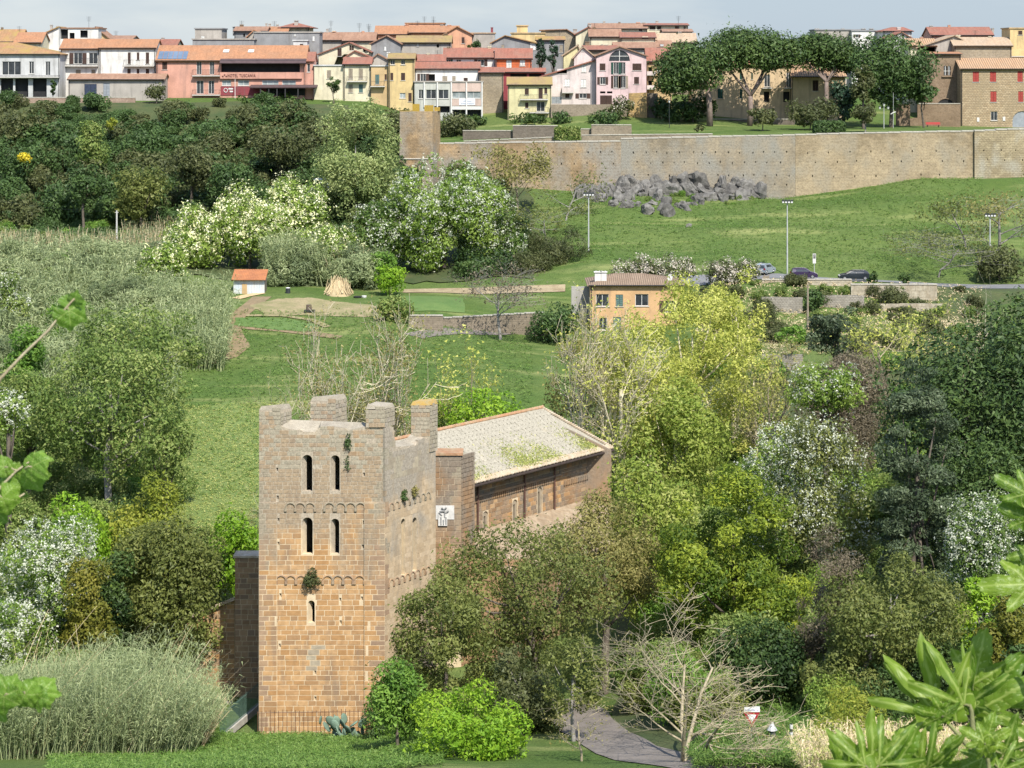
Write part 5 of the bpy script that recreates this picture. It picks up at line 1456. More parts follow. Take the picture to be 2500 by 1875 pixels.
back('orange roofed house with white chimneys on the skyline', 838, 915, 100, 476, 'cream', ('x', 80, 'b'), [], chim=((853,84,96,.8,WALLS['white']), (888,90,98,.6,WALLS['white']), (906,84,96,.7,WALLS['white'])), ant=((877,56,80), (900,58,80)), D=9)
back('windowless grey gable in the middle of the town', 906, 978, 106, 466, 'grey', ('y', 944, 87, 'b'), [(938,113,943,124,'w')], D=8)
back('small pale grey gable above the yellow annex', 904, 948, 146, 454, 'warmgrey', ('y', 922, 132, 'b'), [], D=5)
back('grey house with long ochre mossy roof', 968, 1100, 104, 470, 'warmgrey', ('x', 88, 'y'), [(1018,106,1022,114,'w'), (1066,108,1072,116,'k')], D=9)
back('coral house with broad tiled roofs on the skyline', 916, 1036, 84, 486, 'coral', ('x', 64, 'o'), [], D=10, chim=((968,66,76,.5),))
back('coral house with brown doors and tiled porch roof', 1000, 1118, 80, 482, 'coral', ('x', 64, 'o'), [(1081,91,1088,104,'b'), (1108,90,1113,104,'b')], chim=((1097,60,84,.7,WALLS['coral']),), D=9)
back('coral gable end with single brown door', 1085, 1152, 83, 480, 'coral', ('y', 1116, 65, 'o'), [(1127,91,1134,106,'b')], D=9)
back('coral house with thin top roof above the others', 990, 1084, 58, 500, 'coral', ('f', 'o'), [], ant=((1036,40,56), (1058,40,56)), D=9)
back('long white house with curtained windows under a red roof', 1084, 1210, 141, 458, 'white', ('x', 118, 'r'), [(1090,145,1100,158,'d'), (1114,145,1126,160,'d'), (1166,145,1182,161,'d')], D=8)
back('low red roofed house in front of the long white house', 1010, 1086, 150, 455, 'warmgrey', ('x', 134, 'r'), [(1050,147+5,1060,158,'d')], D=6)
back('tan house with flat edge on the skyline right of the coral gable', 1152, 1208, 82, 486, 'warmgrey', ('f', 'd'), [], chim=((1201,66,80,.5,WALLS['redwall']),), D=9)
back('large grey gabled house in front of the cypresses', 1200, 1312, 104, 468, 'grey', ('y', 1233, 87, 'm', 106), [(1224,109,1231,122,'t'), (1294,106,1308,122,'w')], D=10)
back('yellow ochre tower house on the skyline', 1248, 1330, 82, 488, 'yellow', ('f', 'ochre'), [], D=8)
back('yellow ochre roof turret', 1262, 1288, 64, 491, 'yellow', ('f', 'ochre'), [], D=5)
back('grey house with wall of drainpipes behind the cypresses', 1310, 1378, 98, 474, 'grey', ('x', 90, 'm'), [(1366,110,1374,128,'t')], D=8)
back('tan block with mono pitch roof right of the yellow tower', 1322, 1406, 74, 490, 'stone', ('y', 1384, 72, 'b', 86), [], chim=((1404,70,80,.8),), D=9)
back('cream gable with long red roof on the skyline', 1406, 1470, 83, 486, 'cream', ('y', 1437, 66, 'r'), [(1452,72,1458,79,'k')], D=10, chim=((1440,57,66,.6),))
back('long roof house with balcony windows at the skyline', 1440, 1580, 70, 496, 'cream', ('x', 58, 'b'), [(1453,72,1460,79,'b'), (1560,70,1568,76,'b')], chim=((1475,51,60,.5), (1572,54,62,.6)), D=10)
back('cream house with tent shaped brown roof', 1440, 1516, 90, 480, 'cream', ('x', 72, 'b'), [], D=9)
back('cream house with slanting red roof above the pink gable', 1516, 1600, 92, 478, 'cream', ('x', 80, 'r'), [(1568,89,1582,95,'o' if False else 't')], D=9)
back('long flat roofed house with shutters on the right skyline', 1574, 1680, 62, 498, 'cream', ('x', 58, 'r'), [(1586,64,1600,72,'b'), (1604,64,1614,72,'b'), (1648,64,1658,71,'b'), (1669,64,1674,71,'b')], chim=((1604,50,60,.6),), D=10)
back('grey house with small window below the shuttered skyline house', 1620, 1690, 78, 486, 'grey', ('x', 72, 'b'), [(1634,88,1639,96,'k')], D=9)
back('pale yellow gable with white bargeboards left of the pink house', 1376, 1420, 134, 458, 'pale', ('y', 1412, 110, 'd'), [], D=7)
back('pink white twin gable with round vent', 1402, 1452, 138, 454, 'palepink', ('y', 1423, 114, 'd'), [(1420,119,1425,125,'w')], D=7)
back('red roof house between the gables and the skyline', 1425, 1506, 122, 466, 'stone', ('x', 112, 'r'), [], chim=((1434,101,112,.9,WALLS['brownst']),), D=8)
back('brown roofed house behind the pink gable', 1500, 1600, 118, 470, 'warmgrey', ('x', 104, 'b'), [], chim=((1588,108,118,.7,WALLS['white']),), D=9)
back('white fronted house with grey roof right of the pink gable', 1560, 1640, 116, 475, 'offw', ('x', 100, 'b'), [(1612,108,1620,113,'k')], D=9)
back('tan roofed house below the grey skyline house', 1590, 1700, 104, 480, 'stone', ('x', 82, 'd'), [], D=9)
# --- behind the pines and at the right
house('peach_building', 'long peach building with green shutters behind the stone pines', 1690, 1932, 158, 312, 452, 'peach', ('x', 140, 'o'),
      [(1754,175,1764,194,'g'), (1806,178,1812,194,'g'), (1834,178,1838,194,'g'), (1866,182,1880,212,'d'), (1920,176,1930,212,'d'), (1752,217,1765,240,'g'), (1806,218,1812,240,'g'), (1833,218,1838,240,'g'), (1865,224,1878,249,'k'), (1915-3,224,1928,249,'k')], [(1860,1884,200,214), (1914,1932,200,214)], D=10, cat='building')
house('peach_building', 'lower peach building with brown shutter right of the long one', 1933, 2064, 187, 312, 451, 'peach', ('x', 154, 'p'), [(1984,196,1998,222,'b')], D=10, cat='building')
back('flat roofed pale house peeping over the pines', 1990, 2100, 74, 500, 'warmgrey', ('f', 'grey'), [], chim=((1995,69,76,.8), (2058,69,76,.6)), D=9)
back('white house with flat roof above the dark tree', 2080, 2160, 76, 498, 'white', ('f', 'grey'), [(2088,84,2096,92,'d')], chim=((2109,69,76,.8), (2128,69,76,.8)), D=9)
back('red hipped roof house above the dark tree', 2156, 2226, 76, 490, 'white', ('h', 2176, 2206, 66, 'r'), [], chim=((2195,66,72,.7,WALLS['white']),), D=9)
back('white gable with dark windows right of the dark tree', 2166, 2226, 93, 474, 'white', ('y', 2200, 78, 'r'), [(2188,83,2192,92,'k'), (2201,84,2207,93,'b')], D=8)
back('house with large plain red roof on the right skyline', 2274, 2424, 86, 480, 'salmon', ('x', 67, 'r'), [], chim=((2274,62,70,.6), (2424,68,78,.5), (2364,76,84,.6)), D=10)
back('house with coarse tiled roof beside the dark tree', 2218, 2285, 112, 462, 'cream', ('x', 95, 'p'), [], D=7)
house('plastered_house', 'beige plastered gable above the tower house', 2240, 2392, 116, 310, 462, 'warmgrey', ('y', 2330, 87, 'd', 120), [(2321,96,2327,104,'b')], D=9)
back('house with rubble wall and tan roof at the right', 2330, 2470, 112, 459, 'stone', ('x', 92, 'd'), [], D=9)
back('bright yellow house with terrace at the right edge', 2466, 2560, 70, 462, 'yellow', ('f', 'ochre'), [(2486,75,2496,85,'b')], [(2466,2520,119,137,None,1.2,WALLS['yellow'])], D=8)
th = house('tower_house', 'brown stone tower house with twin arched window', 2254, 2346, 132, 314, 454, 'brownst', ('x', 128, 'o'), [(2304,160,2312,184,'d','arch'), (2313,160,2321,184,'d','arch'), (2286,241,2332,312,'k','arch')], D=7)
MB().box(XU(2299, 454), XU(2326, 454), 453.7, 453.98, ZV(188, 454), ZV(185.5, 454)).build('window_sill', WALLS['brownst'], th)
sh = house('stone_house', 'golden stone house with red shutters at the right edge', 2346, 2560, 168, 316, 450, 'goldst', ('x', 143, 'p'),
      [(2375,175,2390,200,'r'), (2417,175,2432,200,'r'), (2484,174,2497,200,'r'), (2418,223,2433,249,'r'), (2486,223,2498,249,'r'), (2419,272,2435,294,'d'), (2472,271,2520,311,'G','arch')], D=10)
MB().tube([(XU(2348, 450), 449.85, ZV(312, 450)), (XU(2348, 450), 449.85, ZV(170, 450))], [.07, .07], 6).build('downpipe', DKFRAME, sh)
for u, v in ((2388,292), (2451,290)):
    MB().box(XU(u-3, 450), XU(u+3, 450), 449.9, 449.99, ZV(v+5, 450), ZV(v-5, 450)).build('utility_box', FRAME, sh)

# ---------------------------------------------------------------- town walls, terraces
YW = 403.0
CW = thing('city_wall', 'long medieval town wall of weathered tuff with rows of small square holes', 'city wall', (XU(1900, YW), YW, gz(1900, YW)))
WM = [masonry('wall_orange', (.38,.26,.14), (.30,.21,.12), (.36,.28,.18), .46, .26, grey=(.27,.25,.21), greyf=.35, scale=.12, bmp=.8),
      masonry('wall_grey', (.33,.27,.185), (.27,.225,.16), (.35,.30,.22), .46, .26, grey=(.27,.255,.215), greyf=.35, scale=.15, bmp=.8),
      masonry('wall_tan', (.38,.30,.19), (.32,.25,.155), (.40,.33,.23), .46, .26, grey=(.31,.27,.2), greyf=.05, scale=.15, bmp=.8),
      masonry('wall_pale', (.42,.35,.22), (.36,.29,.18), (.34,.28,.19), .62, .32, grey=(.35,.32,.25), greyf=.0, scale=.2, bmp=1.0)]
COP = surf('pale_coping', (.46,.43,.36), (.36,.33,.28), .8, fine=.4)
segs = [(1056,1516,[(1056,352),(1300,348),(1516,346)],WM[0],0.0), (1516.3,1942,[(1516,340),(1640,337),(1790,334),(1942,331)],WM[1],.12),
        (1942.3,2378,[(1942,331),(2020,328),(2200,324),(2378,321)],WM[2],.06), (2378.3,2760,[(2378,320),(2430,319),(2431,317),(2760,312)],WM[3],-.5)]
holes_by = [[(u, v) for v in (372,) for u in range(1120,1500,29)] + [(u+9, 399) for u in range(1330,1500,32)],
            [(u, v) for v, o in ((372,0),(397,12),(428,5)) for u in range(1545+o,1930,29)]+[(u,450) for u in range(1830,1930,30)],
            [(u, v+(v-372)*.0-(u-1950)*.01) for v, o in ((373,26),(396,46),(430,40)) for u in range(1945+o,2370,52) if not (v > 420 and u > 2320)],
            [(u, v) for v, o in ((366,20),(390,34)) for u in range(2378+o,2700,42)]]
for (ua, ub_, top, mt, dy), hs in zip(segs, holes_by):
    pts = [(XU(ua, YW), gz(ua, YW)-2.5), (XU(ub_, YW), gz(ub_, YW)-2.5)] + [(XU(u, YW), ZV(v, YW)) for u, v in reversed(top)]
    hl = []
    for u, v in hs:
        x, z = XU(u+RR.uniform(-4, 4), YW), ZV(v+RR.uniform(-2, 2), YW); w, h = .07+RR.random()*.04, .12+RR.random()*.09
        hl.append([(x-w, z-h), (x+w, z-h), (x+w, z+h), (x-w, z+h)])
    m = MB().wall(pts, hl, lambda a, b, d: Vector((a, YW+dy+d, b)), .7)
    zt = min(ZV(v, YW) for u, v in top)
    m.box(XU(ua, YW), XU(ub_, YW), YW+dy+.72, YW+3.2, gz((ua+ub_)/2, YW)-3, zt-.4)
    s = m.build('wall_section', mt, CW)
    m = MB()
    for (u_a, va), (u_b, vb_) in zip(top, top[1:]):
        if u_b-u_a < 3: continue
        n = max(1, int((u_b-u_a)/26))
        for i in range(n):
            a, b = u_a+(u_b-u_a)*i/n, u_a+(u_b-u_a)*(i+.97)/n; z = ZV(va+(vb_-va)*(i+.5)/n, YW)+RR.uniform(-.04, .04)
            m.box(XU(a, YW), XU(b, YW), YW+dy-.06, YW+1.3, z+.003, z+.22)
    m.build('coping', COP, s)
# square wall tower
WT_ = thing('wall_tower', 'square tuff wall tower with broken merlons at the end of the town wall', 'tower', (XU(1018, 399), 399, gz(1018, 399)))
YQ = 398.0
m = MB(); zt = ZV(272, YQ); zb_ = gz(1018, YQ)-2
m.hexa([(XU(975, YQ), YQ, zb_), (XU(1057, YQ), YQ, zb_), (XU(1075, YQ+5.5), YQ+5.5, zb_), (XU(985, YQ+5.5), YQ+5.5, zb_)],
       [(XU(976, YQ), YQ, zt), (XU(1056, YQ), YQ, zt), (XU(1075, YQ+5.5), YQ+5.5, zt), (XU(985, YQ+5.5), YQ+5.5, zt)])
m.build('tower_shaft', WM[0], WT_)
MOSSY = stone_mat('mossy_merlon', [(.36,.24,.09), (.42,.27,.08)], (.4,.27,.05), 0, 1, 1.5)
for a, b, v in ((976,1006,270.5), (1007,1024,254), (1036,1058,257)):
    MB().box(XU(a, YQ), XU(b, YQ), YQ+.02, YQ+.9, zt+.002, ZV(v, YQ)).build('merlon', MOSSY, WT_)
MB().box(XU(1060, YQ+4), XU(1074, YQ+4), YQ+3.6, YQ+5.4, zt+.002, ZV(262, YQ+4)).build('merlon', MOSSY, WT_)
MB().tube([(XU(975, YQ), YQ-.05, ZV(388, YQ)), (XU(1057, YQ), YQ-.05, ZV(388, YQ))], [.12, .12], 5).build('string_course', COP, WT_)
# garden terraces behind the wall
def lowwall(label, u0, u1, v0, v1, Y, mat, name='garden_wall', cop=True, th=.5, v0b=None):
    X0, X1 = XU(u0, Y), XU(u1, Y); T = thing(name, label, 'wall', ((X0+X1)/2, Y, ZV(v1, Y))); T['kind'] = 'thing'
    zb = min(ZV(v1, Y), gz(u0, Y), gz(u1, Y))-.5; z0, z1 = ZV(v0, Y), ZV(v0b if v0b is not None else v0, Y)
    n = max(2, int((X1-X0)/1.3)); pts = [(X0, zb), (X1, zb)]+[(X1+(X0-X1)*i/n, z1+(z0-z1)*i/n+RR.uniform(-.05, .05)) for i in range(n+1)]
    MB().wall(pts, [], lambda a, b, d: Vector((a, Y+d, b)), th).build('masonry', mat, T)
    if cop:
        m = MB()
        for i in range(n):
            a, b = X0+(X1-X0)*i/n, X0+(X1-X0)*(i+.97)/n; z = z0+(z1-z0)*(i+.5)/n+.03
            m.box(a, b, Y-.08, Y+th+.08, z, z+.14)
        m.build('coping', COP, T)
    return T
GW = masonry('garden_stone', (.22,.18,.13), (.28,.23,.17), (.26,.22,.17), .5, .3)
GWD = masonry('dark_garden_stone', (.13,.11,.09), (.18,.15,.12), (.16,.14,.11), .5, .3)
PINKW = masonry('pinkish_retaining_wall', (.30,.21,.16), (.34,.25,.19), (.32,.25,.2), .6, .35)
lowwall('pinkish retaining wall below the villa at the cliff top', -60, 330, 239, 262, 441, PINKW)
lowwall('dark stone terrace wall behind the square wall tower', 1130, 1255, 320, 348, 420, GWD)
lowwall('grey terrace wall below the lemon yellow house', 1252, 1362, 308, 345, 419, GWD)
lowwall('lower terrace wall with pale coping above the town wall', 1132, 1352, 346, 356, 411, GW, v0b=336)
lowwall('stone terrace wall right of the clipped round bush', 1415, 1445, 316, 340, 418, GW)
lowwall('stepped stone wall below the ruined gate pier', 1444, 1542, 306, 336, 417, GW)
lowwall('ruin wall footing with pale top on the park lawn', 1420, 1740, 331, 340, 409, GW, v0b=328)
lowwall('brown wall under the pink houses', 1345, 1530, 255, 300, 440, GW, cop=False)
lowwall('crumbling garden wall left of the tower house', 2240, 2345, 254, 314, 446, WALLS['brownst'])
lowwall('rounded ruin stub by the lamps', 2188, 2222, 254, 312, 445, WALLS['brownst'], cop=False)
lowwall('low ruin wall linking two stubs', 2222, 2242, 288, 313, 445.5, WALLS['brownst'], cop=False)
lowwall('shaded park wall behind the pine trunks', 1630, 1940, 292, 316, 446, GWD)
# ruined gate pier
gp_ = thing('gate_pier', 'ochre ruined gate pier beside a dark passage', 'ruin', (XU(1552, 440), 440, gz(1552, 440)))
MB().hexa([(XU(1534, 440), 440, gz(1552, 440)-1), (XU(1580, 440), 440, gz(1552, 440)-1), (XU(1580, 440), 442, gz(1552, 440)-1), (XU(1534, 440), 442, gz(1552, 440)-1)],
          [(XU(1536, 440), 440, ZV(228, 440)), (XU(1579, 440), 440, ZV(226, 440)), (XU(1579, 440), 442, ZV(226, 440)), (XU(1536, 440), 442, ZV(228, 440))]).build('pier', masonry('ochre_stone', (.42,.28,.11), (.36,.25,.12), (.4,.3,.17), .5, .35), gp_)
MB().box(XU(1581, 441), XU(1606, 441), 441, 443, gz(1590, 441)-.5, ZV(228, 441)).build('passage', GWD, gp_)
# terraces above the road to the right
CONC = masonry('concrete_terrace', (.37,.33,.25), (.42,.37,.28), (.22,.18,.12), 1.1, .9, grey=(.28,.23,.16), greyf=.15, scale=.5)
DRYST = masonry('dry_stone', (.26,.24,.20), (.34,.31,.26), (.14,.12,.10), .42, .25)
lowwall('pale concrete retaining wall under the road at the right', 2078, 2288, 696, 730, ground(2183, 730)-.1, CONC, 'retaining_wall')
lowwall('second stepped retaining wall below the pale one', 2110, 2300, 742, 764, ground(2205, 764)-.1, CONC, 'retaining_wall', cop=False)
lowwall('grey dry stone wall left of the wooden pole', 1860, 1960, 726, 762, ground(1910, 762)-.1, DRYST, 'retaining_wall', cop=False)
lowwall('low brown dry stone wall right of the wooden pole', 1975, 2110, 722, 752, ground(2042, 752)-.1, DRYST, 'retaining_wall', cop=False)
lowwall('low wall along the edge of the road below the cars', 1860, 2080, 684, 694, ground(1970, 694)-.1, CONC, 'retaining_wall')
lowwall('dark stone wall under the small garden tree', 1860, 1960, 866, 905, ground(1910, 905)-.1, DRYST, 'retaining_wall', cop=False)
lowwall('stone wall of the lane behind the bare tree', 1080, 1330, 778, 812, ground(1205, 812)-.1, GW, 'retaining_wall', v0b=764)
lowwall('broken pale stone wall at the end of the lane', 1000, 1082, 772, 805, ground(1041, 805)-.1, GW, 'retaining_wall')
lowwall('grey yard wall left of the orange house', 1395, 1440, 700, 740, 322, W_('yard_render', (.36,.34,.31)), 'retaining_wall', cop=False)
# orange house by the road
oh = house('orange_house', 'orange farmhouse with hipped brown roof and white shuttered windows', 1441, 1665, 696, 835, 318, 'orangeh', ('h', 1500, 1570, 667, 'w'),
      [(1455,718,1486,748,'d'), (1503,719,1521,748,'e'), (1551,718,1583,747,'d'), (1624,734,1652,762,'d'), (1462,776,1482,806,'d'), (1497,774,1516,810,'e'), (1564,780,1578,806,'b')], D=10,
      chim=((1460,662,684,.9,FRAME), (1474,662,684,.8,FRAME)))
MB().tube([(XU(1636, 320), 320, ZV(690, 320)), (XU(1636, 320), 320, ZV(678, 320))], [.04, .04], 5).build('dish_mast', DKFRAME, oh)
m = MB(); c = P(1636, 677, 319.9)
ring = [[c+Vector((math.cos(a*math.pi/8)*r*.62, -.25*r*r+.15, math.sin(a*math.pi/8)*r*.85+.1*math.cos(a*math.pi/8))) for a in range(16)] for r in (.05, .35, .6)]
vs = [p for r in ring for p in r]; m.add(vs, [tuple(range(16))]+[(k*16+i, k*16+(i+1) % 16, (k+1)*16+(i+1) % 16, (k+1)*16+i) for k in range(2) for i in range(16)])
m.build('satellite_dish', FRAME, oh)
# ---------------------------------------------------------------- trees of the valley, far to near
# stone pines in the park
def stone_pine(label, crowns, trunk_u, v_base, Y, fork, r=.55, seed=1):
    """crowns: flat-topped heads as (u, v_top, v_bottom, width, share)"""
    base = P(trunk_u, v_base, Y); base.z = gz(trunk_u, Y)
    root = thing('stone_pine', label, 'pine tree', base)
    Ps, Ns, Ts = [], [], []; heads = []
    for (u, vt, vb, w, n, dY) in crowns:
        Yc = Y+dY
        c = P(u, (vt+vb)/2, Yc); rr = np.array([px(w/2, Yc), px(w/2, Yc)*.8, px((vb-vt)/2, Yc)])
        p, nr, ti, cc, rad = crown_points(c, rr, n, 56, .46, .75, .2, (.6, 1.05), .8)
        Ps.append(p); Ns.append(nr); Ts.append(ti); heads.append((c, rr, cc))
    finish_crown(root, 'crown', np.concatenate(Ps), np.concatenate(Ns), px(7.5, Y), LM['pine'], np.concatenate(Ts), aspect=.5, up=.5)
    m = MB(); f = P(fork[0], fork[1], Y)
    m.tube([base-Vector((0,0,.3)), base.lerp(f, .5)+Vector((.15,0,0)), f], [r*1.2, r, r*.85], 8)
    for (c, rr, cc) in heads:
        for k in range(3):
            e = Vector(cc[k*3 % len(cc)]); e.z = min(e.z, c.z)
            m.tube([f, f.lerp(e, .5)+Vector((0, 0, -.3)), e], [r*.6, r*.4, r*.15], 6)
    m.build('trunk', surf('pine_bark', (.24,.19,.16), (.15,.11,.09), 1.5, fine=.5, bmp=.6), root, smooth=True)
stone_pine('leftmost stone pine with round crown and one leaning trunk', [(1690,92,238,205,12000,0), (1642,162,240,100,4000,-2)], 1733, 314, 432, (1728,215))
stone_pine('middle stone pine with forked trunk and broad crown', [(1825,66,185,260,14000,3), (1905,88,176,160,6000,2)], 1830, 312, 436, (1832,235), .5)
stone_pine('right stone pine with bent limbs and flat crown', [(2012,78,175,200,10000,5), (2062,98,188,120,4500,4)], 2014, 300, 438, (2018,200), .45)
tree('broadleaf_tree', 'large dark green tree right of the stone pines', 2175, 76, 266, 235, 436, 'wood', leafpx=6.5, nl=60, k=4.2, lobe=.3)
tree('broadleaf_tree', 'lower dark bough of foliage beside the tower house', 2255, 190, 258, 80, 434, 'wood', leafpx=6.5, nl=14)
tree('cypress_tree', 'slim grey green cypress in front of the large dark tree', 2108, 140, 300, 56, 428, 'woodb', 'cypress', leafpx=6, nl=30, lobe=.28)
tree('fir_tree', 'dark fir with drooping boughs left of the slim cypress', 2060, 190, 300, 80, 434, 'cypress', 'fir', leafpx=7)
tree('olive_tree', 'grey olive tree behind the middle pine trunk', 1862, 262, 305, 84, 422, 'woodb', leafpx=6, nl=14)
tree('olive_tree', 'wide grey olive tree left of the clipped hedge', 1978, 242, 304, 150, 424, 'woodb', leafpx=6, nl=18)
tree('olive_tree', 'small olive tree with split trunk on the lawn edge', 2113, 250, 302, 82, 412, 'woodb', leafpx=6, nl=14, bark=BARK_GREY)
tree('dark_shrub', 'big dark shrub behind the leftmost pine trunk', 1692, 228, 298, 130, 438, 'dark', 'shrub', leafpx=6.5)
tree('dark_shrub', 'dark shrub by the passage left of the pines', 1618, 236, 290, 70, 440, 'wood', 'shrub', leafpx=6)
tree('cypress_tree', 'left one of two dark cypresses in the town', 1320, 95, 168, 26, 462, 'cypress', 'cypress', leafpx=5, nl=24, lobe=.3)
tree('cypress_tree', 'right one of two dark cypresses in the town', 1350, 94, 166, 26, 461, 'cypress', 'cypress', leafpx=5, nl=24, lobe=.3)
tree('palm_tree', 'small palm below the coral gable', 1158, 101, 120, 44, 474, 'wood', 'palm', leafpx=6, aspect=.25, nl=10, droop=.4)
tree('palm_tree', 'dark palm in front of the cream house', 815, 182, 225, 34, 444, 'dark', 'palm', leafpx=7, aspect=.25, nl=10, droop=.5)
tree('cypress_tree', 'small dark conifer at the villa pillars', 131, 190, 236, 16, 443, 'dark', 'cypress', leafpx=5, nl=14, lobe=.3)
tree('shrub', 'leafy tree at the corner of the low garage', 382, 200, 248, 56, 440, 'woodb', 'shrub', leafpx=5.5)
tree('shrub', 'pink flowering bush in front of the pink house garage', 1515, 232, 300, 70, 436, 'woodb', 'shrub', leafpx=5.5, bloom=PINK_BLOOM, bloomf=.12)
tree('shrub', 'green bush beside the garden wall under the pink house', 1478, 268, 318, 100, 432, 'wood', 'shrub', leafpx=6)
tree('shrub', 'dark hedge below the grey and pink office block', 1170, 286, 318, 130, 438, 'dark', 'shrub', leafpx=6, nl=18)
tree('shrub', 'dark hedge at the foot of the lemon yellow house', 1290, 278, 306, 110, 436, 'dark', 'shrub', leafpx=6, nl=18)
tree('shrub', 'dark hedge right of the lemon yellow house', 1372, 270, 312, 70, 434, 'wood', 'shrub', leafpx=6)
tree('shrub', 'climbing shrub on the terrace behind the wall tower', 1110, 275, 345, 110, 426, 'woodb', 'shrub', leafpx=6, nl=20)
tree('shrub', 'grey shrub low on the lawn left of the pine trunk', 1708, 303, 322, 30, 414, 'woodb', 'shrub', leafpx=5, stem=False, nl=10)
tree('shrub', 'dark shrubs under the tan wall by the lamp', 1640, 262, 300, 50, 436, 'dark', 'shrub', leafpx=6, stem=False)
# clipped hedges
def clipped(label, u0, u1, v0, v1, Y, leaf, toplit='lime', rnd=.35, name='clipped_hedge'):
    c = P((u0+u1)/2, (v0+v1)/2, Y); a = np.array([px((u1-u0)/2, Y), 1.6, px((v1-v0)/2, Y)])
    n = 2600; d = rng.uniform(-1, 1, (n, 3)); k = rng.integers(0, 3, n); d[np.arange(n), k] = np.sign(d[np.arange(n), k])
    q = np.sign(d)*np.abs(d); q = q/np.maximum(1, (np.sum(np.abs(q)**(2/rnd), 1, keepdims=True))**(rnd/2))
    root = thing(name, label, 'hedge', (c.x, c.y, c.z-a[2]))
    finish_crown(root, 'foliage', np.array(c)+q*a, unit(q), px(6, Y), LM[leaf], rng.uniform(0, 1, n), aspect=.6)
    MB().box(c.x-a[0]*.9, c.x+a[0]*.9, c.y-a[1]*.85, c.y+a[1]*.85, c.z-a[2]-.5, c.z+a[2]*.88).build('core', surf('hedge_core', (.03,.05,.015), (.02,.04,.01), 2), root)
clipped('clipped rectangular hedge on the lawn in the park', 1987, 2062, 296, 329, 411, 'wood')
clipped('clipped round bush behind the town wall coping', 1355, 1415, 309, 344, 411, 'mid')
# wooded cliff below the town on the left
pro = []
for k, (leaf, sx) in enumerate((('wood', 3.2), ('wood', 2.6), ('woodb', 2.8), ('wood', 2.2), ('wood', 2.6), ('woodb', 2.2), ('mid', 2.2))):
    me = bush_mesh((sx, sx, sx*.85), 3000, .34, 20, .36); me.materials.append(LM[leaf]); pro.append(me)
spots = []
for i in range(312):
    Y = RR.uniform(379, 437); u = RR.uniform(-40, 1000)
    if u > 760 and Y > 425: continue
    if 300 < u < 430 and Y > 428: continue
    spots.append((u, Y))
lab_ = 'dark green bush in the wooded slope below the town'
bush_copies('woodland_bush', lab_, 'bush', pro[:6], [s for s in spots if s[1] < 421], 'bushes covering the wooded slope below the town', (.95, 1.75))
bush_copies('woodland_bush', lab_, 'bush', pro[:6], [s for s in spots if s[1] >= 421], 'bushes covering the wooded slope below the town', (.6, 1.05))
tree('broadleaf_tree', 'brownish green rounded tree standing low on the wooded slope', 345, 385, 545, 150, 374, 'oliveb', leafpx=6.5, nl=30)
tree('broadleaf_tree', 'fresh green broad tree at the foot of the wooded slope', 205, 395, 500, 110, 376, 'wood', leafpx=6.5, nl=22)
tree('broadleaf_tree', 'tall leafy tree high on the wooded slope', 225, 290, 420, 90, 398, 'mid', leafpx=6, nl=22)
tree('broadleaf_tree', 'dull grey green tree right of the brownish tree', 470, 345, 470, 150, 384, 'woodb', leafpx=6.5, nl=26)
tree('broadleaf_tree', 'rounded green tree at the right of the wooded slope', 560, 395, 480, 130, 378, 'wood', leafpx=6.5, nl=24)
tree('broadleaf_tree', 'dark tree under the hotel canopy', 690, 300, 420, 150, 395, 'woodb', leafpx=6.5, nl=26)
tree('hedge', 'dark hedge row along the hotel terrace', 660, 232, 262, 210, 444, 'dark', 'hedge', leafpx=6, nl=26, stem=False)
tree('broom_bush', 'yellow flowering broom bush at the left edge of the slope', 65, 374, 394, 56, 395, 'yellow', 'bush', leafpx=5, stem=False, nl=10)
tree('broom_bush', 'small yellow broom bush higher on the slope', 272, 285, 318, 30, 412, 'gold', 'bush', leafpx=5, stem=False, nl=8)
mm_ = bush_mesh((2.6, 2.6, 1.7), 2600, .3, 18, .36); mm_.materials.append(LM['fresh'])
mm2 = bush_mesh((2.4, 2.4, 1.5), 2400, .3, 18, .36); mm2.materials.append(LM['mid'])
bush_copies('bramble_bush', 'green bramble mound on the valley floor at the left', 'bush', [mm_, mm2, pro[1], pro[6]], [(RR.uniform(-30, 330), RR.uniform(356, 386)) for i in range(90)], 'bramble mounds on the valley floor at the left', (.6, 1.1))
bush_copies('hillside_bush', 'leafy bush filling the hollow behind the flowering trees', 'bush', [pro[2], pro[6], mm2, pro[0]], [(RR.uniform(330, 1250), RR.uniform(362, 398)) for i in range(70)], 'bushes in the hollow behind the flowering trees', (.8, 1.3))
# middle band
tree('poplar_tree', 'tall feathery olive poplar in front of the wall tower', 868, 212, 620, 235, 378, 'poplar', leafpx=5.5, k=2.6, nl=90, lobe=.2, shell=(.4,1.15), bark=BARK_GREY)
tree('robinia_tree', 'large white flowering robinia in the centre below the wall', 1085, 378, 690, 330, 352, 'robin', leafpx=6.5, nl=60, lobe=.26, bloom=WHITE_BLOOM, bloomf=.26)
tree('robinia_tree', 'white flowering robinia at the right flank of the large one', 1200, 470, 690, 180, 355, 'robind', leafpx=7, nl=30, lobe=.32, bloom=WHITE_BLOOM, bloomf=.17)
tree('robinia_tree', 'flowering robinia at the left flank of the large one', 930, 480, 660, 160, 350, 'robind', leafpx=7, nl=26, bloom=WHITE_BLOOM, bloomf=.14)
tree('robinia_tree', 'yellow green flowering tree above the shed', 610, 445, 662, 210, 352, 'robin', leafpx=7, nl=32, bloom=CREAM_BLOOM, bloomf=.34)
tree('robinia_tree', 'yellow green flowering tree nearest the poplar', 720, 410, 640, 170, 358, 'robin', leafpx=7, nl=32, bloom=CREAM_BLOOM, bloomf=.3)
tree('robinia_tree', 'leftmost yellow green flowering tree of the bank', 480, 500, 670, 180, 350, 'robin', leafpx=7, nl=28, bloom=CREAM_BLOOM, bloomf=.3)
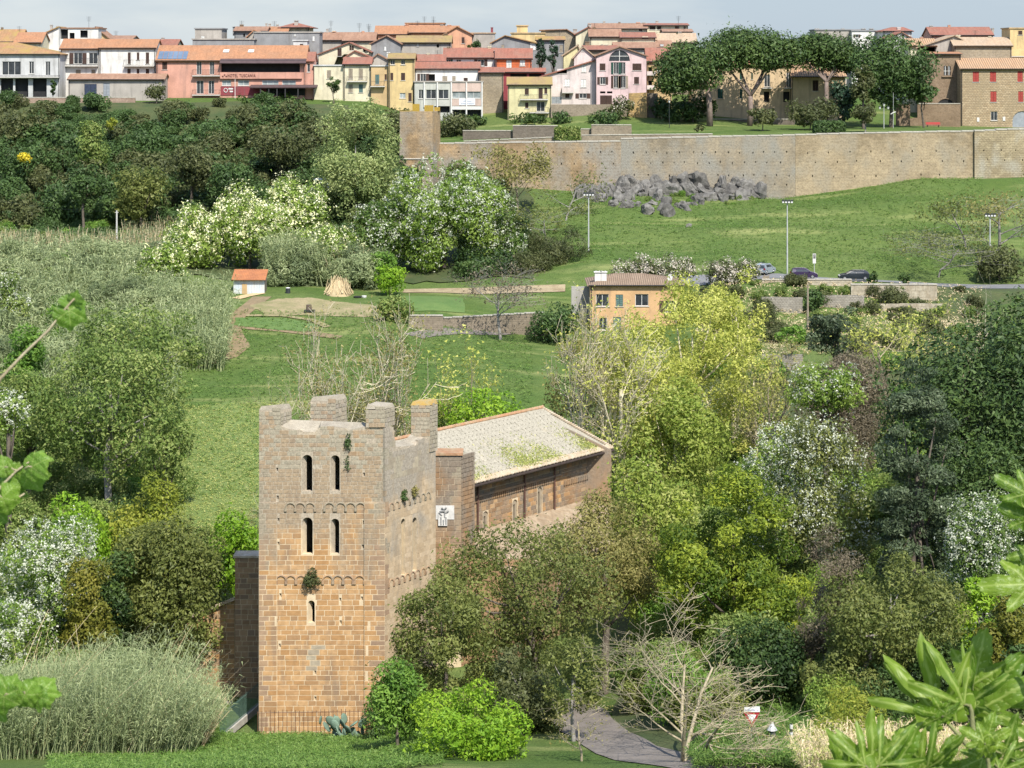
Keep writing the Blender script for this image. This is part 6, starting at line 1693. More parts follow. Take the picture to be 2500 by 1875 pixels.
tree('robinia_tree', 'pale flowering tree leaning over the reeds', 400, 590, 720, 150, 330, 'robin', leafpx=7, nl=24, bloom=CREAM_BLOOM, bloomf=.2)
tree('robinia_tree', 'low flowering tree in the gap left of the large robinia', 800, 540, 660, 170, 345, 'robin', leafpx=7, nl=24, bloom=CREAM_BLOOM, bloomf=.25)
branchy('thin_tree', 'sparse olive tree standing before the town wall', 1262, 362, 150, 384, BARK_TAN, 'olive', 6, 2600, seed=4, levels=4, nb=5)
branchy('thin_tree', 'grey twiggy tree beside the rocks', 1380, 420, 190, 380, BARK_GREY, 'oliveb', 5, 700, seed=9, levels=4, nb=5)
branchy('thin_tree', 'low twiggy tree below the grey twiggy one', 1330, 500, 220, 366, BARK_GREY, 'oliveb', 5.5, 1500, seed=10, levels=4, nb=5)
tree('shrub', 'dark brownish thicket left of the white hedge', 1365, 540, 672, 170, 350, 'woodb', 'shrub', leafpx=6.5, aspect=.3, droop=.3)
tree('shrub', 'dark thicket under the robinia skirts', 1180, 610, 700, 240, 346, 'dark', 'shrub', leafpx=6.5)
tree('shrub', 'reedy green thicket behind the brown bare tree', 1300, 610, 690, 130, 344, 'woodb', 'shrub', leafpx=7, aspect=.25, droop=.3)
tree('round_bush', 'bright green rounded bush left of the robinia', 952, 645, 715, 96, 330, 'lime', 'bush', leafpx=6.5, nl=20)
tree('round_bush', 'smaller green bush behind the bright one', 935, 610, 670, 70, 336, 'fresh', 'bush', leafpx=6.5, nl=14)
tree('round_bush', 'dark bush above the broken stone wall', 962, 722, 800, 110, 311, 'mid', 'bush', leafpx=6.5, nl=18)
tree('round_bush', 'dense dark laurel left of the orange house', 1350, 738, 850, 150, 308, 'wood', 'bush', leafpx=6.5, nl=22)
branchy('bare_tree', 'leafless brown tree with straight trunk beside the lane', 1222, 640, 185, 306, BARK_GREY, 'dead', 4.5, 1500, seed=3, levels=4, nb=6, start=.38, vb=822)
# flowering hedge behind the orange house
tree('flowering_hedge', 'white and pink flowering hedge behind the orange house', 1600, 632, 690, 230, 331, 'woodb', 'hedge', leafpx=6, nl=60, lobe=.4, bloom=PINK_BLOOM, bloomf=.45, stem=False, dk=.35)
tree('flowering_hedge', 'right end of the pale flowering hedge by the wooden gate', 1790, 632, 706, 160, 331, 'woodb', 'hedge', leafpx=6, nl=50, lobe=.4, bloom=PINK_BLOOM, bloomf=.4, stem=False, dk=.4)
bush_copies('bank_shrub', 'small dull shrub on the terraces below the road', 'bush', [pro[2], pro[5], pro[6]], [(RR.uniform(1700, 2400), RR.uniform(292, 328)) for i in range(80)], 'small shrubs on the terraces below the road', (.35, .75))
tree('round_shrub', 'left one of two dark round shrubs by the roadside', 2130, 657, 698, 28, 330.5, 'dark', 'shrub', leafpx=5.5, nl=12)
tree('round_shrub', 'right one of two dark round shrubs by the roadside', 2208, 664, 700, 32, 330.5, 'dark', 'shrub', leafpx=5.5, nl=12)
tree('shrub', 'green shrub on the terrace by the wooden pole', 1985, 700, 740, 60, 318, 'wood', 'shrub', leafpx=6)
branchy('thin_tree', 'thin twiggy shrubs on the bank at the far right', 2290, 560, 260, 345, BARK_GREY, 'oliveb', 5, 1700, seed=12, levels=4, nb=6, cat='shrub')
branchy('thin_tree', 'olive brown twiggy tree at the right edge of the bank', 2440, 430, 240, 352, BARK_GREY, 'olive', 5.5, 2400, seed=13, levels=4, nb=6)
branchy('thin_tree', 'second twiggy tree at the right edge below the wall', 2360, 480, 180, 362, BARK_GREY, 'oliveb', 5.5, 1400, seed=14, levels=4, nb=5)
tree('shrub', 'dark green shrub at the right end of the road', 2440, 590, 700, 150, 344, 'woodb', 'shrub', leafpx=6.5, nl=24)
tree('cedar_tree', 'blue green cedar with layered boughs below the terraces', 2045, 738, 900, 170, 272, 'spruce', 'cedar', leafpx=9, aspect=.35, nl=40, lobe=.26, flat=.5, droop=.2, k=2.6)
tree('garden_pine', 'small bright green umbrella tree in the lower garden', 1932, 788, 852, 86, 284, 'fresh', 'tree', leafpx=6.5, nl=22, flat=.6, lobe=.34)
branchy('thin_tree', 'yellowish thin tree right of the cedar', 2165, 770, 200, 262, BARK_TAN, 'spring', 6, 1500, seed=15, levels=4, nb=5)
branchy('thin_tree', 'pale leafed thin tree below the retaining walls', 2290, 740, 170, 268, BARK_TAN, 'spring', 6, 900, seed=16, levels=4, nb=5)
tree('shrub', 'tangled dry hedge mound left of the great pine', 2065, 850, 960, 230, 240, 'dead', 'shrub', leafpx=6.5, aspect=.25, nl=26)
bush_copies('valley_bush', 'leafy bush among the trees right of the church', 'bush', [mm_, mm2, pro[6]], [(RR.uniform(1650, 2500), RR.uniform(222, 285)) for i in range(44)], 'bushes among the trees right of the church', (.7, 1.2))
reeds('meadow_grass', 'dry grass on the terraces below the road', 1700, 2400, 292, 329, .7, 3600, 'straw', 3, lw=.10, bl=.6, stemf=0, lean=.5)
# plane trees behind the church
branchy('plane_tree', 'white stemmed plane tree just behind the church roof', 1480, 740, 260, 236, BARK_PALE, 'spring', 6.5, 2600, seed=21, levels=4, nb=6, r0=.36, twig=.03)
branchy('plane_tree', 'thin pale plane tree left of the church ridge end', 1385, 770, 220, 232, BARK_PALE, 'olive', 5.5, 1600, seed=22, levels=4, nb=6, r0=.3, twig=.03)
branchy('plane_tree', 'pale trunk plane tree at the end of the church roof', 1525, 800, 230, 230, BARK_PALE, 'spring', 6.5, 3600, seed=23, levels=4, nb=6, r0=.36, twig=.03)
tree('plane_tree', 'broad yellow green plane tree right of the orange house', 1690, 655, 1120, 300, 246, 'spring', leafpx=6.5, k=1.5, nl=90, lobe=.2, bark=BARK_PALE, shell=(.3,1.15), limbs=18)
tree('plane_tree', 'yellow green plane tree in front of the orange house', 1585, 720, 1130, 300, 238, 'spring', leafpx=6.5, k=1.4, nl=90, lobe=.2, bark=BARK_PALE, shell=(.3,1.15), limbs=18)
tree('plane_tree', 'tallest yellow plane tree reaching past the flowering hedge', 1795, 625, 950, 170, 252, 'spring', leafpx=6.5, k=1.3, nl=44, lobe=.24, bark=BARK_PALE, shell=(.3,1.15))
tree('plane_tree', 'airy right flank of the yellow plane trees', 1840, 820, 1130, 180, 240, 'spring', leafpx=6.5, k=1.2, nl=60, lobe=.2, bark=BARK_PALE, shell=(.3,1.15))
tree('plane_tree', 'airy left flank of the plane trees above the church ridge', 1420, 800, 1110, 200, 240, 'olive', leafpx=6, k=.9, nl=60, lobe=.2, bark=BARK_PALE, shell=(.3,1.2), limbs=14)
tree('plane_tree', 'lower green mass of the plane trees', 1650, 920, 1250, 350, 228, 'plane', leafpx=7.5, k=2.2, nl=44, lobe=.28, bark=BARK_PALE)
branchy('plane_tree', 'straw coloured thin tree right of the planes', 1865, 840, 210, 226, BARK_TAN, 'olive', 6, 2600, seed=24, levels=4, nb=6)
# bare white trees behind the tower
for k, (u, vt, w, Y, nl_, lab) in enumerate(((800,800,230,214,700,'left one of the pale leafless trees behind the tower'), (905,770,260,216,900,'middle pale leafless tree with tall forked stems behind the tower'), (985,790,220,219,900,'right one of the pale leafless trees behind the tower'))):
    branchy('pale_tree', lab, u, vt, w, Y, BARK_PALE, 'olive', 5.5, nl_*6, seed=31+k, levels=4, nb=5, r0=.28, stems=2, du=1.6, spread=.85, upk=.45, twig=.032)
branchy('pale_tree', 'low pale bough leaning left behind the tower', 715, 920, 200, 212, BARK_PALE, 'olive', 5, 900, seed=35, levels=4, nb=5)
branchy('young_tree', 'young yellow green tree between tower and church roof', 1110, 845, 200, 224, BARK_TAN, 'spring', 7, 2600, seed=36, levels=4, nb=5)
tree('young_tree', 'bright green shrub above the church ridge', 1180, 950, 1080, 210, 222, 'lime', 'shrub', leafpx=7, k=2.2, nl=26, lobe=.3)
tree('young_tree', 'green shrub between the tower pillars and the ridge', 1060, 930, 1080, 150, 226, 'robin', 'shrub', leafpx=7, k=2.0, nl=22)
# left slope
cb = []
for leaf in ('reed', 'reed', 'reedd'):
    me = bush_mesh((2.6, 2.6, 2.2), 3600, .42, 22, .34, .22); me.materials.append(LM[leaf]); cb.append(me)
bush_copies('cane_clump', 'pale cane clump on the left slope', 'bush', cb, [(RR.uniform(-60, 440), RR.uniform(270, 352)) for i in range(60)], 'pale cane clumps on the left slope', (.8, 1.3))
bush_copies('slope_bush', 'leafy bush among the canes on the left slope', 'bush', [mm_, mm2, pro[6]], [(RR.uniform(-60, 430), RR.uniform(262, 345)) for i in range(34)], 'leafy bushes among the canes on the left slope', (.6, 1.2))
reeds('reed_bed', 'grey green reed bed on the left slope', -60, 430, 268, 352, 3.4, 4200, 'reed', 9, lw=.12, bl=1.5, lean=.35, stem='reed')
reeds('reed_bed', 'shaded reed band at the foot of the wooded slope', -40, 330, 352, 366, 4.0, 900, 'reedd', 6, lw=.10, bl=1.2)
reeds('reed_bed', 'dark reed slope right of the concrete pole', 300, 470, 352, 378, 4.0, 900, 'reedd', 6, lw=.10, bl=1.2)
reeds('reed_bed', 'reed clump beside the track left of the shed', 400, 548, 284, 318, 5.0, 1600, 'reed', 8, lw=.10, bl=1.3, fan=.25, stem='reed')
reeds('reed_bed', 'tall reeds with dry stems right of the shed', 655, 800, 337, 349, 6.4, 620, 'reed', 12, lw=.11, bl=1.6, stemf=1, lean=.3, stem='reed')
bush_copies('cane_clump', 'grey green cane clump right of the shed', 'bush', cb, [(RR.uniform(660, 900), RR.uniform(337, 349)) for i in range(26)], 'grey green cane clumps right of the shed', (.8, 1.5))
reeds('reed_bed', 'dry reeds above the pile of canes', 790, 900, 338, 346, 5.2, 160, 'reed', 6, lw=.11, bl=1.3, stemf=1, lean=.3)
tree('broadleaf_tree', 'large grey green tree on the left with pale limbs showing', 270, 810, 1190, 420, 224, 'mid', leafpx=7.5, k=2.2, nl=70, lobe=.24, bark=BARK_GREY, shell=(.55,1.1), limbs=16)
tree('broadleaf_tree', 'upper left tree spreading over the reed slope', 350, 745, 930, 340, 240, 'mid', leafpx=7.5, k=2.2, nl=44, lobe=.26, bark=BARK_GREY, shell=(.55,1.1))
tree('broadleaf_tree', 'green tree at the left edge below the reeds', 70, 880, 1160, 220, 228, 'mid', leafpx=7.5, k=2.2, nl=36, lobe=.28)
tree('broadleaf_tree', 'lower right skirt tree beside the meadow', 400, 1000, 1180, 160, 216, 'mid', leafpx=7.5, k=2.2, nl=26, lobe=.3)
tree('robinia_tree', 'white flowering tree cut by the left edge', 20, 950, 1060, 130, 214, 'robin', leafpx=7.5, nl=22, bloom=WHITE_BLOOM, bloomf=.5)
tree('shrub', 'bluish green shrub on the reed slope at the left edge', 25, 660, 760, 110, 300, 'mid', 'shrub', leafpx=7, bloom=WHITE_BLOOM, bloomf=.15)
tree('shrub', 'dark green shrub on the reed slope below the edge', 60, 770, 850, 110, 262, 'fresh', 'shrub', leafpx=7)
tree('round_bush', 'bright lime bush left of the golden bush', 190, 1142, 1285, 165, 199, 'lime', 'bush', leafpx=7.5, nl=26)
tree('round_bush', 'golden green bush at the meadow edge', 360, 1140, 1275, 190, 201, 'gold', 'bush', leafpx=7.5, nl=28)
tree('robinia_tree', 'white blossoming tree at the lower left', 130, 1238, 1500, 260, 188, 'robin', leafpx=7.5, nl=40, lobe=.3, bloom=WHITE_BLOOM, bloomf=.42)
tree('robinia_tree', 'white blossoming tree at the left edge above the reeds', 25, 1440, 1640, 150, 181, 'robin', leafpx=7.5, nl=22, bloom=WHITE_BLOOM, bloomf=.34)
tree('dark_evergreen', 'big dark olive evergreen left of the church', 410, 1250, 1530, 340, 194, 'oliveb', leafpx=7.5, nl=44, lobe=.28)
tree('dark_evergreen', 'darkest part of the evergreen next to the white blossom', 285, 1290, 1530, 110, 191, 'dark', leafpx=7.5, nl=22)
tree('shrub', 'rusty green shrub between blossom and evergreen', 215, 1330, 1530, 130, 186, 'rust', 'shrub', leafpx=7.5, nl=22)
tree('round_bush', 'lime green bush at the left shoulder of the tower', 575, 1228, 1370, 150, 206, 'lime', 'bush', leafpx=7.5, nl=22)
reeds('meadow_grass', 'tall pale grass at the lower edge of the meadow', 400, 670, 203, 216, .9, 2600, 'tall', 4, lw=.06, bl=.7, stemf=0, lean=.4)
reeds('meadow_grass', 'paler grass thinning out up the meadow', 410, 690, 212, 270, .3, 9000, 'tall', 3, lw=.06, bl=.35, stemf=0, lean=.5)
reeds('reed_bed', 'great grey reed clump in front of the church aisle', -80, 470, 162, 181, 8.0, 3000, 'reed', 16, lw=.05, bl=.85, stemf=.3, bias=.2,
      vtop=[(-80,1640),(80,1620),(200,1560),(300,1520),(370,1560),(420,1640),(470,1690),(560,1720)], fan=.25, lean=.3, stem='reed')
reeds('reed_bed', 'broken dry canes leaning out of the great reed clump', -40, 470, 163, 180, 7.0, 150, 'reed', 3, lw=.06, bl=.6, stemf=1, bias=.35, lean=.6)
reeds('reed_bed', 'lower leaning reeds beside the aisle railing', 380, 500, 168, 178, 4.5, 420, 'reed', 7, lw=.06, bl=.8, stemf=1, bias=.55, vtop=[(380,1600),(500,1700)])
reeds('grass_bank', 'lush grass at the foot of the tower', 230, 980, 168, 180.5, .55, 6500, 'grass', 4, lw=.07, bl=.42, stemf=0, lean=.5)
reeds('grass_bank', 'lush grass along the lower edge of the picture', 120, 1080, 145, 168, .5, 9000, 'grass', 4, lw=.07, bl=.5, stemf=0, lean=.5)
reeds('grass_bank', 'grass left of the green railing', 380, 545, 181, 191, .6, 2200, 'grass', 4, lw=.07, bl=.45, stemf=0, lean=.5)
reeds('grass_bank', 'tall grass beside the road sign', 1690, 2050, 140, 156, 1.1, 3200, 'grass', 5, lw=.06, bl=.7, stemf=0, lean=.4)
reeds('grass_bank', 'grass under the trees right of the lane', 1700, 2300, 156, 172, .8, 2600, 'grass', 5, lw=.07, bl=.6, stemf=0, lean=.4)
reeds('meadow_grass', 'rough grass tufts on the bank below the town wall', 1330, 2400, 346, 402, .35, 9000, 'grass', 3, lw=.10, bl=.45, stemf=0, lean=.5)
reeds('meadow_grass', 'rough grass tufts in the meadow', 440, 1300, 236, 316, .4, 9000, 'grass', 3, lw=.09, bl=.45, stemf=0, lean=.5)
# trees round the church, right side
tree('robinia_tree', 'white flowering robinia above the laurels', 1985, 990, 1330, 300, 196, 'oliveb', leafpx=7.5, nl=50, lobe=.26, bloom=WHITE_BLOOM, bloomf=.24, k=2.4, shell=(.5,1.1))
tree('robinia_tree', 'pale flowering robinia top behind the white one', 1900, 1010, 1180, 190, 204, 'robin', leafpx=7.5, nl=30, bloom=WHITE_BLOOM, bloomf=.34)
tree('robinia_tree', 'thin flowering trees left of the white robinia', 2010, 880, 1010, 210, 222, 'robin', leafpx=7, nl=30, bloom=WHITE_BLOOM, bloomf=.15)
tree('laurel_tree', 'large laurel with yellow green sprays right of the church', 1790, 1120, 1580, 400, 180, 'laurel', leafpx=8.5, nl=64, lobe=.22, flat=.7, k=2.7, aspect=.45, dk=.7)
tree('laurel_tree', 'olive green tree top beside the church end', 1600, 1060, 1300, 240, 196, 'plane', leafpx=7.5, nl=34, k=2.4)
tree('great_pine', 'huge dark umbrella pine filling the right edge', 2520, 688, 1310, 800, 206, 'pine', 'pine tree', leafpx=11, nl=170, lobe=.2, aspect=.5, k=3.6, up=.5, flat=.8)
tree('great_pine', 'dark lower pine boughs under the umbrella pine', 2390, 1080, 1380, 330, 192, 'pine', 'pine tree', leafpx=9, nl=40, lobe=.26, aspect=.5, k=2.4)
tree('spruce_tree', 'blue grey conifer in front of the umbrella pine', 2240, 840, 1380, 215, 186, 'spruce', 'conifer', leafpx=8.5, aspect=.35, nl=110, lobe=.2, flat=.5, k=2.6, droop=.25)
branchy('dead_tree', 'dead white branches rising over the umbrella pine', 2360, 680, 190, 212, BARK_PALE, seed=41, levels=3, nb=4, vb=1180)
tree('robinia_tree', 'white blossoming tree at the right edge', 2410, 1165, 1420, 240, 172, 'robind', leafpx=7.5, nl=40, lobe=.3, bloom=WHITE_BLOOM, bloomf=.36)
tree('olive_brown_tree', 'dull olive tree with grey trunk at the lower right', 2175, 1350, 1640, 400, 162, 'oliveb', leafpx=7.5, nl=60, lobe=.24, k=2.5, ub=2056, bark=BARK_GREY, shell=(.55,1.1))
tree('withered_tree', 'withered brown foliage left of the dull olive tree', 2030, 1280, 1500, 190, 166, 'dead', leafpx=6.5, nl=50, lobe=.24, aspect=.3, k=1.6, shell=(.3,1.15))
tree('shrub', 'golden green shrub at the right edge', 2460, 1430, 1640, 170, 158, 'rust', 'shrub', leafpx=8, nl=24)
tree('shrub', 'dark shade shrub under the dull olive tree', 2290, 1560, 1680, 160, 160, 'dark', 'shrub', leafpx=7.5, nl=20)
tree('round_bush', 'bright green sprig bush below the white blossom', 2390, 1390, 1450, 110, 164, 'lime', 'bush', leafpx=7.5, nl=14)
tree('shrub', 'dark undergrowth right of the bare tree', 1860, 1500, 1720, 250, 166, 'dark', 'shrub', leafpx=8, nl=26)
# brown olive trees hiding the aisle
tree('olive_brown_tree', 'brown olive tree hiding the church aisle', 1280, 1262, 1650, 520, 178, 'oliveb', leafpx=7, nl=110, lobe=.19, k=2.0, shell=(.4,1.12), bark=BARK, limbs=20, ub=1330)
tree('olive_brown_tree', 'brown olive tree against the tower corner', 1080, 1400, 1720, 300, 170, 'oliveb', leafpx=7.5, nl=50, lobe=.22, k=2.0, shell=(.4,1.12), bark=BARK, limbs=14)
tree('olive_brown_tree', 'lower skirts of the brown olive by the lane', 1270, 1560, 1790, 220, 164, 'woodb', leafpx=7.5, nl=36, lobe=.24, k=1.7, shell=(.4,1.12), bark=BARK_GREY)
tree('olive_brown_tree', 'olive skirts in front of the lane', 1400, 1540, 1760, 190, 160, 'oliveb', leafpx=7, nl=44, lobe=.22, k=1.5, shell=(.3,1.15), bark=BARK_GREY)
tree('olive_brown_tree', 'thin olive branches over the aisle roof', 1475, 1190, 1520, 330, 186, 'olive', leafpx=6.5, nl=70, lobe=.22, k=1.9, shell=(.4,1.12), bark=BARK)
tree('round_bush', 'vivid green bush at the bottom centre', 1130, 1650, 1920, 340, 152, 'lime', 'bush', leafpx=8, nl=50, lobe=.24, k=2.8)
tree('round_bush', 'green bush left of the vivid one', 970, 1610, 1850, 170, 160, 'fresh', 'bush', leafpx=8, nl=30)
branchy('bare_tree', 'bare pale tree with spreading limbs beside the lane', 1660, 1515, 480, 147, BARK_TAN, 'olive', 5, 1100, seed=52, levels=4, nb=5, r0=.17, start=.2, spread=.9, upk=.4, twig=.018, wig=.14, vb=1900, stems=4, du=.3, lean=2.4)
branchy('thin_tree', 'dry thin stems at the bottom beside the lane', 1420, 1700, 160, 150, BARK_TAN, 'olive', 5, 400, seed=53, levels=4, nb=4, cat='shrub')
big_l = []
for leaf, sz in (('mid', .26), ('mid', .26), ('oliveb', .26), ('robin', .26), ('wood', .26), ('fresh', .26)):
    me = bush_mesh((3.0, 3.0, 2.6), 8500, sz*.75, 34, .28); me.materials.append(LM[leaf]); big_l.append(me)
bush_copies('thicket_bush', 'green thicket bush under the trees at the left', 'bush', big_l[:2]+big_l[4:], [(RR.uniform(-60, 420), RR.uniform(184, 268)) for i in range(95)], 'thicket bushes under the trees at the left', (.7, 1.25))
bush_copies('thicket_bush', 'green thicket bush under the trees at the right', 'bush', big_l, [(u, Y) for u, Y in [(RR.uniform(1560, 2560), RR.uniform(158, 250)) for i in range(180)] if not (u > 2080 and 163 < Y < 222)], 'thicket bushes under the trees at the right', (.7, 1.3))
bush_copies('shade_bush', 'shaded bush under the umbrella pine', 'bush', [big_l[4], big_l[0]], [(RR.uniform(2060, 2560), RR.uniform(166, 216)) for i in range(90)], 'shaded bushes under the umbrella pine', (.5, 1.0))
bush_copies('thicket_bush', 'leafy bush around the plane trees behind the church', 'bush', [big_l[0], big_l[3], big_l[5]], [(RR.uniform(1380, 1960), RR.uniform(226, 268)) for i in range(46)], 'bushes around the plane trees behind the church', (.7, 1.25))
bush_copies('thicket_bush', 'low bush beside the church aisle and lane', 'bush', [big_l[2], big_l[4], big_l[0]], [(RR.uniform(960, 1330), RR.uniform(163, 178)) for i in range(22)], 'low bushes beside the church aisle and lane', (.5, .9))
# bottom right tangle
tree('shrub', 'light green leafy scrub in the lower right corner', 2080, 1660, 1900, 250, 132, 'gold', 'shrub', leafpx=8, nl=30, k=2.0, aspect=.35)
reeds('meadow_grass', 'dry tangled stems in the lower right corner', 1960, 2560, 118, 140, 2.6, 2600, 'straw', 6, lw=.05, bl=.6, lean=.5, stemf=1)
reeds('meadow_grass', 'green stems mixed in the lower right corner', 1960, 2560, 116, 138, 2.4, 1500, 'tall', 6, lw=.05, bl=.7, lean=.5, stemf=0)
tree('shrub', 'shady scrub behind the foreground fig', 2420, 1680, 1900, 260, 136, 'woodb', 'shrub', leafpx=8, nl=26)

# ---------------------------------------------------------------- rocks on the bank
ROCK = surf('grey_rock', (.20,.19,.17), (.09,.085,.078), 1.1, fine=.55, bmp=.9, streak=.4, streak_c=(.08,.08,.07), rnd=.25)
def rock_mesh(seed):
    r = np.random.default_rng(seed); me = bpy.data.meshes.new('boulder'); import bmesh
    bm = bmesh.new(); bmesh.ops.create_icosphere(bm, subdivisions=3, radius=1.0)
    pl_ = [(unit(r.normal(size=3)), r.uniform(.4, .78)) for _ in range(15)]
    for v in bm.verts:
        c = np.array(v.co)
        for n, d in pl_:
            e = c @ n - d
            if e > 0: c = c - n*e*.9
        c = c*(1+.07*math.sin(c[0]*9+seed)+.07*math.sin(c[2]*11+seed*2)+.05*math.sin(c[1]*13))+r.normal(size=3)*.018; v.co = c
    bm.to_mesh(me); bm.free(); me.materials.append(ROCK); return me
RM = [rock_mesh(s) for s in range(6)]
out = thing('rock_outcrop', 'grey jagged rock outcrop at the foot of the town wall', 'rocks', (XU(1630, 398), 398, gz(1630, 398)-.3))
pl = parent_world(out)
for i in range(150):
    u = RR.uniform(1418, 1862); t = abs((u-1640)/222)
    vmin = np.interp(u, [1418,1480,1560,1640,1700,1790,1862], [466,456,446,434,440,444,462]); vmax = np.interp(u, [1418,1500,1560,1600,1645,1680,1760,1862], [486,505,510,535,535,505,492,484])
    v = RR.uniform(vmin, vmax); Y = min(402.3, ground(u, v, 330, 403)-.1)
    s = RR.uniform(.6, 1.7)*(1.3 if RR.random() < .25 else 1); p = P(u, v, Y)
    o = bpy.data.objects.new('boulder', RR.choice(RM)); o.parent = out; o.location = p-pl; o.scale = (s*RR.uniform(.8, 1.4), s*RR.uniform(.7, 1.0), s*RR.uniform(.8, 1.9)); o.rotation_euler = (RR.uniform(-.4, .4), RR.uniform(-.4, .4), RR.uniform(0, 6.28)); C.objects.link(o)
for i in range(26):
    u = 1432+i*16.4; Y = 401; s = RR.uniform(1.5, 2.2)*np.interp(u, [1420,1640,1860], [.75, 1.25, .75])
    o = bpy.data.objects.new('boulder', RM[i % 6]); o.parent = out; o.location = Vector((XU(u, Y), Y, gz(u, 399)+s*.35))-pl; o.scale = (s, s*.8, s*RR.uniform(.8, 1.2)); o.rotation_euler = (RR.random(), RR.random(), RR.random()*6); C.objects.link(o)
o = bpy.data.objects.new('boulder', RM[2]); Yr = 372; o.location = (XU(1683, Yr), Yr, gz(1683, Yr)+.3); o.scale = (.75, .6, .6); C.objects.link(o); tag(o, 'single grey boulder lying on the grass bank', 'rock')

bush_copies('rock_weed', 'weed tuft growing between the outcrop rocks', 'plant', [mm_, mm2], [(RR.uniform(1450, 1850), RR.uniform(394, 401)) for i in range(26)], 'weed tufts growing between the outcrop rocks', (.22, .5))
# ---------------------------------------------------------------- cars
TYRE = surf('tyre_rubber', (.015,.015,.015), (.02,.02,.02), 2, bmp=0); RIM = surf('alloy_rim', (.45,.45,.46), (.38,.38,.4), 2, rough=.35, metal=.6, bmp=0)
HEADL = surf('headlight_glass', (.6,.6,.6), (.5,.5,.5), 2, rough=.2, bmp=0); TAILL = surf('tail_light', (.35,.02,.02), (.25,.02,.02), 2, rough=.3, bmp=0)
PLATE = surf('number_plate', (.6,.6,.58), (.55,.55,.52), 2, bmp=0)
def car(label, u, Y, paint, L=4.0, W=1.7, H=1.48, yaw=0.0, hatch=True, name='parked_car'):
    T = thing(name, label, 'car', (XU(u, Y), Y, gz(u, Y)+.12)); T.rotation_euler = (0, 0, yaw)
    def loc(v): return Vector(v)
    def build(m, nm, mat, par=T, smooth=False):
        me = bpy.data.meshes.new(nm); me.from_pydata(m.v, [], m.f); me.validate()
        if smooth: me.shade_smooth()
        return link(nm, me, mat, par)
    a = L/2
    lower = [(-a,.35),(-a+.05,.75),(-a+.18,.92),(-a*.6,.98),(a*.3,.96),(a*.62,.88),(a-.15,.72),(a,.5),(a-.05,.28),(-a+.1,.25)]
    roof = [(-a+.12,.95),(-a+.35,H-.12),(-a+.75,H),(a*.05,H),(a*.25,H-.1),(a*.55,.93)] if hatch else [(-a+.45,.95),(-a+.75,H-.1),(-a+1.2,H),(a*.0,H),(a*.22,H-.1),(a*.5,.93)]
    def loft(prof, w0, w1, zsplit):
        m = MB(); n = len(prof)
        ring = []
        for s in (-1, 1):
            for x, z in prof: ring.append((x, s*(w0 if z < zsplit else w1), z))
        for s in (-.92, .92):
            for x, z in prof: ring.append((x*.985, s*(w0 if z < zsplit else w1)*1.0, z))
        m.add(ring[:2*n], [tuple(range(n)), tuple(range(2*n-1, n-1, -1))]+[(i, (i+1) % n, n+(i+1) % n, n+i) for i in range(n)])
        return m
    b = build(loft(lower, W/2, W/2-.03, .8), 'body', paint)
    bv = b.modifiers.new('round', 'BEVEL'); bv.width = .07; bv.segments = 2
    c = build(loft(roof, W/2-.06, W/2-.22, 1.1), 'cabin', paint); bv = c.modifiers.new('round', 'BEVEL'); bv.width = .05; bv.segments = 2
    G_ = glass('car_glass', (.02,.025,.03), .08)
    # side windows
    for s in (-1, 1):
        for x0, x1, t0, t1 in ((-a*.62, -a*.12, .05, 0), (-a*.08, a*.38, 0, .35)):
            m = MB(); y0, y1 = s*(W/2-.055), s*(W/2-.195)
            q = [(x0, y0, 1.0), (x1, y0, 1.0), (x1-t1, y1, H-.15), (x0+t0, y1, H-.15)]
            m.add(q+[(p[0], p[1]+s*.012, p[2]) for p in q], [(0,1,2,3), (7,6,5,4), (0,4,5,1), (1,5,6,2), (2,6,7,3), (3,7,4,0)]); build(m, 'side_window', G_)
    m = MB(); q = [(a*.53, -W/2+.2, .97), (a*.53, W/2-.2, .97), (a*.27, W/2-.3, H-.13), (a*.27, -W/2+.3, H-.13)]
    m.add(q+[(p[0]+.03, p[1], p[2]+.02) for p in q], [(0,1,2,3), (7,6,5,4), (0,4,5,1), (1,5,6,2), (2,6,7,3), (3,7,4,0)]); build(m, 'windscreen', G_)
    xr = -a+.14 if hatch else -a+.47
    m = MB(); q = [(xr, -W/2+.2, 1.0), (xr, W/2-.2, 1.0), (xr+.2, W/2-.3, H-.17), (xr+.2, -W/2+.3, H-.17)]
    m.add(q+[(p[0]-.03, p[1], p[2]+.01) for p in q], [(0,1,2,3), (7,6,5,4), (0,4,5,1), (1,5,6,2), (2,6,7,3), (3,7,4,0)]); build(m, 'rear_window', G_)
    for s in (-1, 1):
        build(MB().box(a-.28, a+.005, s*(W/2-.25)-.18, s*(W/2-.25)+.18, .60, .74), 'headlight', HEADL)
        build(MB().box(-a-.01, -a+.14, s*(W/2-.17)-.12, s*(W/2-.17)+.12, .72, .92), 'tail_light', TAILL)
        build(MB().box(a*.36, a*.42, s*(W/2+.03)-.08, s*(W/2+.03)+.08, .98, 1.08), 'mirror', paint)
        for x in (-a+.72, a-.75):
            m = MB().tube([(x, s*(W/2-.2), .31), (x, s*(W/2+.005), .31)], [.31, .31], 16); w = build(m, 'wheel', TYRE, smooth=False)
            build(MB().tube([(x, s*(W/2), .31), (x, s*(W/2+.02), .31)], [.2, .19], 12), 'rim', RIM, w)
    build(MB().box(-a-.02, -a+.02, -.25, .25, .55, .67), 'number_plate', PLATE)
    return T
def paint(n, c): return surf(n, c, tuple(x*.9 for x in c), .3, rough=.25, fine=0.05, bmp=0, spec=.5)
car('small dark purple hatchback driving right past the tall mast', 1962, 334, paint('purple_paint', (.035,.022,.06)), 3.9, 1.68, 1.5, 0)
car('black estate car on the road behind the left round shrub', 2085, 335, paint('black_paint', (.016,.02,.026)), 4.5, 1.76, 1.42, math.pi)
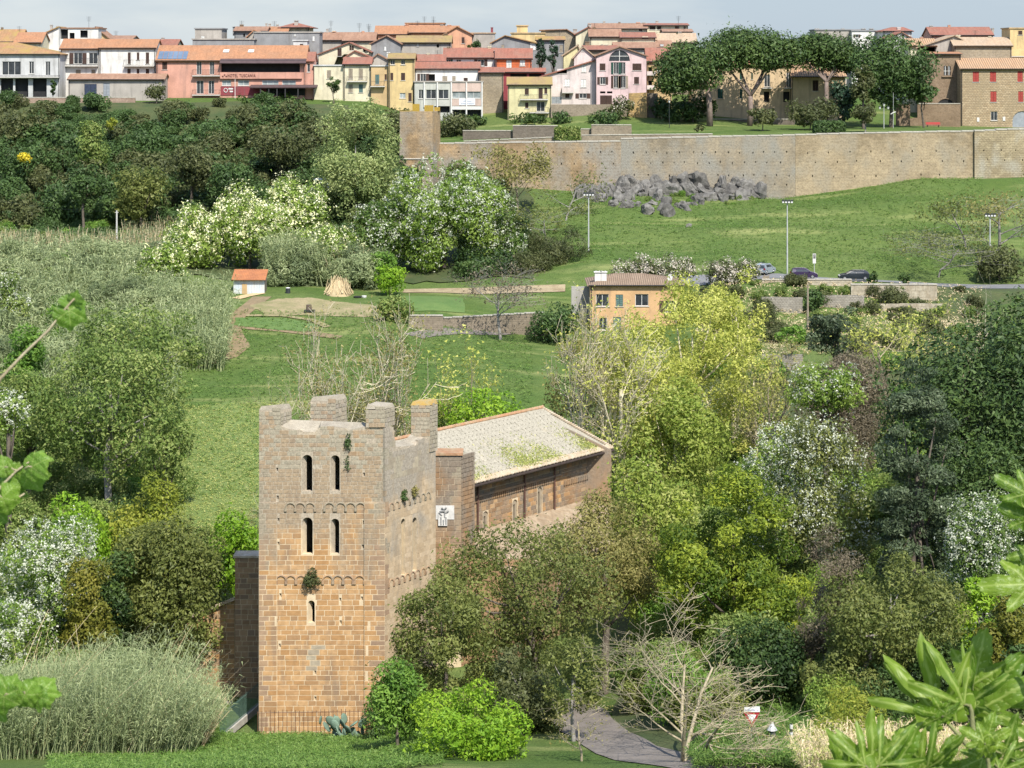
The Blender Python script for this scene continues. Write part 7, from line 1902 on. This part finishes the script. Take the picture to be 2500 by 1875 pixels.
car('silver car half hidden behind the end of the flowering hedge', 1868, 338.5, paint('silver_paint', (.22,.25,.28)), 4.2, 1.75, 1.55, math.radians(62))

# ---------------------------------------------------------------- lamps, poles, signs
STEEL = surf('galvanised_steel', (.48,.49,.48), (.40,.41,.40), 1.5, rough=.5, bmp=0, metal=.2)
LAMPDARK = surf('lamp_black', (.03,.035,.035), (.025,.03,.03), 2, rough=.5, bmp=0)
LENS = surf('lamp_lens', (.62,.62,.60), (.55,.55,.53), 2, rough=.25, bmp=0)
def mast(label, u, vt, Y, vb=None):
    z0 = gz(u, Y) if vb is None else ZV(vb, Y); x = XU(u, Y); z1 = ZV(vt, Y)
    T = thing('floodlight_mast', label, 'lamp post', (x, Y, z0))
    MB().tube([(x, Y, z0-.3), (x, Y, z1)], [.13, .08], 8).build('pole', STEEL, T)
    MB().box(x-.85, x+.85, Y-.06, Y+.06, z1-.02, z1+.08).build('crossbar', LAMPDARK, T)
    for i in range(4):
        xx = x-.66+i*.44
        h = MB().hexa([(xx-.17, Y-.35, z1-.22), (xx+.17, Y-.35, z1-.22), (xx+.17, Y-.07, z1-.1), (xx-.17, Y-.07, z1-.1)], [(xx-.17, Y-.3, z1+.3), (xx+.17, Y-.3, z1+.3), (xx+.17, Y-.07, z1+.3), (xx-.17, Y-.07, z1+.3)]).build('floodlight', LAMPDARK, T)
        MB().box(xx-.14, xx+.14, Y-.38, Y-.352, z1-.2, z1+.02).build('lens', LENS, h)
mast('tall floodlight mast standing by the cars', 1922, 492, 341)
mast('floodlight mast beside the rocks above the thicket', 1437, 474, 352)
mast('floodlight mast at the right edge of the bank', 2417, 525, 345)
T = thing('park_lantern', 'three armed park lantern in front of the dark tree', 'street lamp', (XU(2158, 430), 430, gz(2158, 430)))
x, Y = XU(2158, 430), 430; z1 = ZV(262, Y)
MB().tube([(x, Y, gz(2158, 430)-.2), (x, Y, z1)], [.09, .06], 8).build('pole', STEEL, T)
for dx, dz in ((-.8, -.2), (0, .35), (.8, -.2)):
    m = MB().tube([(x, Y, z1-.5), (x+dx*.6, Y, z1-.45+dz*.4), (x+dx, Y, z1+dz-.15)], [.035]*3, 5); m.build('arm', LAMPDARK, T)
    l = MB().tube([(x+dx, Y, z1+dz-.15), (x+dx, Y, z1+dz+.3)], [.13, .24], 6).build('lantern', LENS, T)
    MB().tube([(x+dx, Y, z1+dz+.302), (x+dx, Y, z1+dz+.5)], [.28, .05], 6).build('cap', LAMPDARK, l)
T = thing('flag_mast', 'thin pole with small white fixtures right of the park lantern', 'pole', (XU(2181, 431), 431, gz(2181, 431))); x, Y = XU(2181, 431), 431
MB().tube([(x, Y, gz(2181, 431)-.2), (x, Y, ZV(226, Y))], [.05, .035], 6).build('pole', STEEL, T)
MB().tube([(x-.5, Y, ZV(279, Y)), (x, Y, ZV(275, Y)), (x+.45, Y, ZV(273, Y))], [.09, .12, .09], 6).build('fixture', FRAME, T)
def lantern(label, u, vt, Y, arms=1):
    x, z0, z1 = XU(u, Y), gz(u, Y), ZV(vt, Y); T = thing('park_lamp', label, 'street lamp', (x, Y, z0))
    MB().tube([(x, Y, z0-.2), (x, Y, z1-.5)], [.07, .05], 7).build('pole', LAMPDARK, T)
    l = MB().tube([(x, Y, z1-.5), (x, Y, z1-.1)], [.12, .2], 6).build('lantern', LENS, T)
    MB().tube([(x, Y, z1-.098), (x, Y, z1)], [.24, .04], 6).build('cap', LAMPDARK, l)
lantern('slim park lamp left of the leftmost pine', 1634, 244, 428)
# wooden and concrete poles
WOODP = surf('weathered_wood', (.30,.25,.19), (.22,.18,.13), 2, fine=.4)
CONP = surf('concrete_pole', (.50,.49,.46), (.42,.41,.38), 1.5, fine=.3)
def pole(label, u, vt, Y, r, mat, name='utility_pole'):
    x, z0, z1 = XU(u, Y), gz(u, Y), ZV(vt, Y); T = thing(name, label, 'pole', (x, Y, z0))
    MB().tube([(x, Y, z0-.4), (x, Y, z1)], [r, r*.75], 8).build('pole', mat, T)
    MB().box(x-.28, x+.28, Y-.06, Y+.06, z1-.35, z1-.27).build('crossarm', mat, T); return T
pole('wooden utility pole in front of the terraces', 1972, 694, 309, .16, WOODP)
pole('pale concrete pole at the foot of the wooded slope', 285, 514, 362, .17, CONP)
m = MB(); a = P(285, 517, 362); b = P(-60, 478, 366); m.tube([a.lerp(b, t/10)+Vector((0, 0, -1.2*math.sin(math.pi*t/10)*.5)) for t in range(11)], [.025]*11, 3)
tag(m.build('overhead_wire', LAMPDARK), 'thin overhead wire running left from the concrete pole', 'wire')
# parking sign
T = thing('parking_sign', 'tall white parking sign with black P by the cars', 'sign', (XU(1988, 339), 339, gz(1988, 339))); x, Y = XU(1988, 339), 339
MB().tube([(x, Y, gz(1988, 339)-.2), (x, Y, ZV(620, Y))], [.045, .045], 6).build('post', STEEL, T)
b = MB().box(x-.24, x+.24, Y-.09, Y-.05, ZV(643, Y), ZV(619, Y)).build('sign_board', FRAME, T)
BL_ = surf('sign_black', (.03,.03,.035), (.03,.03,.03), 2, bmp=0)
m = MB().box(x-.17, x+.17, Y-.1, Y-.092, ZV(631, Y), ZV(621, Y)); m.build('symbol_field', BL_, b)
m = MB().box(x-.08, x-.03, Y-.112, Y-.102, ZV(630, Y), ZV(622, Y)); m.tube([(x-.03, Y-.107, ZV(622.6, Y)), (x+.06, Y-.107, ZV(623.2, Y)), (x+.07, Y-.107, ZV(625, Y)), (x-.03, Y-.107, ZV(626.2, Y))], [.022]*4, 4); m.build('letter', FRAME, b)
# give way sign in the foreground
YS = 150.0
T = thing('give_way_sign', 'red and white give way triangle under a white name plate', 'road sign', (XU(1835, YS), YS, gz(1835, YS))); zS = lambda v: ZV(v, YS); xS = lambda u: XU(u, YS)
GPOST = surf('green_post', (.30,.38,.33), (.25,.32,.28), 2, bmp=0); REDS = surf('sign_red', (.35,.02,.03), (.3,.02,.03), 2, rough=.4, bmp=0); WHS = surf('sign_white', (.72,.74,.72), (.66,.68,.66), 2, rough=.4, bmp=0); BLUES = surf('sign_blue_ink', (.25,.30,.42), (.22,.27,.4), 2, bmp=0)
MB().tube([(xS(1835), YS, gz(1835, YS)-.3), (xS(1835), YS, zS(1727))], [.035, .035], 7).build('post', GPOST, T)
tri = [(xS(1815), zS(1739)), (xS(1835), zS(1775)), (xS(1855), zS(1739))]
MB().wall(tri, [], lambda a, b, d: Vector((a, YS-.07+d, b)), .03).build('triangle', REDS, T)
c = (xS(1835), zS(1750.5)); k = .58
MB().wall([(c[0]+(p[0]-c[0])*k, c[1]+(p[1]-c[1])*k) for p in tri], [], lambda a, b, d: Vector((a, YS-.078+d, b)), .005).build('triangle_centre', WHS, T)
pl_ = MB().hexa([(xS(1816.5), YS-.08, zS(1737.5)), (xS(1855), YS-.08, zS(1737.5)), (xS(1855), YS-.05, zS(1737.5)), (xS(1816.5), YS-.05, zS(1737.5))], [(xS(1816), YS-.08, zS(1726)), (xS(1854.5), YS-.08, zS(1723.5)), (xS(1854.5), YS-.05, zS(1723.5)), (xS(1816), YS-.05, zS(1726))]).build('name_plate', WHS, T)
m = MB(); u = 1819.0; r_ = random.Random(4)
while u < 1851:
    w = r_.uniform(1.2, 2.0); h = r_.uniform(2.6, 4.2)
    if not 1843.5 < u < 1847: m.box(xS(u), xS(u+w), YS-.09, YS-.082, zS(1734.5), zS(1734.5-h))
    u += w+.9
m.build('lettering', BLUES, pl_)
# old street lantern and white marker post
YLn = 149.0; xl = XU(1885, YLn); zl = lambda v: ZV(v, YLn)
T = thing('street_lantern', 'old metal street lantern in the grass right of the road sign', 'street lamp', (xl, YLn, gz(1885, YLn)))
MB().tube([(xl, YLn, gz(1885, YLn)-.3), (xl, YLn, zl(1808))], [.05, .04], 7).build('pole', LAMPDARK, T)
h = MB().tube([(xl, YLn, zl(1808)), (xl, YLn, zl(1803)), (xl, YLn, zl(1782))], [.09, .13, .24], 6).build('lantern', glass('lantern_glass', (.12,.14,.13), .1), T)
MB().tube([(xl, YLn, zl(1781.8)), (xl, YLn, zl(1778)), (xl, YLn, zl(1768))], [.36, .30, .12], 8).build('hood', STEEL, h)
MB().tube([(xl, YLn, zl(1767.8)), (xl, YLn, zl(1763))], [.11, .09], 8).build('finial', FRAME, h)
for k in range(6):
    a = k*math.pi/3; MB().tube([(xl+.13*math.cos(a), YLn+.13*math.sin(a), zl(1803)), (xl+.25*math.cos(a), YLn+.25*math.sin(a), zl(1782))], [.015, .015], 4).build('lantern_bar', LAMPDARK, h)
xm = XU(1933, YLn); T = thing('marker_post', 'white box and black banded marker post in the grass', 'post', (xm, YLn, gz(1933, YLn)))
MB().tube([(xm-.03, YLn, gz(1933, YLn)-.2), (xm-.03, YLn, zl(1767))], [.07, .07], 8).build('post', LAMPDARK, T)
for a, b, w in ((1779,1769,.11), (1804,1788,.115)): MB().tube([(xm-.03, YLn, zl(a)), (xm-.03, YLn, zl(b))], [w, w], 8).build('white_band', FRAME, T)
MB().box(xm-.02, xm+.28, YLn-.16, YLn+.1, zl(1838), zl(1811)).build('meter_box', surf('bluish_white', (.62,.64,.72), (.55,.57,.66), 2, bmp=0), T)
# red bench
T = thing('park_bench', 'red bench in front of the ruined garden wall', 'bench', (XU(2278, 440), 440, gz(2278, 440))); xb = XU(2278, 440); zb0 = gz(2278, 440); RED = surf('red_bench_paint', (.5,.04,.05), (.42,.04,.05), 2, bmp=0)
for i in range(3): MB().box(xb-1.4, xb+1.4, 439.7+i*.17, 439.85+i*.17, zb0+.43, zb0+.48).build('seat_slat', RED, T)
for i in range(2): MB().box(xb-1.4, xb+1.4, 440.22, 440.27, zb0+.58+i*.2, zb0+.72+i*.2).build('back_slat', RED, T)
for dx in (-1.1, 1.1): MB().box(xb+dx-.05, xb+dx+.05, 439.75, 440.25, zb0-.1, zb0+.42).build('leg', LAMPDARK, T)

# ---------------------------------------------------------------- garden shed and clutter
YD = ground(610, 718); zD = lambda v: ZV(v, YD); xD = lambda u: XU(u, YD)
T = thing('garden_shed', 'small pale blue shed with rusty orange tin roof', 'shed', (xD(610), YD, zD(718)))
PALEB = surf('pale_blue_boards', (.46,.52,.58), (.56,.55,.48), .9, streak=.4, streak_c=(.35,.25,.12), fine=.3); RUST = surf('rusty_tin', (.42,.17,.07), (.32,.13,.06), .8, streak=.0, fine=.4)
n = 12
for i in range(n):
    a, b = xD(570+i*76/n), xD(570+(i+.96)*76/n); z1 = zD(681)
    MB().box(a, b, YD, YD+.05, zD(722), z1).build('wall_board', PALEB, T)
MB().box(xD(570), xD(646), YD+.06, YD+3.0, zD(722), zD(682)).build('shed_body', surf('dark_planks', (.18,.15,.12)), T)
MB().box(xD(591), xD(603), YD-.05, YD-.004, zD(720), zD(693)).build('door', surf('tan_door', (.46,.32,.16), (.38,.26,.13), 1), T)
m = MB(); k = 20
for i in range(k):
    a, b = xD(566)+(xD(649)-xD(566))*i/k, xD(566)+(xD(649)-xD(566))*(i+.55)/k
    m.slab([(a, YD-.6, zD(681)-.05), (b, YD-.6, zD(681)-.05), (b, YD+3.4, zD(668)+.35), (a, YD+3.4, zD(668)+.35)], .06)
m.slab([(xD(566), YD-.55, zD(681)-.10), (xD(649), YD-.55, zD(681)-.10), (xD(649), YD+3.4, zD(668)+.29), (xD(566), YD+3.4, zD(668)+.29)], .05)
m.build('tin_roof', RUST, T)
strip('yard_slab', [(575,730),(600,724),(640,716)], 1.5, surf('sandy_slab', (.52,.38,.2), (.45,.33,.18), 1), .1, label='sandy ramp in front of the shed')
# pile of cut canes
Yp = ground(825, 720); c = P(826, 718, Yp); T = thing('cane_pile', 'straw coloured heap of cut canes', 'pile', c)
STRAWM = surf('cut_cane', (.52,.42,.25), (.42,.32,.18), 2, fine=.4, rnd=.2)
m = MB(); m.cyl(c-Vector((0,0,.3)), 1.9, .5, 2.3, 14); m.build('heap_core', STRAWM, T)
cm = MB().tube([(0, 0, 0), (.04, 0, .5), (0, .02, 1)], [.035, .03, .02], 5); cme = bpy.data.meshes.new('cane'); cme.from_pydata(cm.v, [], cm.f); cme.materials.append(STRAWM)
for i in range(170):
    a = RR.uniform(0, 6.28); r = RR.uniform(1.2, 2.3); o = bpy.data.objects.new('cane', cme); o.parent = T
    o.location = (math.cos(a)*r, math.sin(a)*r*.8, -.05+RR.random()*.4)
    d = Vector((-math.cos(a)*r*RR.uniform(.2, 1.1)+RR.gauss(0, .3), -math.sin(a)*r*.7, RR.uniform(1.3, 2.4))); o.rotation_euler = d.to_track_quat('Z', 'Y').to_euler(); o.scale = (RR.uniform(1, 2), RR.uniform(1, 2), d.length*RR.uniform(.8, 1.1)); C.objects.link(o)
# little cart with a stove-like barrel, tyre, tubs
Yk = ground(756, 764); x, z = XU(756, Yk), gz(756, Yk)
T = thing('garden_cart', 'small dark garden burner on a low stand', 'burner', (x, Yk, z))
MB().box(x-.75, x+.75, Yk-.4, Yk+.4, z+.25, z+.42).build('stand', LAMPDARK, T); MB().tube([(x-.1, Yk, z+.42), (x-.1, Yk, z+1.15)], [.42, .38], 10).build('drum', surf('rust_drum', (.13,.09,.07), (.09,.07,.06), 2), T)
for dx in (-.6, .6): MB().tube([(x+dx, Yk-.45, z+.15), (x+dx, Yk-.35, z+.15)], [.2, .2], 10).build('wheel', TYRE, T)
Yk = ground(877, 727); x, z = XU(873, Yk), gz(873, Yk)
m = MB().tube([(x+.5*math.cos(i*math.pi/8), Yk+.4*math.sin(i*math.pi/8), z+.12) for i in range(17)], [.13]*17, 6); tag(m.build('old_tyre', TYRE, origin=(x, Yk, z)), 'old black tyre lying on the grass', 'tyre')
x = XU(889, Yk); tag(MB().tube([(x, Yk, z-.02), (x, Yk, z+.12), (x, Yk, z+.3)], [.3, .36, .38], 10).build('wash_tub', FRAME, origin=(x, Yk, z)), 'white wash tub beside the old tyre', 'tub')
Yk = ground(703, 716); x, z = XU(703, Yk), gz(703, Yk)
T = thing('compost_bin', 'black bin with white lid near the reeds', 'bin', (x, Yk, z)); MB().tube([(x, Yk, z-.05), (x, Yk, z+.75)], [.38, .32], 10).build('bin_body', LAMPDARK, T); MB().tube([(x, Yk, z+.752), (x, Yk, z+.84)], [.36, .2], 10).build('lid', FRAME, T)
# white roofed hut half hidden by the robinias
house('white_hut', 'small white hut half hidden behind the flowering trees', 768, 800, 442, 480, 384, 'white', ('f', 'offw'), [(776,452,784,462,'k')], D=4, cat='hut')
# wooden gate at the end of the hedge
Yg = 331.5
T = thing('wooden_gate', 'grey plank gate at the end of the flowering hedge', 'gate', (XU(1870, Yg), Yg, gz(1870, Yg)))
for i in range(6): MB().box(XU(1863+i*2.6, Yg), XU(1865.2+i*2.6, Yg), Yg, Yg+.06, gz(1870, Yg)-.1, ZV(672+RR.uniform(-2, 2), Yg)).build('plank', WOODP, T)
# prickly pear by the railing
Yq = 176.5; T = thing('prickly_pear', 'blue green prickly pear clump at the foot of the tower', 'cactus', (XU(828, Yq), Yq, gz(828, Yq)))
import bmesh
bm = bmesh.new(); bmesh.ops.create_icosphere(bm, subdivisions=2, radius=.5); pm = bpy.data.meshes.new('pad')
for v in bm.verts: v.co = (v.co.x*.72, v.co.y*.18, v.co.z+.45)
bm.to_mesh(pm); bm.free(); pm.shade_smooth(); pm.materials.append(surf('cactus_pad', (.16,.23,.17), (.12,.18,.13), 2, rnd=.2))
for i in range(46):
    o = bpy.data.objects.new('pad', pm); o.parent = T; u, v = RR.gauss(828, 20), RR.uniform(1765, 1832)
    z = ZV(v, Yq)-T.location.z; o.location = (XU(u, Yq)-T.location.x, RR.uniform(-.6, .6), max(z, -.05)); s = RR.uniform(.6, 1.05); o.scale = (s, s, s); o.rotation_euler = (RR.gauss(0, .4), RR.gauss(0, .5), RR.uniform(0, 3.1)); C.objects.link(o)
# ---------------------------------------------------------------- foreground leaves close to the camera
def fg_leaf_mat(name, c1, c2, vein):
    m, nt, bs = _base(name)
    f, raw = noise(nt, 14, 3, pos(nt), .3, .7); oi = N(nt, 'ObjectInfo')
    col = mixc(nt, oi.outputs['Random'], c1, c2)
    d = N(nt, 'Math', operation='MULTIPLY'); nt.links.new(f, d.inputs[0]); d.inputs[1].default_value = .45
    col = mixc(nt, d.outputs[0], col, tuple(x*.6 for x in c1))
    uvm = N(nt, 'Attribute', attribute_name='tint')
    w = N(nt, 'MapRange'); w.inputs[1].default_value = .5; w.inputs[2].default_value = 1.0; nt.links.new(uvm.outputs['Fac'], w.inputs[0])
    col = mixc(nt, w.outputs[0], col, vein)
    nt.links.new(col, bs.inputs['Base Color']); bs.inputs['Roughness'].default_value = .42; bs.inputs['Specular IOR Level'].default_value = .35
    t = N(nt, 'BsdfTranslucent'); ms = N(nt, 'MixShader'); ms.inputs[0].default_value = .45
    br = mixc(nt, .6, col, (.75,.85,.12), 'MULTIPLY'); g = N(nt, 'Gamma'); g.inputs[1].default_value = .75; nt.links.new(br, g.inputs[0]); nt.links.new(g.outputs[0], t.inputs['Color'])
    nt.links.new(bs.outputs[0], ms.inputs[1]); nt.links.new(t.outputs[0], ms.inputs[2]); nt.links.new(ms.outputs[0], nt.nodes['Material Output'].inputs['Surface'])
    bump(nt, bs, uvm.outputs['Fac'], .6, .004)
    return m
FIG = fg_leaf_mat('fig_leaf', (.10,.19,.016), (.20,.30,.028), (.34,.42,.11))
VINE = fg_leaf_mat('vine_leaf', (.11,.22,.025), (.20,.34,.04), (.34,.44,.12))
def lobed_leaf(name, lobes, mat, curl=.25, wave=.09, nring=18, nseg=150, seed=0, body=.16):
    """flat blade from a lobed outline: lobes = (angle from tip axis, length, half width); stalk at the origin, tip along +Y"""
    r = random.Random(seed); V = [(0, 0, 0)]; Tn = [1.0]; Fc = []
    ang = [-math.radians(168)+math.radians(336)*i/(nseg-1) for i in range(nseg)]
    def rad(a):
        best = body*(1-.25*(abs(a)/math.pi)**6)
        for la, L, hw in lobes:
            d = a-math.radians(la)
            if abs(d) < 1.35:
                # superellipse-like lobe in polar form
                k = abs(math.sin(d))/hw
                v = L*max(0, 1-k**1.6)*(1+.035*math.sin(a*46))
                best = max(best, v)
        return best
    R_ = [rad(a) for a in ang]
    for i in range(1, nring+1):
        t = i/nring
        for a, rr in zip(ang, R_):
            x, y = math.sin(a)*rr*t, math.cos(a)*rr*t
            z = -curl*(x*x+y*y)*.9 + wave*math.sin(x*17+seed)*t*.35 + wave*math.sin(y*13+seed*2)*t*.35
            dv = min(abs(math.sin(a-math.radians(la)))*rr*t for la, L, hw in lobes if abs(a-math.radians(la)) < 1.2) if any(abs(a-math.radians(la)) < 1.2 for la, L, hw in lobes) else 1
            rib = abs((((rr*t-dv*.75)*8) % 1.0)-.5)*2
            z += .02*(1-min(1, dv/.05)); V.append((x, y, z)); Tn.append(max(1-dv/.05, .93*(rib > .80)))
    n = nseg
    for j in range(n-1): Fc.append((0, 1+j, 2+j))
    for i in range(nring-1):
        for j in range(n-1):
            a = 1+i*n+j; Fc.append((a, a+n, a+n+1, a+1))
    me = bpy.data.meshes.new(name); me.from_pydata(V, [], Fc); me.validate(); me.shade_smooth()
    at = me.attributes.new('tint', 'FLOAT', 'POINT'); at.data.foreach_set('value', np.array(Tn, dtype=np.float32)); me.materials.append(mat); return me
FIGL = [lobed_leaf('leaf', [(0,1.0,.30), (-46,.88,.29), (46,.88,.29), (-98,.55,.29), (98,.55,.29)], FIG, .28, seed=1, body=.26),
        lobed_leaf('leaf', [(0,1.0,.29), (-40,.9,.27), (42,.84,.28), (-88,.55,.28)], FIG, .4, seed=2, body=.26),
        lobed_leaf('leaf', [(0,1.0,.62), (-45,.72,.5), (45,.72,.5)], FIG, .25, seed=3, body=.4)]
VINL = [lobed_leaf('leaf', [(0,1.0,.6), (-62,.85,.55), (62,.85,.55), (-120,.6,.5), (120,.6,.5)], VINE, .3, seed=4, body=.72),
        lobed_leaf('leaf', [(0,1.0,.7), (-55,.95,.65), (55,.95,.65), (-115,.7,.55), (115,.7,.55)], VINE, .5, seed=5, body=.78)]
FSTEM = surf('fig_stem', (.20,.22,.09), (.15,.15,.07), 6, bmp=.2); VSTEM = surf('vine_stem', (.42,.36,.24), (.3,.24,.15), 6, bmp=.2)
def put_leaf(T, meshes, k, u, v, Y, len_px, ang, pitch=0.0, roll=0.0, width=1.0):
    """leaf with its stalk end at photo point (u,v); ang = direction of the tip in the picture (90 up); pitch tips it toward the camera"""
    s = px(len_px*(.72 if meshes is VINL else 1), Y); o = bpy.data.objects.new('leaf', meshes[k % len(meshes)]); o.parent = T
    d = Vector((math.cos(math.radians(ang)), -math.sin(math.radians(pitch)), math.sin(math.radians(ang)))).normalized()
    nrm = Vector((.12*math.sin(roll*3), -1, .35)); nrm = (nrm-d*nrm.dot(d)).normalized(); nrm = Matrix.Rotation(math.radians(roll), 3, d) @ nrm
    x = d.cross(nrm).normalized(); M = Matrix.Identity(4)
    for i in range(3): M[i][0] = x[i]*s*width; M[i][1] = d[i]*s; M[i][2] = nrm[i]*s
    M.translation = P(u, v, Y)-T.location; o.matrix_basis = M; C.objects.link(o); return P(u, v, Y)
def plant(name, label, root_uvY, stems, leaves, meshes, smat, r=.011, cat='plant'):
    base = root_uvY; T = thing(name, label, cat, base)
    m = MB()
    for pts in stems:
        w = [p if isinstance(p, Vector) else P(*p) for p in pts]; n = len(w)
        m.tube(w, [r*(1.25-.85*i/max(1, n-1)) for i in range(n)], 7)
    for (k, u, v, Y, L, a, pi_, ro, su, sv, *wd) in leaves:
        q = put_leaf(T, meshes, k, u, v, Y, L, a, pi_, ro, *(wd or [1.0])); s = P(su, sv, Y)
        m.tube([s, s.lerp(q, .5)+Vector((0, 0, .006)), q], [r*.42, r*.36, r*.32], 5)
    m.build('stem', smat, T, smooth=True)
    return T
g_ = lambda u, Y: Vector((XU(u, Y), Y, gz(u, Y)-.05))
YF = 10.0
plant('fig_shoot', 'big fig shoot with tall lobed leaves in the lower right corner', g_(2420, YF),
  [[g_(2420, YF), (2400,1960,YF), (2385,1850,YF), (2345,1800,YF), (2300,1750,YF), (2278,1735,YF)], [(2385,1850,YF), (2375,1780,YF), (2372,1735,YF), (2368,1720,YF)]],
  [(1, 2283,1742,YF,180,128,-15,10,2290,1750), (1, 2296,1735,YF+.1,190,112,25,-35,2300,1750), (1, 2352,1722,YF,170,112,10,15,2368,1725), (0, 2366,1716,YF+.1,150,96,20,-30,2370,1728),
   (2, 2375,1670,YF+.25,135,76,5,8,2372,1720), (2, 2392,1735,YF+.2,150,40,20,-25,2375,1725), (1, 2400,1740,YF+.3,190,35,30,-50,2375,1728), (2, 2300,1745,YF-.1,80,165,30,-30,2300,1752), (2, 2304,1748,YF-.2,60,20,-20,40,2300,1752),
   (0, 2270,1735,YF+.15,110,172,25,-30,2290,1748), (2, 2410,1690,YF+.3,130,48,15,10,2375,1725)], FIGL, FSTEM, .014)
plant('fig_shoot', 'star shaped fig leaf rosette at the bottom right of the centre', g_(2130, YF-1),
  [[g_(2130, YF-1), (2128,1990,YF-1), (2126,1890,YF-1)]],
  [(0, 2128,1872,YF-1,140,88,5,5,2126,1890), (1, 2146,1868,YF-1,130,46,0,10,2126,1890), (1, 2112,1868,YF-1.05,120,138,0,-10,2126,1890), (2, 2180,1880,YF-.9,120,58,10,20,2126,1890), (2, 2080,1890,YF-.9,110,115,15,0,2126,1890)], FIGL, FSTEM, .012)
plant('fig_shoot', 'third fig shoot with drooping leaves between the other two', g_(2260, YF-.5),
  [[g_(2260, YF-.5), (2262,1960,YF-.5), (2255,1885,YF-.5)]],
  [(0, 2245,1880,YF-.5,105,85,15,-10,2255,1890), (1, 2262,1876,YF-.5,130,38,20,30,2255,1890), (2, 2236,1880,YF-.45,110,118,20,0,2255,1890), (2, 2290,1880,YF-.4,95,62,5,0,2255,1890)], FIGL, FSTEM, .012)
plant('fig_shoot', 'bright young fig rosette at the right edge', g_(2420, YF-.6),
  [[g_(2420, YF-.6), (2425,1960,YF-.6), (2410,1840,YF-.6), (2405,1815,YF-.6)]],
  [(2, 2402,1810,YF-.65,66,150,-5,0,2405,1815), (2, 2408,1806,YF-.6,70,70,0,5,2405,1815), (2, 2414,1812,YF-.6,65,30,0,0,2405,1815), (2, 2404,1818,YF-.7,62,-60,-30,0,2405,1815), (0, 2450,1840,YF-.4,110,75,20,0,2410,1835), (0, 2480,1860,YF-.3,110,50,20,0,2410,1840), (2, 2400,1850,YF-.5,80,200,10,10,2410,1845), (1, 2440,1880,YF-.5,90,20,10,10,2410,1850)], FIGL, FSTEM, .012)
plant('fig_shoot', 'fig leaves entering from the right edge beside the white blossom', g_(2560, YF),
  [[g_(2560, YF), (2560,1700,YF), (2540,1400,YF), (2520,1250,YF), (2505,1190,YF)]],
  [(2, 2506,1205,YF,85,150,0,-5,2508,1200), (2, 2510,1230,YF+.1,72,172,15,-40,2512,1225), (2, 2512,1265,YF+.05,85,158,20,-15,2515,1250), (2, 2515,1428,YF,125,176,10,8,2535,1400), (2, 2520,1400,YF+.1,70,150,0,10,2535,1395), (2, 2512,1350,YF+.1,55,190,10,0,2530,1340)], FIGL, FSTEM, .012)
YV = 7.5
plant('vine_shoot', 'long thin vine shoot with one bright leaf at the upper left', g_(-120, YV),
  [[g_(-120, YV), (-90,1400,YV), (-50,1050,YV), (0,925,YV), (60,862,YV), (120,805,YV), (150,765,YV), (170,742,YV), (182,728,YV)]],
  [(1, 168,758,YV,74,-28,-10,0,160,752), (0, 158,765,YV+.05,46,215,50,-50,158,758), (0, 182,735,YV,40,75,20,10,182,728)], VINL, VSTEM, .006)
plant('vine_shoot', 'cluster of large vine leaves at the left edge', g_(-80, YV),
  [[g_(-80, YV), (-60,1500,YV), (-30,1260,YV), (0,1190,YV), (40,1150,YV), (75,1125,YV)], [(-30,1260,YV), (20,1230,YV), (60,1205,YV)]],
  [(1, 82,1128,YV,62,20,0,-20,75,1125), (0, 78,1140,YV-.05,70,-35,30,30,60,1145), (1, 70,1160,YV,75,-62,-5,10,58,1150), (1, 15,1190,YV,60,250,0,10,0,1190), (0, 30,1195,YV+.05,66,-20,40,40,0,1190), (1, 5,1215,YV-.05,70,-70,0,0,-10,1210), (0, 10,1140,YV,50,160,20,0,40,1150), (1, -15,1240,YV,70,-50,0,0,-20,1240), (0, 35,1150,YV,40,120,10,0,40,1150)], VINL, VSTEM, .006)
plant('vine_shoot', 'vine leaf spray at the lower left edge', g_(-60, YV),
  [[g_(-60, YV), (-45,1850,YV), (-20,1740,YV), (30,1690,YV), (90,1690,YV)]],
  [(1, 100,1690,YV,66,-8,0,5,90,1690), (0, 70,1690,YV+.05,62,70,25,-20,60,1690), (1, 60,1695,YV-.05,62,-60,0,15,60,1690), (0, 88,1700,YV-.02,58,-78,20,30,85,1690), (1, 20,1690,YV,66,120,0,0,20,1693), (0, 10,1700,YV-.05,70,-95,0,0,20,1695), (1, -15,1730,YV,60,-45,10,0,-15,1735), (0, 40,1685,YV+.06,48,40,30,0,40,1690)], VINL, VSTEM, .006)
